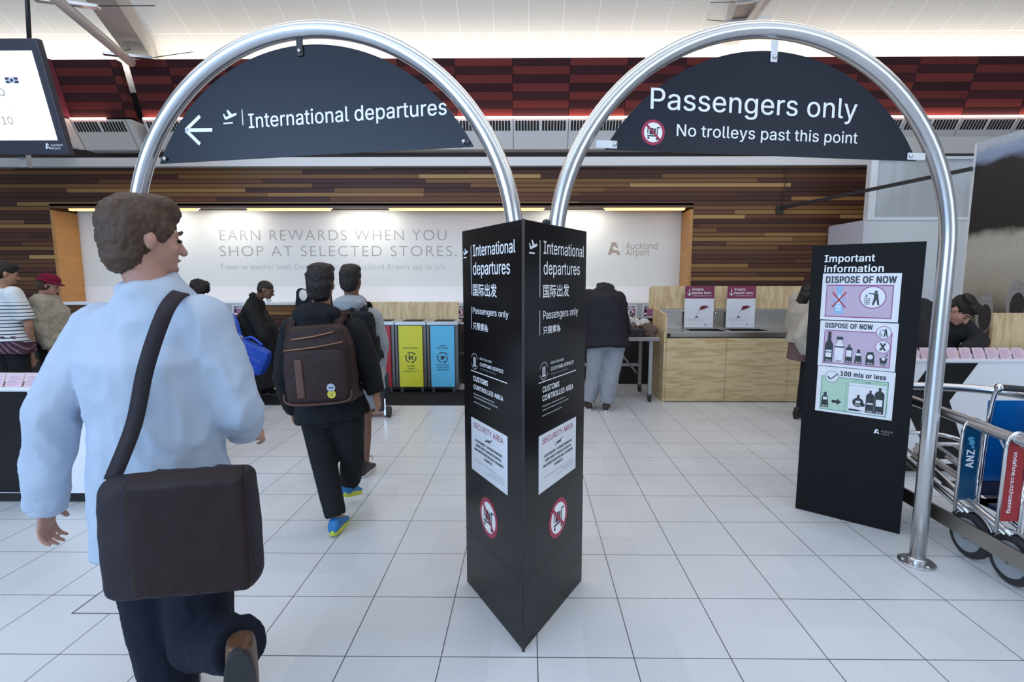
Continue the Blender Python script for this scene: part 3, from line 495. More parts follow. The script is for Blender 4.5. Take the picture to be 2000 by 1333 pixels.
# vaulted ceiling, perforated boards
g = G('perforated_ceiling', .7, .2)
jl = g.op('MAXIMUM', g.line(g.x, .49, .012), g.line(g.y, .72, .012, .1))
dots = g.op('MULTIPLY', g.op('GREATER_THAN', g.op('SINE', g.op('MULTIPLY', g.x, 210.)), .2), g.op('GREATER_THAN', g.op('SINE', g.op('MULTIPLY', g.y, 210.)), .2))
c = g.mix(g.op('MULTIPLY', dots, .35), (.74, .71, .67), (.45, .42, .38)); c = g.mix(jl, c, (.86, .85, .82))
g.color(c)
prof = [(9.3, 4.32), (8.6, 4.66), (8.0, 4.99), (7.4, 5.32), (6.6, 5.72), (5.4, 6.2), (3.6, 6.6), (1.0, 6.8), (-9, 6.8)]
bm = bmesh.new()
for (ya, za), (yb, zb) in zip(prof[:-1], prof[1:]):
    v = [bm.verts.new(q) for q in ((-15, ya, za), (15, ya, za), (15, yb, zb), (-15, yb, zb), (-15, ya, za+.12), (15, ya, za+.12), (15, yb, zb+.12), (-15, yb, zb+.12))]
    for f in ((0, 1, 2, 3), (4, 7, 6, 5), (0, 4, 5, 1), (3, 2, 6, 7), (0, 3, 7, 4), (1, 5, 6, 2)): bm.faces.new([v[i] for i in f])
ceiling = structure(put('ceiling', bm, g.m))
bm = bmesh.new(); box(bm, -15, 15, 9.3, 9.5, 0, 4.5); structure(put('wall_far', bm, mat('dark_void', (.02, .018, .018), .8)))

# back wall with recess: opening x RX0..RX1, z RZ0..RZ1
RX0, RX1 = P(115, 500, Y0).x, P(1344, 500, Y0).x; RZ0, RZ1 = 1.222, 2.565; RB = 7.99; WX1 = P(1688, 400, Y0).x
bm = bmesh.new()
e_ = .05
box(bm, -13, RX0-e_, Y0, 8.2, 0, 3.16); box(bm, RX1+e_, WX1, Y0, 8.2, 0, 3.16); box(bm, RX0-e_, RX1+e_, Y0, 8.2, 0, RZ0-e_); box(bm, RX0-e_, RX1+e_, Y0, 8.2, RZ1+.10, 3.16)
wall_back = structure(put('wall_back', bm, timber_m))
bm = bmesh.new(); box(bm, -13, WX1-.02, Y0-.06, Y0-.003, 0, .80)
structure(put('wall_base_black', bm, black_matt))  # even black band along the foot of the back wall
# recess lining
bm = bmesh.new()
box(bm, RX0-.045, RX0, Y0-.02, RB+.05, RZ0-.04, RZ1+.0); box(bm, RX1, RX1+.045, Y0-.02, RB+.05, RZ0-.04, RZ1)
structure(put('trim_1', bm, reveal_lit_wood))
bm = bmesh.new(); box(bm, RX0-.045, RX1+.045, Y0-.02, RB+.05, RZ0-.04, RZ0); structure(put('trim_2', bm, white_lam))
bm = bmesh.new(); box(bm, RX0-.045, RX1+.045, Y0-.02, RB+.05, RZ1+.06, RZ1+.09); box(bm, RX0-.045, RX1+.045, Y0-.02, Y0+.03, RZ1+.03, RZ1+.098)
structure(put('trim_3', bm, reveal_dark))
# warm strip fittings in the head of the recess
for k, (a, b) in enumerate(((140, 212), (342, 386), (486, 645), (762, 1062), (1182, 1336))):
    x0, x1 = P(a, 408, Y0+.1).x, P(b, 408, Y0+.1).x
    t = thing('strip_light', 'warm strip light in the recess head, ' + ('leftmost, by the timber reveal', 'second from left, beside the nearest man', 'middle one, above the word REWARDS', 'long one behind the black pillar', 'rightmost, above the airport logo')[k], 'light', ((x0+x1)/2, Y0+.12, RZ1), 'strip lights in the recess head')
    bm = bmesh.new(); box(bm, x0, x1, Y0+.05, Y0+.12, RZ1+.005, RZ1+.03); put('diffuser', bm, mat('warm_tube', (1, .52, .17), .5, emit=2.2), t)
    bm = bmesh.new(); box(bm, x0-.02, x1+.02, Y0+.04, Y0+.13, RZ1+.03, RZ1+.055); put('housing', bm, white_paint, t)
# advertising panel
PX = Plane((0, RB, 0), (1, 0, 0), (0, 0, 1))
panel = thing('advertising_panel', 'long white advertising panel about earning rewards, set in the timber wall', 'wall panel', ((RX0+RX1)/2, RB, RZ0))
bm = bmesh.new(); box(bm, RX0+.002, RX1-.002, RB, RB+.04, RZ0, RZ1+.05); put('panel_face', bm, mat('panel_white', (.70, .70, .68), .5, 0, .02, 2), panel)
zb = PX.uv(900, 560)[1]
bm = bmesh.new(); box(bm, RX0+.002, RX1-.002, RB-.006, RB-.0005, RZ0+.002, zb); put('lower_band', bm, mat('band_white', (.80, .78, .79), .5, 0, .02, 2), panel)
gold = mat('lettering_grey', (.36, .34, .33), .5); pale = mat('lettering_pale', (.46, .46, .45), .5)
text_px(PX, 'EARN REWARDS WHEN YOU', (430, 471), (872, 469), 450, gold, panel, builtin=True, weight=-.012, track=.16)
text_px(PX, 'SHOP AT SELECTED STORES.', (430, 502), (892, 500), 481, gold, panel, builtin=True, weight=-.012, track=.16)
text_px(PX, 'Travel to another level. Download our new Auckland Airport app to join.', (430, 527), (873, 526), 516, pale, panel, builtin=True, weight=-.006, track=.08)
text_px(PX, 'Auckland', (1222, 487), (1284, 487), 474, mat('logo_bronze', (.37, .30, .25), .5), panel, weight=-.004)
text_px(PX, 'Airport', (1222, 499.5), (1268, 499.5), 487, mat('logo_bronze', (.37, .30, .25), .5), panel, weight=-.004)
u0, v0 = PX.uv(1187, 498.5); h = PX.uv(1187, 473.5)[1]-v0
a_mark(PX, u0, v0, h, mat('logo_bronze', (.37, .30, .25), .5), panel)
u0, v0 = PX.uv(1216, 499); decal(PX, [rect(u0, v0, u0+.006, v0+h)], pale, panel, 'logo_bar')
text_px(PX, 'Auckland Airport', (206, 528), (300, 527), 521, pale, panel, builtin=True, weight=-.006)
u0, v0 = PX.uv(206, 514); u1, _ = PX.uv(290, 514); decal(PX, [rect(u0, v0, u1, v0+.005)], pale, panel, 'fine_line')

# bulkhead above: ledge, dark gap, vented fascia, light line, acoustic panels
ZL0, ZL1 = 3.165, 3.288
bm = bmesh.new(); box(bm, -13, WX1+.02, 7.5, 8.2, ZL0, ZL1); structure(put('trim_4', bm, mat('ledge_white', (.66, .67, .67), .35, 0, .03, 2), bevel=.004))
bm = bmesh.new(); box(bm, -13, 12, 7.75, 8.2, ZL1, 3.44); structure(put('trim_5', bm, mat('gap_brown', (.045, .035, .03), .7)))
fascia_m = mat('fascia_white', (.62, .61, .60), .5, 0, .03, 2)
g = G('acoustic_panels', .85, .15)
colm = g.op('FLOOR', g.op('DIVIDE', g.op('ADD', g.x, .215), .768)); rw = g.op('FLOOR', g.op('DIVIDE', g.op('SUBTRACT', g.z, 3.79), .0985))
par = g.op('MODULO', g.op('ABSOLUTE', g.op('ADD', colm, rw)), 2.)
jit = g.white(g.comb(colm, rw, 2.))
fz = g.noise(g.vec, 160., 2)
red_c = g.mix(jit, (.115, .024, .024), (.165, .034, .030)); dk_c = g.mix(jit, (.034, .012, .015), (.052, .018, .020))
c = g.mix(par, dk_c, red_c); c = g.mix(g.op('MULTIPLY', fz, .35), c, (.03, .012, .013))
jl = g.op('MAXIMUM', g.line(g.x, .768, .008, .215+.384-.384), g.line(g.z, .0985, .004, -3.79)); c = g.mix(jl, c, (.012, .006, .006))
g.bump(g.op('ADD', g.op('MULTIPLY', par, .7), g.op('MULTIPLY', fz, .2)), .5, .01); g.color(c); acoustic_m = g.m
dark_slot = mat('slot_dark', (.012, .010, .010), .8)
VB, VT = (7.55, 3.405), (7.33, 3.76); PB, PT = (7.36, 3.79), (7.15, 4.47)
def bulkhead(n, x0, x1, ends):
    bm = bmesh.new()
    prism(bm, [(x0, VB[0], VB[1]), (x0, VT[0], VT[1]), (x0, 8.15, VT[1]), (x0, 8.15, VB[1])], Vector((x1-x0, 0, 0)))
    s = structure(put(f'trim_{n}', bm, fascia_m))
    bm = bmesh.new(); u = Vector((0, VT[0]-VB[0], VT[1]-VB[1])); L = u.length; u.normalize(); nn = Vector((1, 0, 0)).cross(u).normalized()
    k = math.floor((x0+.215)/.768)
    while k*.768-.215 < x1:
        xa = k*.768-.215
        for grp in (.035, .405):
            for j in range(8):
                a = xa+grp+j*.042
                if a > x0+.03 and a+.03 < x1-.03:
                    o = Vector((a, VB[0], VB[1])) + u*(L-.165) + nn*.001; obox(bm, o, Vector((1, 0, 0)), u, nn, .030, .135, .0015)
        if x0 < xa < x1: obox(bm, Vector((xa, VB[0], VB[1]))+nn*.001, Vector((1, 0, 0)), u, nn, .006, L, .001)
        k += 1
    if len(bm.verts): put('vent_slots', bm, dark_slot, s)
    bm = bmesh.new(); prism(bm, [(x0, PB[0], PB[1]), (x0, PT[0], PT[1]), (x0, PT[0]+.1, PT[1]), (x0, PB[0]+.1, PB[1])], Vector((x1-x0, 0, 0)))
    box(bm, x0, x1, PB[0]+.1, 8.1, PB[1]-.02, PB[1]+.01)
    put('acoustic_panels', bm, acoustic_m, s)
    bm = bmesh.new(); box(bm, x0+.02, x1-(.35 if n == 6 else .0), 7.315, 7.335, 3.762, 3.778); put('light_line', bm, mat('pink_light', (1, .55, .45), .5, emit=15.), s)
    return s
XS0, XS1, XS2 = P(135, 230, 7.33).x, P(256, 230, 7.33).x, P(277, 230, 7.33).x
bulkhead(6, XS0, XS1, 0); bulkhead(7, XS2, 12, 0)
# return of the left bulkhead towards the viewer
bm = bmesh.new(); prism(bm, [(XS0, PB[0], PB[1]), (XS0, PT[0], PT[1]), (XS0-.2, PT[0]-.9, PT[1]), (XS0-.2, PB[0]-.9, PB[1])], Vector((-.08, 0, 0)))
structure(put('trim_8', bm, mat('acoustic_red', (.17, .026, .045), .85)))
bm = bmesh.new(); prism(bm, [(XS0, VB[0], VB[1]), (XS0, VT[0], VT[1]), (XS0-.2, VT[0]-.9, VT[1]), (XS0-.2, VB[0]-.9, VB[1])], Vector((-.08, 0, 0)))
structure(put('trim_9', bm, fascia_m))
bm = bmesh.new(); box(bm, XS1-.9, XS2-.005, 7.7, 8.1, 3.45, 4.24); structure(put('trim_10', bm, mat('dark_void', (.02, .018, .018), .8)))  # added dark box, its colour stands in for the shade inside the slot

# roof ribs and tube luminaires hung under the vault
rib_m = mat('rib_grey', (.42, .40, .37), .5, 0, .03, 3)
bm = bmesh.new(); A, B = P(190, -12, 5.9), P(283, 126, 7.9)
d = (B-A).normalized(); s_ = d.cross(Vector((0, 0, 1))).normalized(); n_ = s_.cross(d)
obox(bm, A-d*3-s_*.16, d, s_, n_, (B-A).length+3.6, .30, .3); structure(put('trim_11', bm, rib_m))
bm = bmesh.new(); A, B = P(1462, -5, 6.3), P(1436, 60, 7.4)
d = (B-A).normalized(); s_ = d.cross(Vector((0, 0, 1))).normalized(); n_ = s_.cross(d)
obox(bm, A-d*2-s_*.10, d, s_, n_, (B-A).length+3.0, .22, .3); structure(put('trim_12', bm, rib_m))
def luminaire(label, A, B, ext):
    d = (B-A).normalized(); t = thing('tube_luminaire', label, 'light', A, 'tube luminaires under the vault')
    bm = bmesh.new(); tube(bm, [A-d*ext, B], .055, 16); put('tube_housing', bm, mat('lum_grey', (.60, .60, .60), .35), t, smooth=True)
    s_ = d.cross(Vector((0, 0, 1))).normalized()
    for q in (A+d*.15, B-d*.1):
        bm = bmesh.new(); obox(bm, q-s_*.28+Vector((0, 0, .04)), s_, d, s_.cross(d), .56, .07, .03); put('hanging_bracket', bm, steel, t)
        for e in (-.27, .27):
            bm = bmesh.new(); tube(bm, [q+s_*e+Vector((0, 0, .05)), q+s_*e+Vector((0, .9, .50))], .006, 6); put('stay_cable', bm, black_sat, t)
    return t
luminaire('grey tube luminaire beside the roof rib, top left of the photo', P(112, 0, 5.5), P(256, 122, 7.05), 2.5)
luminaire('grey tube luminaire above the right-hand arch', P(1496, 0, 6.0), P(1458, 50, 7.0), 2.0)

# ---------------------------------------------------------------- arches with hanging signs
def arch(label, A, B, r=1.01, spring=1.69, tr=.038):
    """A: foot on the floor, B: foot inside the pillar; half circle above"""
    A, B = Vector(A), Vector(B); c = (A+B)/2; u = (B-A); R_ = u.length/2; u.normalize(); z = Vector((0, 0, 1))
    t = thing('tube_arch', label, 'arch', A, 'steel tube arches')
    pts = [A+z*.006, A+z*.8, A+z*1.3]
    pts += [c + u*(-R_*math.cos(a)) + z*(spring + r*math.sin(a)) for a in [math.pi*k/48 for k in range(49)]]
    pts += [B+z*1.5]
    bm = bmesh.new(); tube(bm, pts, tr, 28); put('bent_tube', bm, steel, t, smooth=True)
    bm = bmesh.new(); tube(bm, [A+z*.001, A+z*.008, A+z*.012], [.088, .088, .08], 36); put('floor_flange', bm, steel, t)
    bm = bmesh.new(); tube(bm, [A+z*.0125, A+z*.03, A+z*.036], [.047, .045, .040], 28); put('collar', bm, steel, t)
    for k in range(3):
        a = R(40+120*k); q = A + Vector((math.cos(a)*.066, math.sin(a)*.066, .012)); bm = bmesh.new(); ell(bm, q, (.009, .009, .006), seg=10); put('bolt', bm, chrome, t, smooth=True)
    return t, c, u, R_
tL, cL, uL, RL = arch('left-hand steel tube arch, its foot behind the man in pale shirt', (-2.06, 2.70, 0), (-.055, 2.30, 0))
tR, cR, uR, RR = arch('right-hand steel tube arch with its bare foot on the floor beside the trolleys', (2.150, 2.674, 0), (.122, 2.36, 0))
def arch_sign(label, c, u, r, zc, off, zs=1.69):
    """circular-segment board hung in an arch"""
    n = u.cross(Vector((0, 0, 1)))      # towards the viewer when u points right
    pl = Plane(Vector((c.x, c.y, zs)) + n*off, u, (0, 0, 1))
    t = thing('hanging_sign', label, 'sign', pl.at(0, zc), 'segment signs in the arches')
    a0 = math.asin(zc/r); pts = [(r*math.cos(a0+(math.pi-2*a0)*k/60), r*math.sin(a0+(math.pi-2*a0)*k/60)) for k in range(61)]
    bm = bmesh.new(); prism(bm, [pl.at(a, b, -.012) for a, b in pts], pl.n*.012); put('board', bm, mat('sign_board', (.008, .012, .024), .32, 0, .12, 5, .02, 300, spec=.27), t)
    return t, pl
zc = .452
sL, pL = arch_sign('dark half-round hanging sign reading International departures with an arrow', cL, uL, .945, zc, .0)
uRr = -uR
sR, pR = arch_sign('dark half-round hanging sign reading Passengers only, No trolleys past this point', cR, uRr, .918, zc, .0)
for t, pl, rr in ((sL, pL, .945), (sR, pR, .918)):
    hc = math.sqrt(rr*rr-zc*zc); lug = black_sat if t is sL else white_paint
    for u_, v_, wd, hh in ((0, rr-.02, .034, .075), (-hc+.03, zc+.02, .10, .034), (hc-.03, zc+.02, .10, .034)):
        if t is sL and abs(u_) > .1: hh = wd = .022
        bm = bmesh.new(); s0 = -1 if u_ < -.1 else 1
        uu = u_ - (wd*.75 if u_ < -.1 else (wd*.25 if u_ > .1 else wd/2)); vv = v_-.03 if abs(u_) < .1 else v_-hh/2
        q = pl.at(uu, vv, .001); obox(bm, q, pl.u, pl.v, pl.n, wd, hh+(.02 if abs(u_) < .1 else 0), .006); put('bracket', bm, lug, t, bevel=.003)
        bm = bmesh.new(); ell(bm, pl.at(u_ if abs(u_) < .1 else u_*.985, v_-.008 if abs(u_) < .1 else v_, .009), (.010, .010, .010), seg=12); put('screw', bm, chrome, t, smooth=True)
text_px(pL, 'International departures', (486, 241), (873, 234.5), 213, swhite, sL, weight=.006)
u0, v0 = pL.uv(474, 245); u1, v1 = pL.uv(477, 214); decal(pL, [rect(u0, v0, u0+.005, v1)], swhite, sL, 'divider_bar')
u0, v0 = pL.uv(437, 243); plane_mark(pL, u0, v0, .078, swhite, sL)
def arrow(pl, pts, wd, m, par): decal(pl, [stroke(a, b, wd) for a, b in pts], m, par, 'arrow', d=.0015)
tip = pL.uv(363, 254.5); arrow(pL, [((tip[0], tip[1]), pL.uv(415, 254)), (tip, pL.uv(391, 227)), (tip, pL.uv(391, 282))], .017, swhite, sL)
text_px(pR, 'Passengers only', (1270, 221), (1673, 225), 180, swhite, sR, weight=.004)
text_px(pR, 'No trolleys past this point', (1321, 272), (1674, 275), 249, swhite, sR, weight=.005)
u0, v0 = pR.uv(1275.5, 259); no_trolley(pR, u0, v0, .056, sR)

# ---------------------------------------------------------------- three-sided pillars
def pillar(label, A, B, C, H, body=black_gloss, group='three-sided black sign pillars'):
    """A, B, C floor corners counted anticlockwise seen from above"""
    t = thing('sign_pillar', label, 'sign pillar', (Vector(A)+Vector(B)+Vector(C))/3, group)
    bm = bmesh.new(); prism(bm, [Vector(q)+Vector((0, 0, .0)) for q in (A, B, C)], Vector((0, 0, H))); put('pillar_body', bm, body, t, bevel=.003)
    return t
pn, pl_, pr_ = Vector((-.019, 1.978, 0)), Vector((-.317, 2.478, 0)), Vector((.280, 2.490, 0))
PH = 1.786
pil = pillar('black three-sided sign pillar standing in the middle of the hall between the arches', pn, pr_, pl_, PH)
faceL = Plane(pl_, pn-pl_, (0, 0, 1)); faceR = Plane(pn, pr_-pn, (0, 0, 1))
for fc, w_ in ((faceL, .582), (faceR, .592)):
    bm = bmesh.new(); obox(bm, fc.at(0.0, .295, .0003), fc.u, fc.v, fc.n, w_, .003, .0012); put('panel_seam', bm, mat('seam_grey', (.05, .05, .055), .4), pil)
bm = bmesh.new(); tube(bm, [pn+Vector((0, -.001, .001)), pn+Vector((0, -.001, PH))], .006, 8); put('corner_bead', bm, black_sat, pil, smooth=True)
def face_text(fc, rows, plane_px, bars, customs, paper, round_):
    for s, a, b, yt, wt in rows:
        text_px(fc, s, a, b, yt, swhite, pil, weight=wt)
    (x, y), sc_ = plane_px; u0, v0 = fc.uv(x, y); plane_mark(fc, u0, v0, sc_, swhite, pil)
    for x, ya, yb in bars:
        u0, v0 = fc.uv(x, ya); _, v1 = fc.uv(x, yb); decal(fc, [rect(u0, v1, u0+.004, v0)], swhite, pil, 'divider_bar')
# left face: pixel = zoom/4.597 + (880, 410 or 680)
q1 = lambda x, y: (880+x/4.597, 410+y/4.597)
q2 = lambda x, y: (880+x/4.597, 680+y/4.597)
def cjk(fc, s, a, b, yt):
    (u0, v0), (u1, v1) = fc.uv(*a), fc.uv(*b); cap = fc.uv(a[0], yt)[1]-v0
    text(fc, s, u0, (v0+v1)/2, u1-u0, cap*.80, swhite, pil, builtin=True, weight=.012)
face_text(faceL, [('International', q1(205, 418), q1(585, 383), 410+316/4.597, .008), ('departures', q1(205, 585), q1(537, 575), 410+475/4.597, .008), ('Passengers only', q1(203, 925), q1(523, 978), 410+872/4.597, .006)],
          (q1(118, 436), .054), ((q1(183, 0)[0], q1(0, 322)[1], q1(0, 765)[1]), (q1(186, 0)[0], q1(0, 868)[1], q1(0, 1066)[1])), None, None, None)
cjk(faceL, '国际出发', q1(203, 765), q1(418, 775), q1(0, 662)[1]); cjk(faceL, '只限乘客', q1(205, 1070), q1(342, 1092), q1(0, 1008)[1])
face_text(faceR, [('International', q1(832, 393), q1(1195, 428), 410+278/4.597, .008), ('departures', q1(832, 580), q1(1157, 585), 410+463/4.597, .008), ('Passengers only', q1(827, 980), q1(1140, 946), 410+906/4.597, .006)],
          (q1(702, 393), .066), ((q1(800, 0)[0], q1(0, 272)[1], q1(0, 785)[1]), (q1(798, 0)[0], q1(0, 904)[1], q1(0, 1130)[1])), None, None, None)
cjk(faceR, '国际出发', q1(828, 778), q1(1062, 770), q1(0, 665)[1]); cjk(faceR, '只限乘客', q1(828, 1112), q1(987, 1088), q1(0, 1045)[1])
dim = mat('sign_dim', (.30, .31, .33), .4)
def customs(fc, emb, l1, l2, l3, ln, c1, c2, small):
    u0, v0 = fc.uv(*emb)
    decal(fc, ringpolys(u0, v0, .034, .039, 30, 20, 160) + ringpolys(u0, v0, .034, .039, 30, 200, 340), dim, pil, 'emblem_ring')
    decal(fc, [rect(u0-.016, v0-.024, u0+.016, v0-.018), rect(u0-.012, v0-.016, u0-.007, v0+.018), rect(u0-.002, v0-.016, u0+.003, v0+.02), rect(u0+.008, v0-.016, u0+.013, v0+.018)], swhite, pil, 'emblem_symbol')
    text_px(fc, 'NEW ZEALAND', *l1, swhite, pil); text_px(fc, 'CUSTOMS SERVICE', *l2, swhite, pil, weight=.012); text_px(fc, 'TE MANA ARAI O AOTEAROA', *l3, dim, pil)
    (ua, va), (ub, vb) = fc.uv(*ln[0]), fc.uv(*ln[1]); decal(fc, [rect(ua, (va+vb)/2, ub, (va+vb)/2+.004)], swhite, pil, 'divider_line')
    text_px(fc, 'CUSTOMS', *c1, swhite, pil, weight=.022); text_px(fc, 'CONTROLLED AREA', *c2, swhite, pil, weight=.022)
    for s, q in zip(('The penalty for unauthorised entry into a', 'Customs controlled area is a fine up to $1,000', 'Section 9C Customs and Excise Act 1996'), small): text_px(fc, s, *q, swhite, pil)
Y2 = lambda y: 680+y/4.597
customs(faceL, q2(217, 120), (q2(265, 105), q2(372, 138), Y2(85)), (q2(267, 162), q2(477, 228), Y2(133)), (q2(267, 193), q2(412, 245), Y2(178)), (q2(185, 200), q2(510, 325)),
        (q2(207, 295), q2(338, 340), Y2(252)), (q2(210, 362), q2(475, 480), Y2(325)), ((q2(210, 412), q2(395, 500), Y2(398)), (q2(212, 440), q2(425, 545), Y2(426)), (q2(212, 485), q2(360, 560), Y2(472))))
customs(faceR, q2(836, 207), (q2(898, 145), q2(1013, 112), Y2(122)), (q2(898, 203), q2(1102, 140), Y2(172)), (q2(898, 243), q2(1048, 196), Y2(228)), (q2(790, 326), q2(1125, 200)),
        (q2(822, 402), q2(973, 345), Y2(352)), (q2(822, 480), q2(1098, 365), Y2(430)), ((q2(822, 533), q2(1026, 445), Y2(520)), (q2(822, 568), q2(1055, 463), Y2(555)), (q2(822, 618), q2(995, 538), Y2(605))))
paper_m = mat('notice_paper', (.74, .78, .84), .4)
def notice(fc, tl, tr, br, bl, mir):
    (ua, va), (ub, vb), (uc, vc), (ud, vd) = fc.uv(*tl), fc.uv(*tr), fc.uv(*br), fc.uv(*bl)
    u0, u1, v1, v0 = (ua+ud)/2, (ub+uc)/2, (va+vb)/2, (vc+vd)/2; W, H_ = u1-u0, v1-v0
    bm = bmesh.new(); obox(bm, fc.at(u0, v0, .0005), fc.u, fc.v, fc.n, W, H_, .0015); n = put('security_notice', bm, paper_m, pil)
    X = lambda a: u0+a*W; Z = lambda b: v0+b*H_
    text(fc, 'SECURITY AREA', X(.08), Z(.83), .82*W, .10*H_, crimson, n, d=.0028)
    text(fc, 'caa', X(.5), Z(.70), .12*W, .05*H_, ink, n, d=.0028, align='C', weight=.02)
    decal(fc, [stroke((X(.40), Z(.685)), (X(.62), Z(.775)), .003)], ink, n, 'logo_stroke', d=.0028)
    for k, s in enumerate(('ACCESS PROHIBITED - AUTHORISED PERSONS ONLY', 'AIRPORT IDENTITY CARDS MUST BE DISPLAYED', 'UNAUTHORISED PERSONS ARE LIABLE TO BE REMOVED')):
        text(fc, s, X(.5), Z(.585-.085*k), (.76, .70, .80)[k]*W, .042*H_, ink, n, d=.0028, align='C', weight=.010)
    text(fc, 'OR ARRESTED', X(.5), Z(.585-.085*3), .22*W, .042*H_, ink, n, d=.0028, align='C', weight=.010)
    for k, s in enumerate(('CIVIL AVIATION ACT 1990 - PENALTY UP TO 12 MONTHS', 'IMPRISONMENT OR FINE', 'DIRECTOR OF CIVIL AVIATION')):
        text(fc, s, X(.92), Z(.22-.05*k), (.80, .34, .44)[k]*W, .02*H_, dim, n, d=.0028, align='R')
notice(faceL, q2(190, 615), q2(515, 800), q2(513, 1325), q2(193, 1080), 1)
notice(faceR, q2(788, 800), q2(1123, 615), q2(1118, 1070), q2(790, 1325), 0)
q3 = lambda x, y: (880+x/3.603, 920+y/3.603)
u0, v0 = faceL.uv(*q3(268, 330)); no_trolley(faceL, u0, v0, .093, pil)
u0, v0 = faceR.uv(*q3(757, 330)); no_trolley(faceR, u0, v0, .093, pil)
bm = bmesh.new(); ell(bm, (.075, 2.16, PH+.006), (.018, .018, .014), seg=12); put('top_knob', bm, black_sat, pil, smooth=True)

# information pillar at the right
iA, iB = Vector((1.830, 3.350, 0)), Vector((2.285, 2.990, 0)); nn = Vector((iA-iB)).cross(Vector((0, 0, 1))).normalized()
if nn.y > 0: nn = -nn
iC = (iA+iB)/2 - nn*.505
info = pillar('black three-sided pillar headed Important information, beside the foot of the right-hand arch', iA, iB, iC, 1.775, mat('sign_black_matt', (.0075, .0075, .0085), .55, 0, .15, 8, spec=.16))
fi = Plane(iA, iB-iA, (0, 0, 1))
q4 = lambda x, y: (1580+x/3.509, 480+y/3.509)
def it(s, a, b, yt, m=None, **k): return text_px(fi, s, q4(*a), q4(*b), 480+yt/3.509, m or swhite, k.pop('par', info), **k)
it('Important', (106, 112), (452, 108), 66, weight=.018); it('information', (104, 182), (512, 180), 136, weight=.018)
lilac = mat('poster_lilac', (.56, .44, .58), .5); plum = mat('poster_plum', (.33, .10, .26), .5); mint = mat('poster_mint', (.46, .66, .53), .5)
fcard = mat('card_white', (.80, .81, .86), .4); bottle_blue = mat('bottle_blue', (.25, .50, .80), .4); cross_red = mat('cross_red', (.50, .03, .04), .5)
def card(name, tl, tr, br, bl):
    a, b, c_, d_ = (fi.uv(*q4(*q)) for q in (tl, tr, br, bl)); u0, u1, v1, v0 = (a[0]+d_[0])/2, (b[0]+c_[0])/2, (a[1]+b[1])/2, (c_[1]+d_[1])/2
    bm = bmesh.new(); obox(bm, fi.at(u0, v0, .0005), fi.u, fi.v, fi.n, u1-u0, v1-v0, .0012); o = put(name, bm, fcard, info)
    W, H_ = u1-u0, v1-v0
    return o, (lambda a, b: (u0+a*W, v0+b*H_)), W, H_
def dec(o, polys, m, name, d): return decal(fi, polys, m, o, name, d=.0018+d*.0004)
def shape(T, W, H_, x, y, s, pts): return [(T(x, y)[0]+a*s*H_, T(x, y)[1]+b*s*H_) for a, b in pts]
BOT = [(-.5, 0), (.5, 0), (.5, 1.55), (.22, 1.95), (.2, 2.7), (-.2, 2.7), (-.22, 1.95), (-.5, 1.55)]
PET = [(-.5, 0), (.5, 0), (.46, .5), (.5, 1.0), (.46, 1.45), (.2, 1.8), (.2, 2.05), (-.2, 2.05), (-.2, 1.8), (-.46, 1.45), (-.5, 1.0), (-.46, .5)]
CAN = [(-.45, 0), (.45, 0), (.45, 1.45), (.3, 1.6), (.12, 1.65), (.12, 1.9), (-.12, 1.9), (-.12, 1.65), (-.3, 1.6), (-.45, 1.45)]
TUBE = [(-.5, 0), (.5, 0), (.36, 1.05), (.2, 1.15), (.2, 1.45), (-.2, 1.45), (-.2, 1.15), (-.36, 1.05)]
JAR = [(-.55, 0), (.55, 0), (.55, .95), (.4, 1.1), (.4, 1.28), (-.4, 1.28), (-.4, 1.1), (-.55, .95)]
CUP = [(-.36, 0), (.36, 0), (.55, .85), (.2, .85), (.62, 1.35), (.5, 1.4), (.08, .85), (-.55, .85)]
BOT, PET, CAN, TUBE, JAR, CUP = [[(a*.64, b) for a, b in q] for q in (BOT, PET, CAN, TUBE, JAR, CUP)]
def bin_man(o, T, W, H_, x, y, s, d):
    dec(o, [shape(T, W, H_, x+.0, y, s, circ(.22, .62, .15, 14)), shape(T, W, H_, x, y, s, [(-.5, .50), (-.5, .42), (.02, .32), (.05, -.05), (-.10, -.85), (.08, -.85), (.28, -.2), (.42, -.85), (.60, -.85), (.45, .1), (.42, .45)]),
            shape(T, W, H_, x, y, s, [(-.72, .30), (-.60, .34), (-.66, .02), (-.78, -.02)])], ink, 'tidy_symbol', d)
    dec(o, [shape(T, W, H_, x, y, s, q) for q in ([(-.85, -.1), (-.3, -.1), (-.3, -.14), (-.85, -.14)], [(-.85, -.1), (-.81, -.1), (-.74, -.8), (-.78, -.8)], [(-.34, -.1), (-.3, -.1), (-.36, -.8), (-.40, -.8)], [(-.78, -.8), (-.36, -.8), (-.36, -.76), (-.78, -.76)],
            [(-.66, -.1), (-.63, -.1), (-.62, -.8), (-.65, -.8)], [(-.52, -.1), (-.49, -.1), (-.5, -.8), (-.53, -.8)], [(-.82, -.34), (-.32, -.34), (-.32, -.38), (-.82, -.38)], [(-.8, -.56), (-.34, -.56), (-.34, -.6), (-.8, -.6)])], ink, 'basket_symbol', d)
def tx(o, T, W, H_, s, x, y, w_, c_, m=ink, align='L', weight=.0, d=3): return text(fi, s, *T(x, y), w_*W if w_ else None, c_*H_, m, o, d=.0018+d*.0004, align=align, weight=weight)
o, T, W, H_ = card('poster_card', (94, 190), (636, 190), (612, 530), (79, 503))
tx(o, T, W, H_, 'DISPOSE OF NOW', .045, .80, .90, .135, weight=.036)
dec(o, [rect(*T(.06, .06), *T(.92, .76))], plum, 'picture_border', 0); dec(o, [rect(*T(.073, .085), *T(.907, .735))], lilac, 'picture_field', 1)
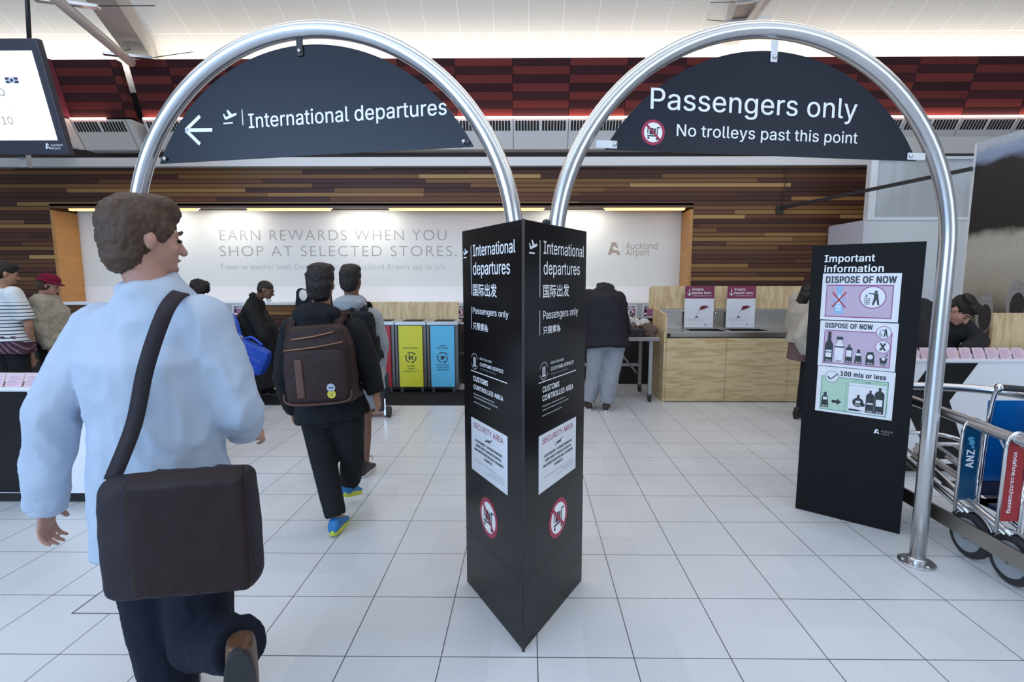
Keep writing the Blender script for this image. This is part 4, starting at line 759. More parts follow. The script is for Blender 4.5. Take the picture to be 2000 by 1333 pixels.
dec(o, [shape(T, W, H_, .24, .14, .25, PET)], bottle_blue, 'bottle_picture', 2); dec(o, [shape(T, W, H_, .24, .18, .21, [(a*.8, b*.8+.1) for a, b in PET])], mat('bottle_pale', (.62, .74, .86), .4), 'bottle_picture', 3)
dec(o, [shape(T, W, H_, .24, .14, .25, q) for q in (rect(-.24, 2.05, .24, 2.3), rect(-.5, .4, .5, .46), rect(-.5, .75, .5, .81), rect(-.5, 1.1, .5, 1.16))], bottle_blue, 'bottle_picture', 4)
dec(o, [stroke(T(.15, .27), T(.33, .60), .008), stroke(T(.15, .60), T(.33, .27), .008)], cross_red, 'cross', 5)
cu_, cv_ = T(.67, .50); dec(o, [circ(cu_, cv_, .235*H_)], plum, 'round_border', 2); dec(o, [circ(cu_, cv_, .215*H_)], fcard, 'round_field', 3); bin_man(o, T, W, H_, .68, .50, .185, 4)
o, T, W, H_ = card('poster_card', (78, 510), (612, 537), (593, 868), (61, 818))
tx(o, T, W, H_, 'DISPOSE OF NOW', .07, .85, .62, .10, weight=.034)
dec(o, [rect(*T(.065, .06), *T(.935, .80))], plum, 'picture_border', 0); dec(o, [rect(*T(.077, .08), *T(.923, .78))], lilac, 'picture_field', 1)
for k, (pts, x, s, m) in enumerate(((BOT, .14, .245, ink), (PET, .28, .25, fcard), (CAN, .41, .215, ink), (TUBE, .535, .215, ink), (JAR, .685, .215, ink), (CUP, .85, .195, ink))):
    dec(o, [shape(T, W, H_, x, .10, s, pts)], m, 'container_picture', 2+.1*k)
dec(o, [shape(T, W, H_, .28, .10, .25, q) for q in (rect(-.24, 1.98, .24, 2.25), rect(-.38, 1.3, .38, 1.42))], ink, 'container_picture', 3)
dec(o, [rect(*T(.10, .20), *T(.18, .30)), rect(*T(.10, .32), *T(.18, .36)), rect(*T(.375, .24), *T(.445, .38)), rect(*T(.50, .28), *T(.57, .33)), rect(*T(.83, .22), *T(.87, .27)), circ(*T(.685, .27), .05*H_)], fcard, 'container_labels', 4)
for x, s in ((.14, '750 ml'), (.28, '400 ml'), (.41, '500 ml'), (.535, '150 ml'), (.685, '250 ml'), (.85, '125 ml')): tx(o, T, W, H_, s, x, .115, .07, .035, fcard if x != .28 else ink, 'C', .02, 5)
for yy in (.80, .50):
    dec(o, [circ(*T(.83, yy), .135*H_)], plum, 'round_border', 2); dec(o, [circ(*T(.83, yy), .122*H_)], fcard, 'round_field', 3)
bin_man(o, T, W, H_, .835, .80, .105, 4); tx(o, T, W, H_, 'X', .83, .425, .085, .15, ink, 'C', .03, 4)
o, T, W, H_ = card('poster_card', (60, 822), (592, 872), (570, 1202), (44, 1128))
tx(o, T, W, H_, '100 mls or less', .31, .83, .58, .095, weight=.034)
tl_ = mat('poster_line', (.10, .30, .20), .5)
dec(o, [rect(*T(.06, .05), *T(.93, .79))], tl_, 'picture_border', 0); dec(o, [rect(*T(.07, .065), *T(.92, .775))], mint, 'picture_field', 1)
dec(o, [circ(*T(.20, .79), .125*H_)], ink, 'round_border', 2); dec(o, [circ(*T(.20, .79), .118*H_)], fcard, 'round_field', 3); dec(o, [stroke(T(.14, .79), T(.185, .73), .008), stroke(T(.185, .73), T(.28, .86), .006)], ink, 'tick', 4)
dec(o, [shape(T, W, H_, .125, .10, .23, TUBE)], ink, 'container_picture', 2); dec(o, [rect(*T(.10, .27), *T(.155, .33))], fcard, 'container_labels', 3); tx(o, T, W, H_, '100 ml', .125, .115, .07, .035, fcard, 'C', .02, 4)
dec(o, [[T(.22, .22), T(.29, .22), T(.29, .18), T(.35, .25), T(.29, .32), T(.29, .28), T(.22, .28)]], ink, 'arrow', 2)
dec(o, [rect(*T(.43, .07), *T(.905, .70))], fcard, 'bag_picture', 2); dec(o, [rect(*T(.43, .64), *T(.905, .645)), rect(*T(.43, .70), *T(.905, .706)), rect(*T(.43, .07), *T(.434, .70)), rect(*T(.398, .07), *T(.402, .70)), rect(*T(.43, .735), *T(.62, .74)), rect(*T(.72, .735), *T(.905, .74))], tl_, 'bag_lines', 3)
tx(o, T, W, H_, '20 CM', .67, .72, .07, .03, ink, 'C', .02, 4)
dec(o, [shape(T, W, H_, .565, .20, .19, circ(0, .5, .52, 20)), shape(T, W, H_, .565, .20, .19, rect(-.12, 1.0, .12, 1.35)), shape(T, W, H_, .632, .25, .06, circ(0, 0, .6, 14)), shape(T, W, H_, .715, .10, .25, CAN), shape(T, W, H_, .83, .10, .29, CAN), [T(.45, .10), T(.56, .10), T(.64, .125), T(.56, .14), T(.45, .14)]], ink, 'container_picture', 4)
dec(o, [rect(*T(.535, .28), *T(.595, .33)), rect(*T(.675, .28), *T(.755, .31)), rect(*T(.79, .26), *T(.87, .40))], fcard, 'container_labels', 5)
for x, s in ((.565, '50 ml'), (.715, '75 ml'), (.83, '100 ml')): tx(o, T, W, H_, s, x, .115 if x > .6 else .225, .07, .035, fcard, 'C', .02, 6)
u0, v0 = fi.uv(*q4(443, 1286)); h = fi.uv(*q4(443, 1255))[1]-v0; a_mark(fi, u0, v0, h, swhite, info)
it('Auckland', (492, 1283), (573, 1285), 1268, dim); it('Airport', (492, 1298), (548, 1301), 1286, dim)
# ---------------------------------------------------------------- recycling bins on the black mat
g = G('entrance_mat', .9, .1); f = g.noise(g.vec, 240., 2.); rib = g.line(g.x, .02, .006); g.bump(f, .5, .004)
mat_m = g.color(g.mix(g.op('MULTIPLY', rib, .5), g.mix(f, (.012, .012, .014), (.035, .035, .04)), (.008, .008, .009)))
bm = bmesh.new(); box(bm, -4.6, -.25, 6.19, 7.08, 0.0, .010); tag(put('floor_mat', bm, mat_m), 'black ribbed floor mat under the three recycling bins', 'mat')
BY = 6.88; bx = lambda x: P(x, 700, BY).x
post_m = mat('bin_frame_steel', (.16, .155, .15), .35, .9, .08, 10)
bl_m = mat('bin_lid', (.50, .56, .60), .35, .6, .05, 6)
BPx = Plane((0, BY-.012, 0), (1, 0, 0), (0, 0, 1))
def recycle_bin(label, x0, x1, col, cname, rows, kind):
    """x0..x1 door panel in metres"""
    t = thing('recycling_bin', label, 'bin', ((x0+x1)/2, BY+.25, 0), 'recycling bins in a row')
    gap = .105/2
    bm = bmesh.new(); box(bm, x0-gap+.001, x1+gap-.001, BY+.02, BY+.46, .085, .945); put('bin_body', bm, post_m, t)
    for e in (x0-gap+.002, x1+gap-.030):
        bm = bmesh.new(); box(bm, e, e+.028, BY-.004, BY+.02, .085, .945); put('corner_post', bm, post_m, t, bevel=.003)
    bm = bmesh.new(); box(bm, x0, x1, BY-.012, BY+.019, .09, .935); d = put('door', bm, mat(cname, col, .4, 0, .03, 4), t, bevel=.003)
    bm = bmesh.new(); box(bm, x0-gap+.001, x1+gap-.001, BY-.02, BY+.47, .945, .985); put('lid', bm, bl_m, t, bevel=.004)
    bm = bmesh.new(); box(bm, x0+.03, x1-.03, BY+.12, BY+.36, .985, .992); put('lid_opening', bm, dark_slot, t)
    for e in (x0, x1-.04):
        for yy in (BY+.03, BY+.41):
            bm = bmesh.new(); box(bm, e, e+.04, yy, yy+.04, .010, .085); put('foot', bm, post_m, t)
    xc = (x0+x1)/2
    for s, z, w_, c_ in rows: text(BPx, s, xc, z, w_, c_, ink, d, align='C', weight=.014)
    if kind:
        polys = []
        for a in (50, 170, 290): polys += ringpolys(xc, .50, .062, .075, 40, a, a+82)
        for a in (50, 170, 290):
            e = R(a); q = (xc+.0685*math.cos(e), .50+.0685*math.sin(e)); tn = (math.sin(e), -math.cos(e)); rd = (math.cos(e), math.sin(e))
            polys.append([(q[0]+rd[0]*.018, q[1]+rd[1]*.018), (q[0]-rd[0]*.018, q[1]-rd[1]*.018), (q[0]+tn[0]*.022, q[1]+tn[1]*.022)])
        if kind == 1:
            polys += [rect(xc-.030, .47, xc-.006, .52), [(xc-.030, .52), (xc-.006, .52), (xc-.013, .535), (xc-.013, .555), (xc-.023, .555), (xc-.023, .535)], rect(xc+.004, .47, xc+.016, .525), rect(xc+.020, .47, xc+.032, .525)]
        else:
            polys += [[(xc-.03, .475), (xc+.012, .468), (xc+.018, .52), (xc-.024, .527)], [(xc+.022, .49), (xc+.036, .488), (xc+.038, .52), (xc+.024, .522)]]
        decal(BPx, polys, ink, d, 'recycling_symbol', d=.0015)
    return t
yx0, yx1 = bx(780), bx(826); pit = bx(842)-yx0
recycle_bin('red-fronted bin, leftmost of the three, half hidden by the boy in grey hoodie', yx0-pit, yx1-pit, (.36, .012, .018), 'bin_red', [], 0)
recycle_bin('yellow-fronted recycling bin marked glass, cans, plastics', yx0, yx1, (.62, .60, .03), 'bin_yellow', [('RECYCLING', .62, .19, .020), ('GLASS', .375, .105, .019), ('CANS', .338, .095, .019), ('PLASTICS 1-7', .300, .215, .019)], 1)
recycle_bin('sky-blue-fronted paper recycling bin beside the black pillar', yx0+pit, yx1+pit, (.10, .45, .72), 'bin_blue', [('PAPER', .652, .09, .019), ('RECYCLING', .618, .16, .019), ('OFFICE PAPER', .388, .19, .018), ('NEWSPAPER', .356, .165, .018), ('MAGAZINES', .324, .16, .018)], 2)
bm = bmesh.new(); box(bm, P(718, 600, 7.42).x, P(895.5, 600, 7.42).x, 7.42, 7.445, .0, P(800, 590, 7.42).z)
b_ = put('plywood_board', bm, ply_v, bevel=.003); tag(b_, 'pale plywood splash board standing behind the recycling bins', 'board')
# short steel handrail between the bins and the pillar
t = thing('steel_handrail', 'low steel handrail with two bars, mostly behind the black pillar, beside the blue bin', 'rail', (-.75, 6.9, 0))
x0, x1 = bx(890), bx(985)
for z in (.95, .545):
    bm = bmesh.new(); tube(bm, [(x0, 6.95, z), (x1, 6.95, z)], .022, 14); put('bar', bm, steel, t, smooth=True)
bm = bmesh.new(); tube(bm, [(x1-.03, 6.95, 0.0), (x1-.03, 6.95, 1.0)], .025, 14); put('post', bm, steel, t, smooth=True)

# poster boards along the wall below the panel
lb = mat('board_grey', (.46, .48, .53), .5, 0, .03, 3)
def wall_poster(label, xa, xb, items):
    Y = Y0-.03; x0, x1 = P(xa, 605, Y).x, P(xb, 605, Y).x; z1, z0 = P(xa, 593, Y).z, P(xa, 622, Y).z
    t = thing('poster_board', label, 'poster', ((x0+x1)/2, Y, z0), 'grey poster boards under the white panel')
    bm = bmesh.new(); box(bm, x0, x1, Y, Y+.025, z0, z1); put('board', bm, lb, t)
    pl = Plane((0, Y, 0), (1, 0, 0), (0, 0, 1))
    for a, b, kind in items:
        u0, u1 = P(a, 605, Y).x, P(b, 605, Y).x; v1, v0 = P(a, 597, Y).z, P(a, 618, Y).z
        c_ = decal(pl, [rect(u0-.02, v0-.015, u1+.02, v1+.012)], fcard, t, 'paper', d=.001)
        decal(pl, [rect(u0, v0, u1, v1-.045)], mat('poster_rose', (.40, .17, .29), .5), t, 'poster_picture', d=.002)
        text(pl, 'DISPOSE OF NOW', (u0+u1)/2, v1-.034, (u1-u0)*.95, .026, ink, t, align='C', weight=.03, d=.002)
        if kind == 0: decal(pl, [circ(u1-.07, (v0+v1)/2-.02, .04)], fcard, t, 'round_field', d=.003); decal(pl, [circ(u1-.07, (v0+v1)/2-.02, .014, 12, .03)], ink, t, 'tidy_symbol', d=.004)
        else: decal(pl, [[(u0+.03+a_*.05, v0+b_*.05) for a_, b_ in BOT]], ink, t, 'container_picture', d=.003); decal(pl, [rect(u0+.01, v0+.02, u0+.05, v0+.05)], fcard, t, 'container_labels', d=.004)
wall_poster('grey poster board left of the man in dark coat', 405, 470, [(418, 441, 0), (456, 480, 1)])
wall_poster('grey poster board right of the old man bending over the table', 1205, 1300, [(1216, 1241, 0), (1257, 1280, 1)])
wall_poster('small grey poster board beside the plywood splash board, next to the black pillar', 896, 960, [(897, 907, 0)])

# ---------------------------------------------------------------- plywood sink unit
sx0, sx1, sy0, sy1 = 1.712, 3.75, 6.40, 7.02
t = thing('sink_cabinet', 'plywood sink cabinet with steel bench top, doors facing the hall', 'cabinet', ((sx0+sx1)/2, (sy0+sy1)/2, 0))
bm = bmesh.new(); box(bm, sx0+.031, sx1, sy0+.02, sy1, .02, .825); put('carcass', bm, ply_v, t)
bm = bmesh.new(); box(bm, sx0, sx0+.03, sy0, sy1, 0.0, .90)
put('side_panel', bm, ply_h, t)
# raised side wing sloping down to the front
bm = bmesh.new(); prism(bm, [(sx0, sy0+.0, .9005), (sx0, sy1, .9005), (sx0, sy1, 1.185), (sx0, sy0+.0, 1.12)], Vector((.0295, 0, 0))); put('side_wing', bm, ply_v, t)
dx = [sx0+.032, P(1418, 700, sy0).x, P(1540, 700, sy0).x, sx1]
for a, b in zip(dx[:-1], dx[1:]):
    bm = bmesh.new(); box(bm, a+.002, b-.002, sy0, sy0+.019, .012, .822); d_ = put('door', bm, ply_h, t, bevel=.0015)
bm = bmesh.new(); ell(bm, (dx[1]+.02, sy0-.004, .70), (.007, .006, .007), seg=10); put('lock', bm, steel, t, smooth=True)
bt = thing('steel_sink_bench', 'stainless steel bench top with two sink bowls and upstand, on the plywood cabinet', 'sink', ((sx0+sx1)/2, (sy0+sy1)/2, .83))
zt = .902
bowls = [(P(1345, 655, 6.6).x, P(1415, 655, 6.6).x), (P(1425, 655, 6.6).x, P(1500, 655, 6.6).x)]
bm = bmesh.new(); box(bm, sx0+.03, sx1, sy0-.01, sy0+.13, .84, zt); box(bm, sx0+.03, sx1, sy1-.12, sy1, .84, zt)
xs = [sx0+.03, bowls[0][0], bowls[0][1], bowls[1][0], bowls[1][1], sx1]
for a, b in ((xs[0], xs[1]), (xs[2], xs[3]), (xs[4], xs[5])): box(bm, a, b, sy0+.13, sy1-.12, .84, zt)
put('bench_top', bm, bench_steel, bt, bevel=.004)
for a, b in bowls:
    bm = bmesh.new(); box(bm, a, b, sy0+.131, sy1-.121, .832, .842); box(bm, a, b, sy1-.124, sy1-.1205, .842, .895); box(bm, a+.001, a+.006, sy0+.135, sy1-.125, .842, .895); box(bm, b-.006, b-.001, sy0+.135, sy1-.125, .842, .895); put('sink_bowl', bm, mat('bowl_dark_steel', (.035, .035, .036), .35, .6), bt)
bm = bmesh.new(); box(bm, sx0+.03, sx1, sy1, sy1+.02, .832, 1.155); box(bm, sx0+.03, sx1, sy1-.03, sy1, 1.12, 1.155); put('upstand', bm, bench_steel, bt)
bm = bmesh.new(); box(bm, sx0+.033, sx0+.075, sy0-.014, sy0-.0101, .842, .882); put('end_cap', bm, black_matt, bt)
bm = bmesh.new(); ell(bm, (P(1396, 612, sy1).x, sy1-.02, P(1396, 612, sy1).z), (.02, .02, .02), seg=12); put('tap_boss', bm, chrome, bt, smooth=True)
# plywood board with rounded corner
Yp = sy1+.03; x0 = P(1268, 580, Yp).x; z0, z1 = 1.157, P(1300, 559, Yp).z; rr = .05
pts = [(x0, Yp, z0), (sx1+.1, Yp, z0), (sx1+.1, Yp, z1)] + [(x0+rr-rr*math.sin(R(a)), Yp, z1-rr+rr*math.cos(R(a))) for a in range(0, 91, 15)]
bm = bmesh.new(); prism(bm, pts, Vector((0, .022, 0))); b_ = put('plywood_board', bm, ply_v); tag(b_, 'pale plywood splash board with rounded corner rising behind the steel sink', 'board')
def sink_poster(label, xa, xb):
    Y = sy1-.045; x0, x1 = P(xa, 600, Y).x, P(xb, 600, Y).x; z1, z0, zm = P(xa, 559, Y).z, max(.906, P(xa, 641, Y).z), P(xa, 583.5, Y).z
    t = thing('poster', label, 'poster', ((x0+x1)/2, Y, z0), 'posters above the sink bowls')
    bm = bmesh.new(); box(bm, x0, x1, Y, Y+.008, z0, z1); put('sheet', bm, mat('poster_sheet', (.74, .76, .82), .4), t)
    pl = Plane((x0, Y, z0), (1, 0, 0), (0, 0, 1)); W, H_ = x1-x0, z1-z0
    gm = G('poster_maroon', .4); c = gm.mix(gm.op('FRACT', gm.op('MULTIPLY', gm.noise(gm.vec, .8), 1.)), (.13, .01, .06), (.30, .03, .08)); gm.color(c)
    decal(pl, [rect(0, zm-z0, W, H_)], gm.m, t, 'header', d=.001)
    text(pl, 'Empty', .25*W, .895*H_, .38*W, .055*H_, swhite, t, d=.002, weight=.012); text(pl, 'liquids here', .25*W, .81*H_, .64*W, .055*H_, swhite, t, d=.002, weight=.012)
    text(pl, 'aucklandairport.co.nz', .25*W, .755*H_, .66*W, .022*H_, swhite, t, d=.002, weight=.01)
    decal(pl, [rect(.14*W, .79*H_, .16*W, .93*H_), stroke((.15*W, .77*H_), (.08*W, .83*H_), .02*W), stroke((.15*W, .77*H_), (.22*W, .83*H_), .02*W)], swhite, t, 'arrow', d=.002)
    thin = mat('drawing_grey', (.45, .45, .5), .5)
    bt_ = [(.52, .44), (.60, .52), (.74, .54), (.92, .66), (.97, .58), (.82, .46), (.70, .42), (.56, .40)]
    decal(pl, [stroke((a*W, b*H_), (c_*W, d_*H_), .006*W) for (a, b), (c_, d_) in zip(bt_, bt_[1:]+bt_[:1])] + [stroke((a*W, b*H_), (c_*W, d_*H_), .006*W) for a, b, c_, d_ in ((.14, .17, .66, .17), (.14, .20, .66, .20), (.16, .17, .24, .07), (.64, .17, .56, .07), (.24, .07, .56, .07), (.14, .20, .14, .17), (.66, .20, .66, .17))], thin, t, 'drawing', d=.002)
    decal(pl, [[(.50*W, .43*H_), (.56*W, .515*H_), (.70*W, .53*H_), (.84*W, .505*H_), (.72*W, .46*H_), (.58*W, .425*H_)]], mat('wine_red', (.16, .01, .03), .4), t, 'liquid_picture', d=.0026)
    decal(pl, [stroke((.50*W, .42*H_), (.42*W, .32*H_), .008*W), [(.34*W, .20*H_), (.42*W, .29*H_), (.50*W, .235*H_), (.40*W, .24*H_)]], mat('splash_dark', (.10, .08, .10), .4), t, 'splash_picture', d=.0026)
    a_mark(pl, .70*W, .045*H_, .045*H_, ink, t, d=.002); text(pl, 'Auckland', .80*W, .075*H_, .17*W, .018*H_, thin, t, d=.002); text(pl, 'Airport', .80*W, .045*H_, .13*W, .018*H_, thin, t, d=.002)
sink_poster('Empty liquids here poster over the left sink bowl', 1337, 1394); sink_poster('Empty liquids here poster over the right sink bowl', 1419, 1475)

# ---------------------------------------------------------------- steel work table on castors with discarded things
tx0, tx1, ty0, ty1 = .62, 1.655, 6.40, 7.05
t = thing('steel_work_table', 'steel work table on castors between the bending old man and the sink cabinet', 'table', ((tx0+tx1)/2, (ty0+ty1)/2, 0))
bm = bmesh.new(); box(bm, tx0, tx1, ty0-.02, ty1+.02, .785, .835); put('table_top', bm, mat('table_steel', (.40, .38, .39), .35, .8, .06, 8), t, bevel=.006)
leg_m = mat('leg_grey', (.40, .42, .44), .4, .5, .05, 8)
for x in (tx0+.06, tx1-.10):
    for y in (ty0+.03, ty1-.03):
        bm = bmesh.new(); box(bm, x-.021, x+.021, y-.021, y+.021, .10, .785); put('leg', bm, leg_m, t, bevel=.003)
        c_ = None
        bm = bmesh.new(); tube(bm, [(x-.018, y-.015, .037), (x+.018, y-.015, .037)], .0365, 18); cs = put('castor', bm, rubber, t, smooth=False)
        bm = bmesh.new(); box(bm, x-.026, x+.026, y-.022, y+.022, .08, .10); box(bm, x-.026, x-.021, y-.02, y+.012, .03, .09); box(bm, x+.021, x+.026, y-.02, y+.012, .03, .09); put('castor_fork', bm, post_m, cs)
bm = bmesh.new(); box(bm, tx0+.06, tx1-.10, ty1-.045, ty1-.02, .36, .40); put('stretcher', bm, leg_m, t)
bm = bmesh.new(); tube(bm, [(tx0+.5, ty0+.06, .70), (tx1-.16, ty1-.1, .28)], .014, 8); put('diagonal_brace', bm, leg_m, t)
random.seed(3)
blk = mat('discard_black', (.02, .02, .022), .35); clear = mat('discard_film', (.55, .56, .57), .25, 0, .15, 20); brn = mat('discard_brown', (.10, .065, .05), .45, 0, .3, 14)
def scrap(label, name, cat, c, kind):
    bm = bmesh.new(); c = Vector(c)
    if kind == 'tray': box(bm, c.x-.10, c.x+.10, c.y-.07, c.y+.07, c.z, c.z+.10)
    elif kind == 'bag':
        for k in range(7): ell(bm, c+Vector((random.uniform(-.09, .09), random.uniform(-.06, .06), random.uniform(.03, .12))), (random.uniform(.05, .09), random.uniform(.04, .07), random.uniform(.03, .07)), seg=10)
    elif kind == 'holder':
        for k in range(5):
            a = random.uniform(0, 3.1); d = Vector((math.cos(a), .3, random.uniform(.2, 1.1))).normalized(); q = c+Vector((random.uniform(-.06, .06), random.uniform(-.05, .05), .015)); chain(bm, [q, q+d*random.uniform(.10, .17)], [.013, .011], seg=8)
    me = solid(bm, .008, 2, .022 if kind == 'bag' else 0, (22, 22, 22), .004) if kind != 'tray' else None
    m = {'tray': blk, 'bag': clear if 'clear' in label or 'white' in label else brn, 'holder': blk}[kind]
    o = put(name, bm, m, bevel=.006) if me is None else put_mesh(name, me, m)
    tag(o, label, cat, 'discarded items on the work table')
zt_ = .836
scrap('black plastic tray at the front of the discarded pile on the steel table', 'plastic_tray', 'tray', (P(1238, 655, 6.5).x, 6.48, zt_), 'tray')
scrap('crumpled clear plastic bag heaped at the back of the steel table', 'plastic_bag', 'bag', (1.38, 6.78, zt_+.06), 'bag')
scrap('crumpled white plastic bag leaning on the plywood wing of the sink cabinet', 'plastic_bag', 'bag', (1.52, 6.86, zt_+.02), 'bag')
scrap('crumpled brown see-through bag at the right end of the steel table', 'plastic_bag', 'bag', (1.53, 6.55, zt_), 'bag')
scrap('dark brown wrapping lying in the middle of the pile on the steel table', 'wrapping', 'bag', (1.40, 6.66, zt_), 'bag')
scrap('tangle of black plastic sticks beside the old man on the steel table', 'plastic_sticks', 'plastic', (1.20, 6.68, zt_), 'holder')
scrap('tangle of black and grey plastic sticks on top of the clear bag', 'plastic_sticks', 'plastic', (1.30, 6.80, zt_+.13), 'holder')

# ---------------------------------------------------------------- writing desks with card racks
pinkp = mat('card_pink', (.70, .52, .60), .5, 0, .05, 8)
def desk(label, x0, x1, y0, zt, chev, cards, gap_px, cgroup, cw):
    t = thing('writing_desk', label, 'desk', ((x0+x1)/2, y0+.25, 0), 'white writing desks with black chevrons')
    bm = bmesh.new(); box(bm, x0, x1, y0, y0+.03, .08, zt-.02); put('front_panel', bm, white_lam, t)
    bm = bmesh.new(); box(bm, x0-.01, x1+.01, y0-.012, y0+.55, zt-.022, zt); put('desk_top', bm, white_lam, t, bevel=.003)
    bm = bmesh.new(); box(bm, x0+.02, x1-.02, y0+.04, y0+.50, 0.0, .08); put('plinth', bm, black_matt, t)
    for e in (x0, x1-.03):
        bm = bmesh.new(); box(bm, e, e+.03, y0+.03, y0+.52, .08, zt-.022); put('side_panel', bm, white_lam, t)
    pl = Plane((0, y0, 0), (1, 0, 0), (0, 0, 1))
    bm = bmesh.new(); prism(bm, [pl.at(u, v, .0005) for u, v in chev], pl.n*.0015); put('black_chevron', bm, black_gloss, t)
    bm = bmesh.new(); box(bm, x0+.02, x1-.02, y0+.055, y0+.062, zt, zt+.03); put('rack_back', bm, white_lam, t)
    x = cards[0]; k = 0
    while x + cw < cards[1]:
        c_ = bmesh.new(); h = .085
        prism(c_, [(x, y0+.004, zt+.001), (x+cw, y0+.004, zt+.001), (x+cw, y0+.045, zt+h), (x, y0+.045, zt+h)], Vector((0, .008, 0)))
        o = put('card_stack', c_, pinkp); o['label'] = cgroup[1]; o['category'] = 'cards'; o['group'] = cgroup[0]
        plc = Plane((x, y0+.004, zt+.001), (1, 0, 0), (0, .041, .084))
        decal(plc, [rect(cw*.1, .012+.009*j, cw*(.9 if j % 3 else .6), .0145+.009*j) for j in range(8)], mat('print_rose', (.42, .26, .36), .5), o, 'printed_lines', d=.0008)
        x += cw+gap_px; k += 1
    return t
ry = 4.0; pd = Plane((0, ry, 0), (1, 0, 0), (0, 0, 1)); q7 = lambda x, y: pd.uv(1520+x/3.173, 440+y/3.173); q8 = lambda x, y: pd.uv(1520+x/3.173, 760+y/3.173)
tp = P(1850, 702, ry).z; zc_ = tp-.03
a, b, c_, d_, e_ = q7(950, 850), q7(1240, 850), q7(1060, 1090), q8(1180, 316), q8(985, 318)
tipx = a[0]-(b[0]-c_[0]); bz = .12
desk('white writing desk with a black chevron, right-hand side behind the trolleys', 2.75, 5.4, ry, tp, [(a[0], zc_), (b[0], zc_), (c_[0], c_[1]), (d_[0], bz), (e_[0]-.05, bz), (tipx, c_[1])], (2.8, 5.6), .018, ('pink cards on the right-hand desk', 'stack of pink arrival cards in the rack of the right-hand desk'), .085)
ly = 3.37; pd2 = Plane((0, ly, 0), (1, 0, 0), (0, 0, 1)); tipL = pd2.uv(132, 878); tl_t = P(20, 757, ly).z
tu = pd2.uv(52, 770); bz = .02
t_ = desk('white writing desk with a black chevron at the left edge of the photo', -5.8, -2.72, ly, tl_t, [(tu[0]-.75, tl_t-.03), (tu[0], tl_t-.03), (tipL[0], tipL[1]), (tu[0], .085), (tu[0]-.75, .085), (tipL[0]-.75, tipL[1])], (-4.6, -2.9), .02, ('pink cards on the left-hand desk', 'stack of pink arrival cards in the rack of the left-hand desk'), .11)

# ---------------------------------------------------------------- right-hand side: glazed partition, brace, picture wall, plywood
fr = mat('frame_white', (.72, .74, .76), .4, 0, .02, 3); pnl = mat('panel_pale', (.60, .63, .65), .45, 0, .03, 2)
px0, px1, py, zl, zh = 4.40, 8.6, 6.77, 2.32, 3.10
t = thing('glazed_partition', 'white partition with frosted glass upper panes, right of the timber wall', 'partition', (px0, py, 0))
bm = bmesh.new(); box(bm, px0, px1, py, py+.06, 0, zl); put('lower_panel', bm, pnl, t)
bm = bmesh.new(); box(bm, px0-.06, px0, py, 7.55, 0, zl); put('return_panel', bm, mat('panel_lilac', (.60, .60, .66), .45, 0, .02, 2), t)
for e in (px0-.03, px0+2.05):
    bm = bmesh.new(); box(bm, e, e+.09, py-.015, py+.075, zl, zh+.04); put('frame_post', bm, fr, t, bevel=.003)
for z in (zl, zh-.02):
    bm = bmesh.new(); box(bm, px0+.06, px1, py-.012, py+.07, z, z+.035); put('frame_rail', bm, fr, t)
gl = G('frosted_glass', .35, .5); c = gl.mix(gl.ramp(gl.noise(gl.comb(gl.op('MULTIPLY', gl.x, 2.4), gl.y, gl.op('MULTIPLY', gl.z, .5)), 1.2, 2), [(.42, (0, 0, 0)), (.55, (1, 1, 1))]), (.50, .53, .54), (.63, .67, .72)); gl.color(c)
gl.b.inputs['Transmission Weight'].default_value = .25
for a, b in ((px0+.06, px0+2.05), (px0+2.14, px1)):
    bm = bmesh.new(); box(bm, a, b, py+.02, py+.032, zl+.035, zh-.02); put('frosted_pane', bm, gl.m, t)
bm = bmesh.new(); box(bm, px0+.1, px1, py-.05, py+.12, zh+.04, zh+.24); put('header', bm, mat('header_grey', (.40, .40, .38), .5, 0, .03, 3), t)
# picture wall
bA, bB = Vector((4.71, 5.60, 0)), Vector((4.75, 4.62, 0)); zb0, zb1 = .95, 2.98
pb = Plane(bA, bB-bA, (0, 0, 1)); W = (bB-bA).length
t = thing('picture_wall', 'tall landscape picture wall of hills and grass at the right edge', 'picture', bA)
g = G('landscape_print', .5, .3)
wob = g.noise(g.vec, 2.0, 4.); zz = g.op('ADD', g.z, g.op('MULTIPLY', g.op('SUBTRACT', wob, .5), .35))
ridge = g.op('ADD', zz, g.op('MULTIPLY', g.op('SUBTRACT', 5.60, g.y), -.10))
land = g.ramp(g.op('DIVIDE', g.op('SUBTRACT', ridge, .95), 2.0), [(.0, (.07, .06, .05)), (.12, (.16, .135, .10)), (.22, (.42, .38, .30)), (.42, (.55, .51, .42)), (.49, (.52, .48, .39)), (.535, (.030, .026, .023)), (.86, (.040, .036, .033)), (.90, (.30, .38, .54)), (.955, (.38, .46, .62)), (.975, (.52, .57, .63)), (1.0, (.55, .60, .66))])
tex = g.noise(g.vec, 26., 5.); c = g.mix(g.op('MULTIPLY', tex, .5), land, g.mix(.5, land, (.02, .02, .02))); g.color(c)
bm = bmesh.new(); obox(bm, bA+Vector((0, 0, zb0)), pb.u, pb.v, -pb.n, W, zb1-zb0, .03); put('printed_face', bm, g.m, t)
bm = bmesh.new(); obox(bm, bA+Vector((0, 0, zb0))-pb.u*.03, pb.u, pb.v, -pb.n, .03, zb1-zb0, .05); put('edge_strip', bm, fr, t)
bm = bmesh.new(); obox(bm, bA+pb.u*.1, pb.u, pb.v, -pb.n, W-.2, zb0, .05); put('base', bm, black_matt, t)
rock = mat('rock_print', (.30, .29, .28), .8, 0, .5, 30)
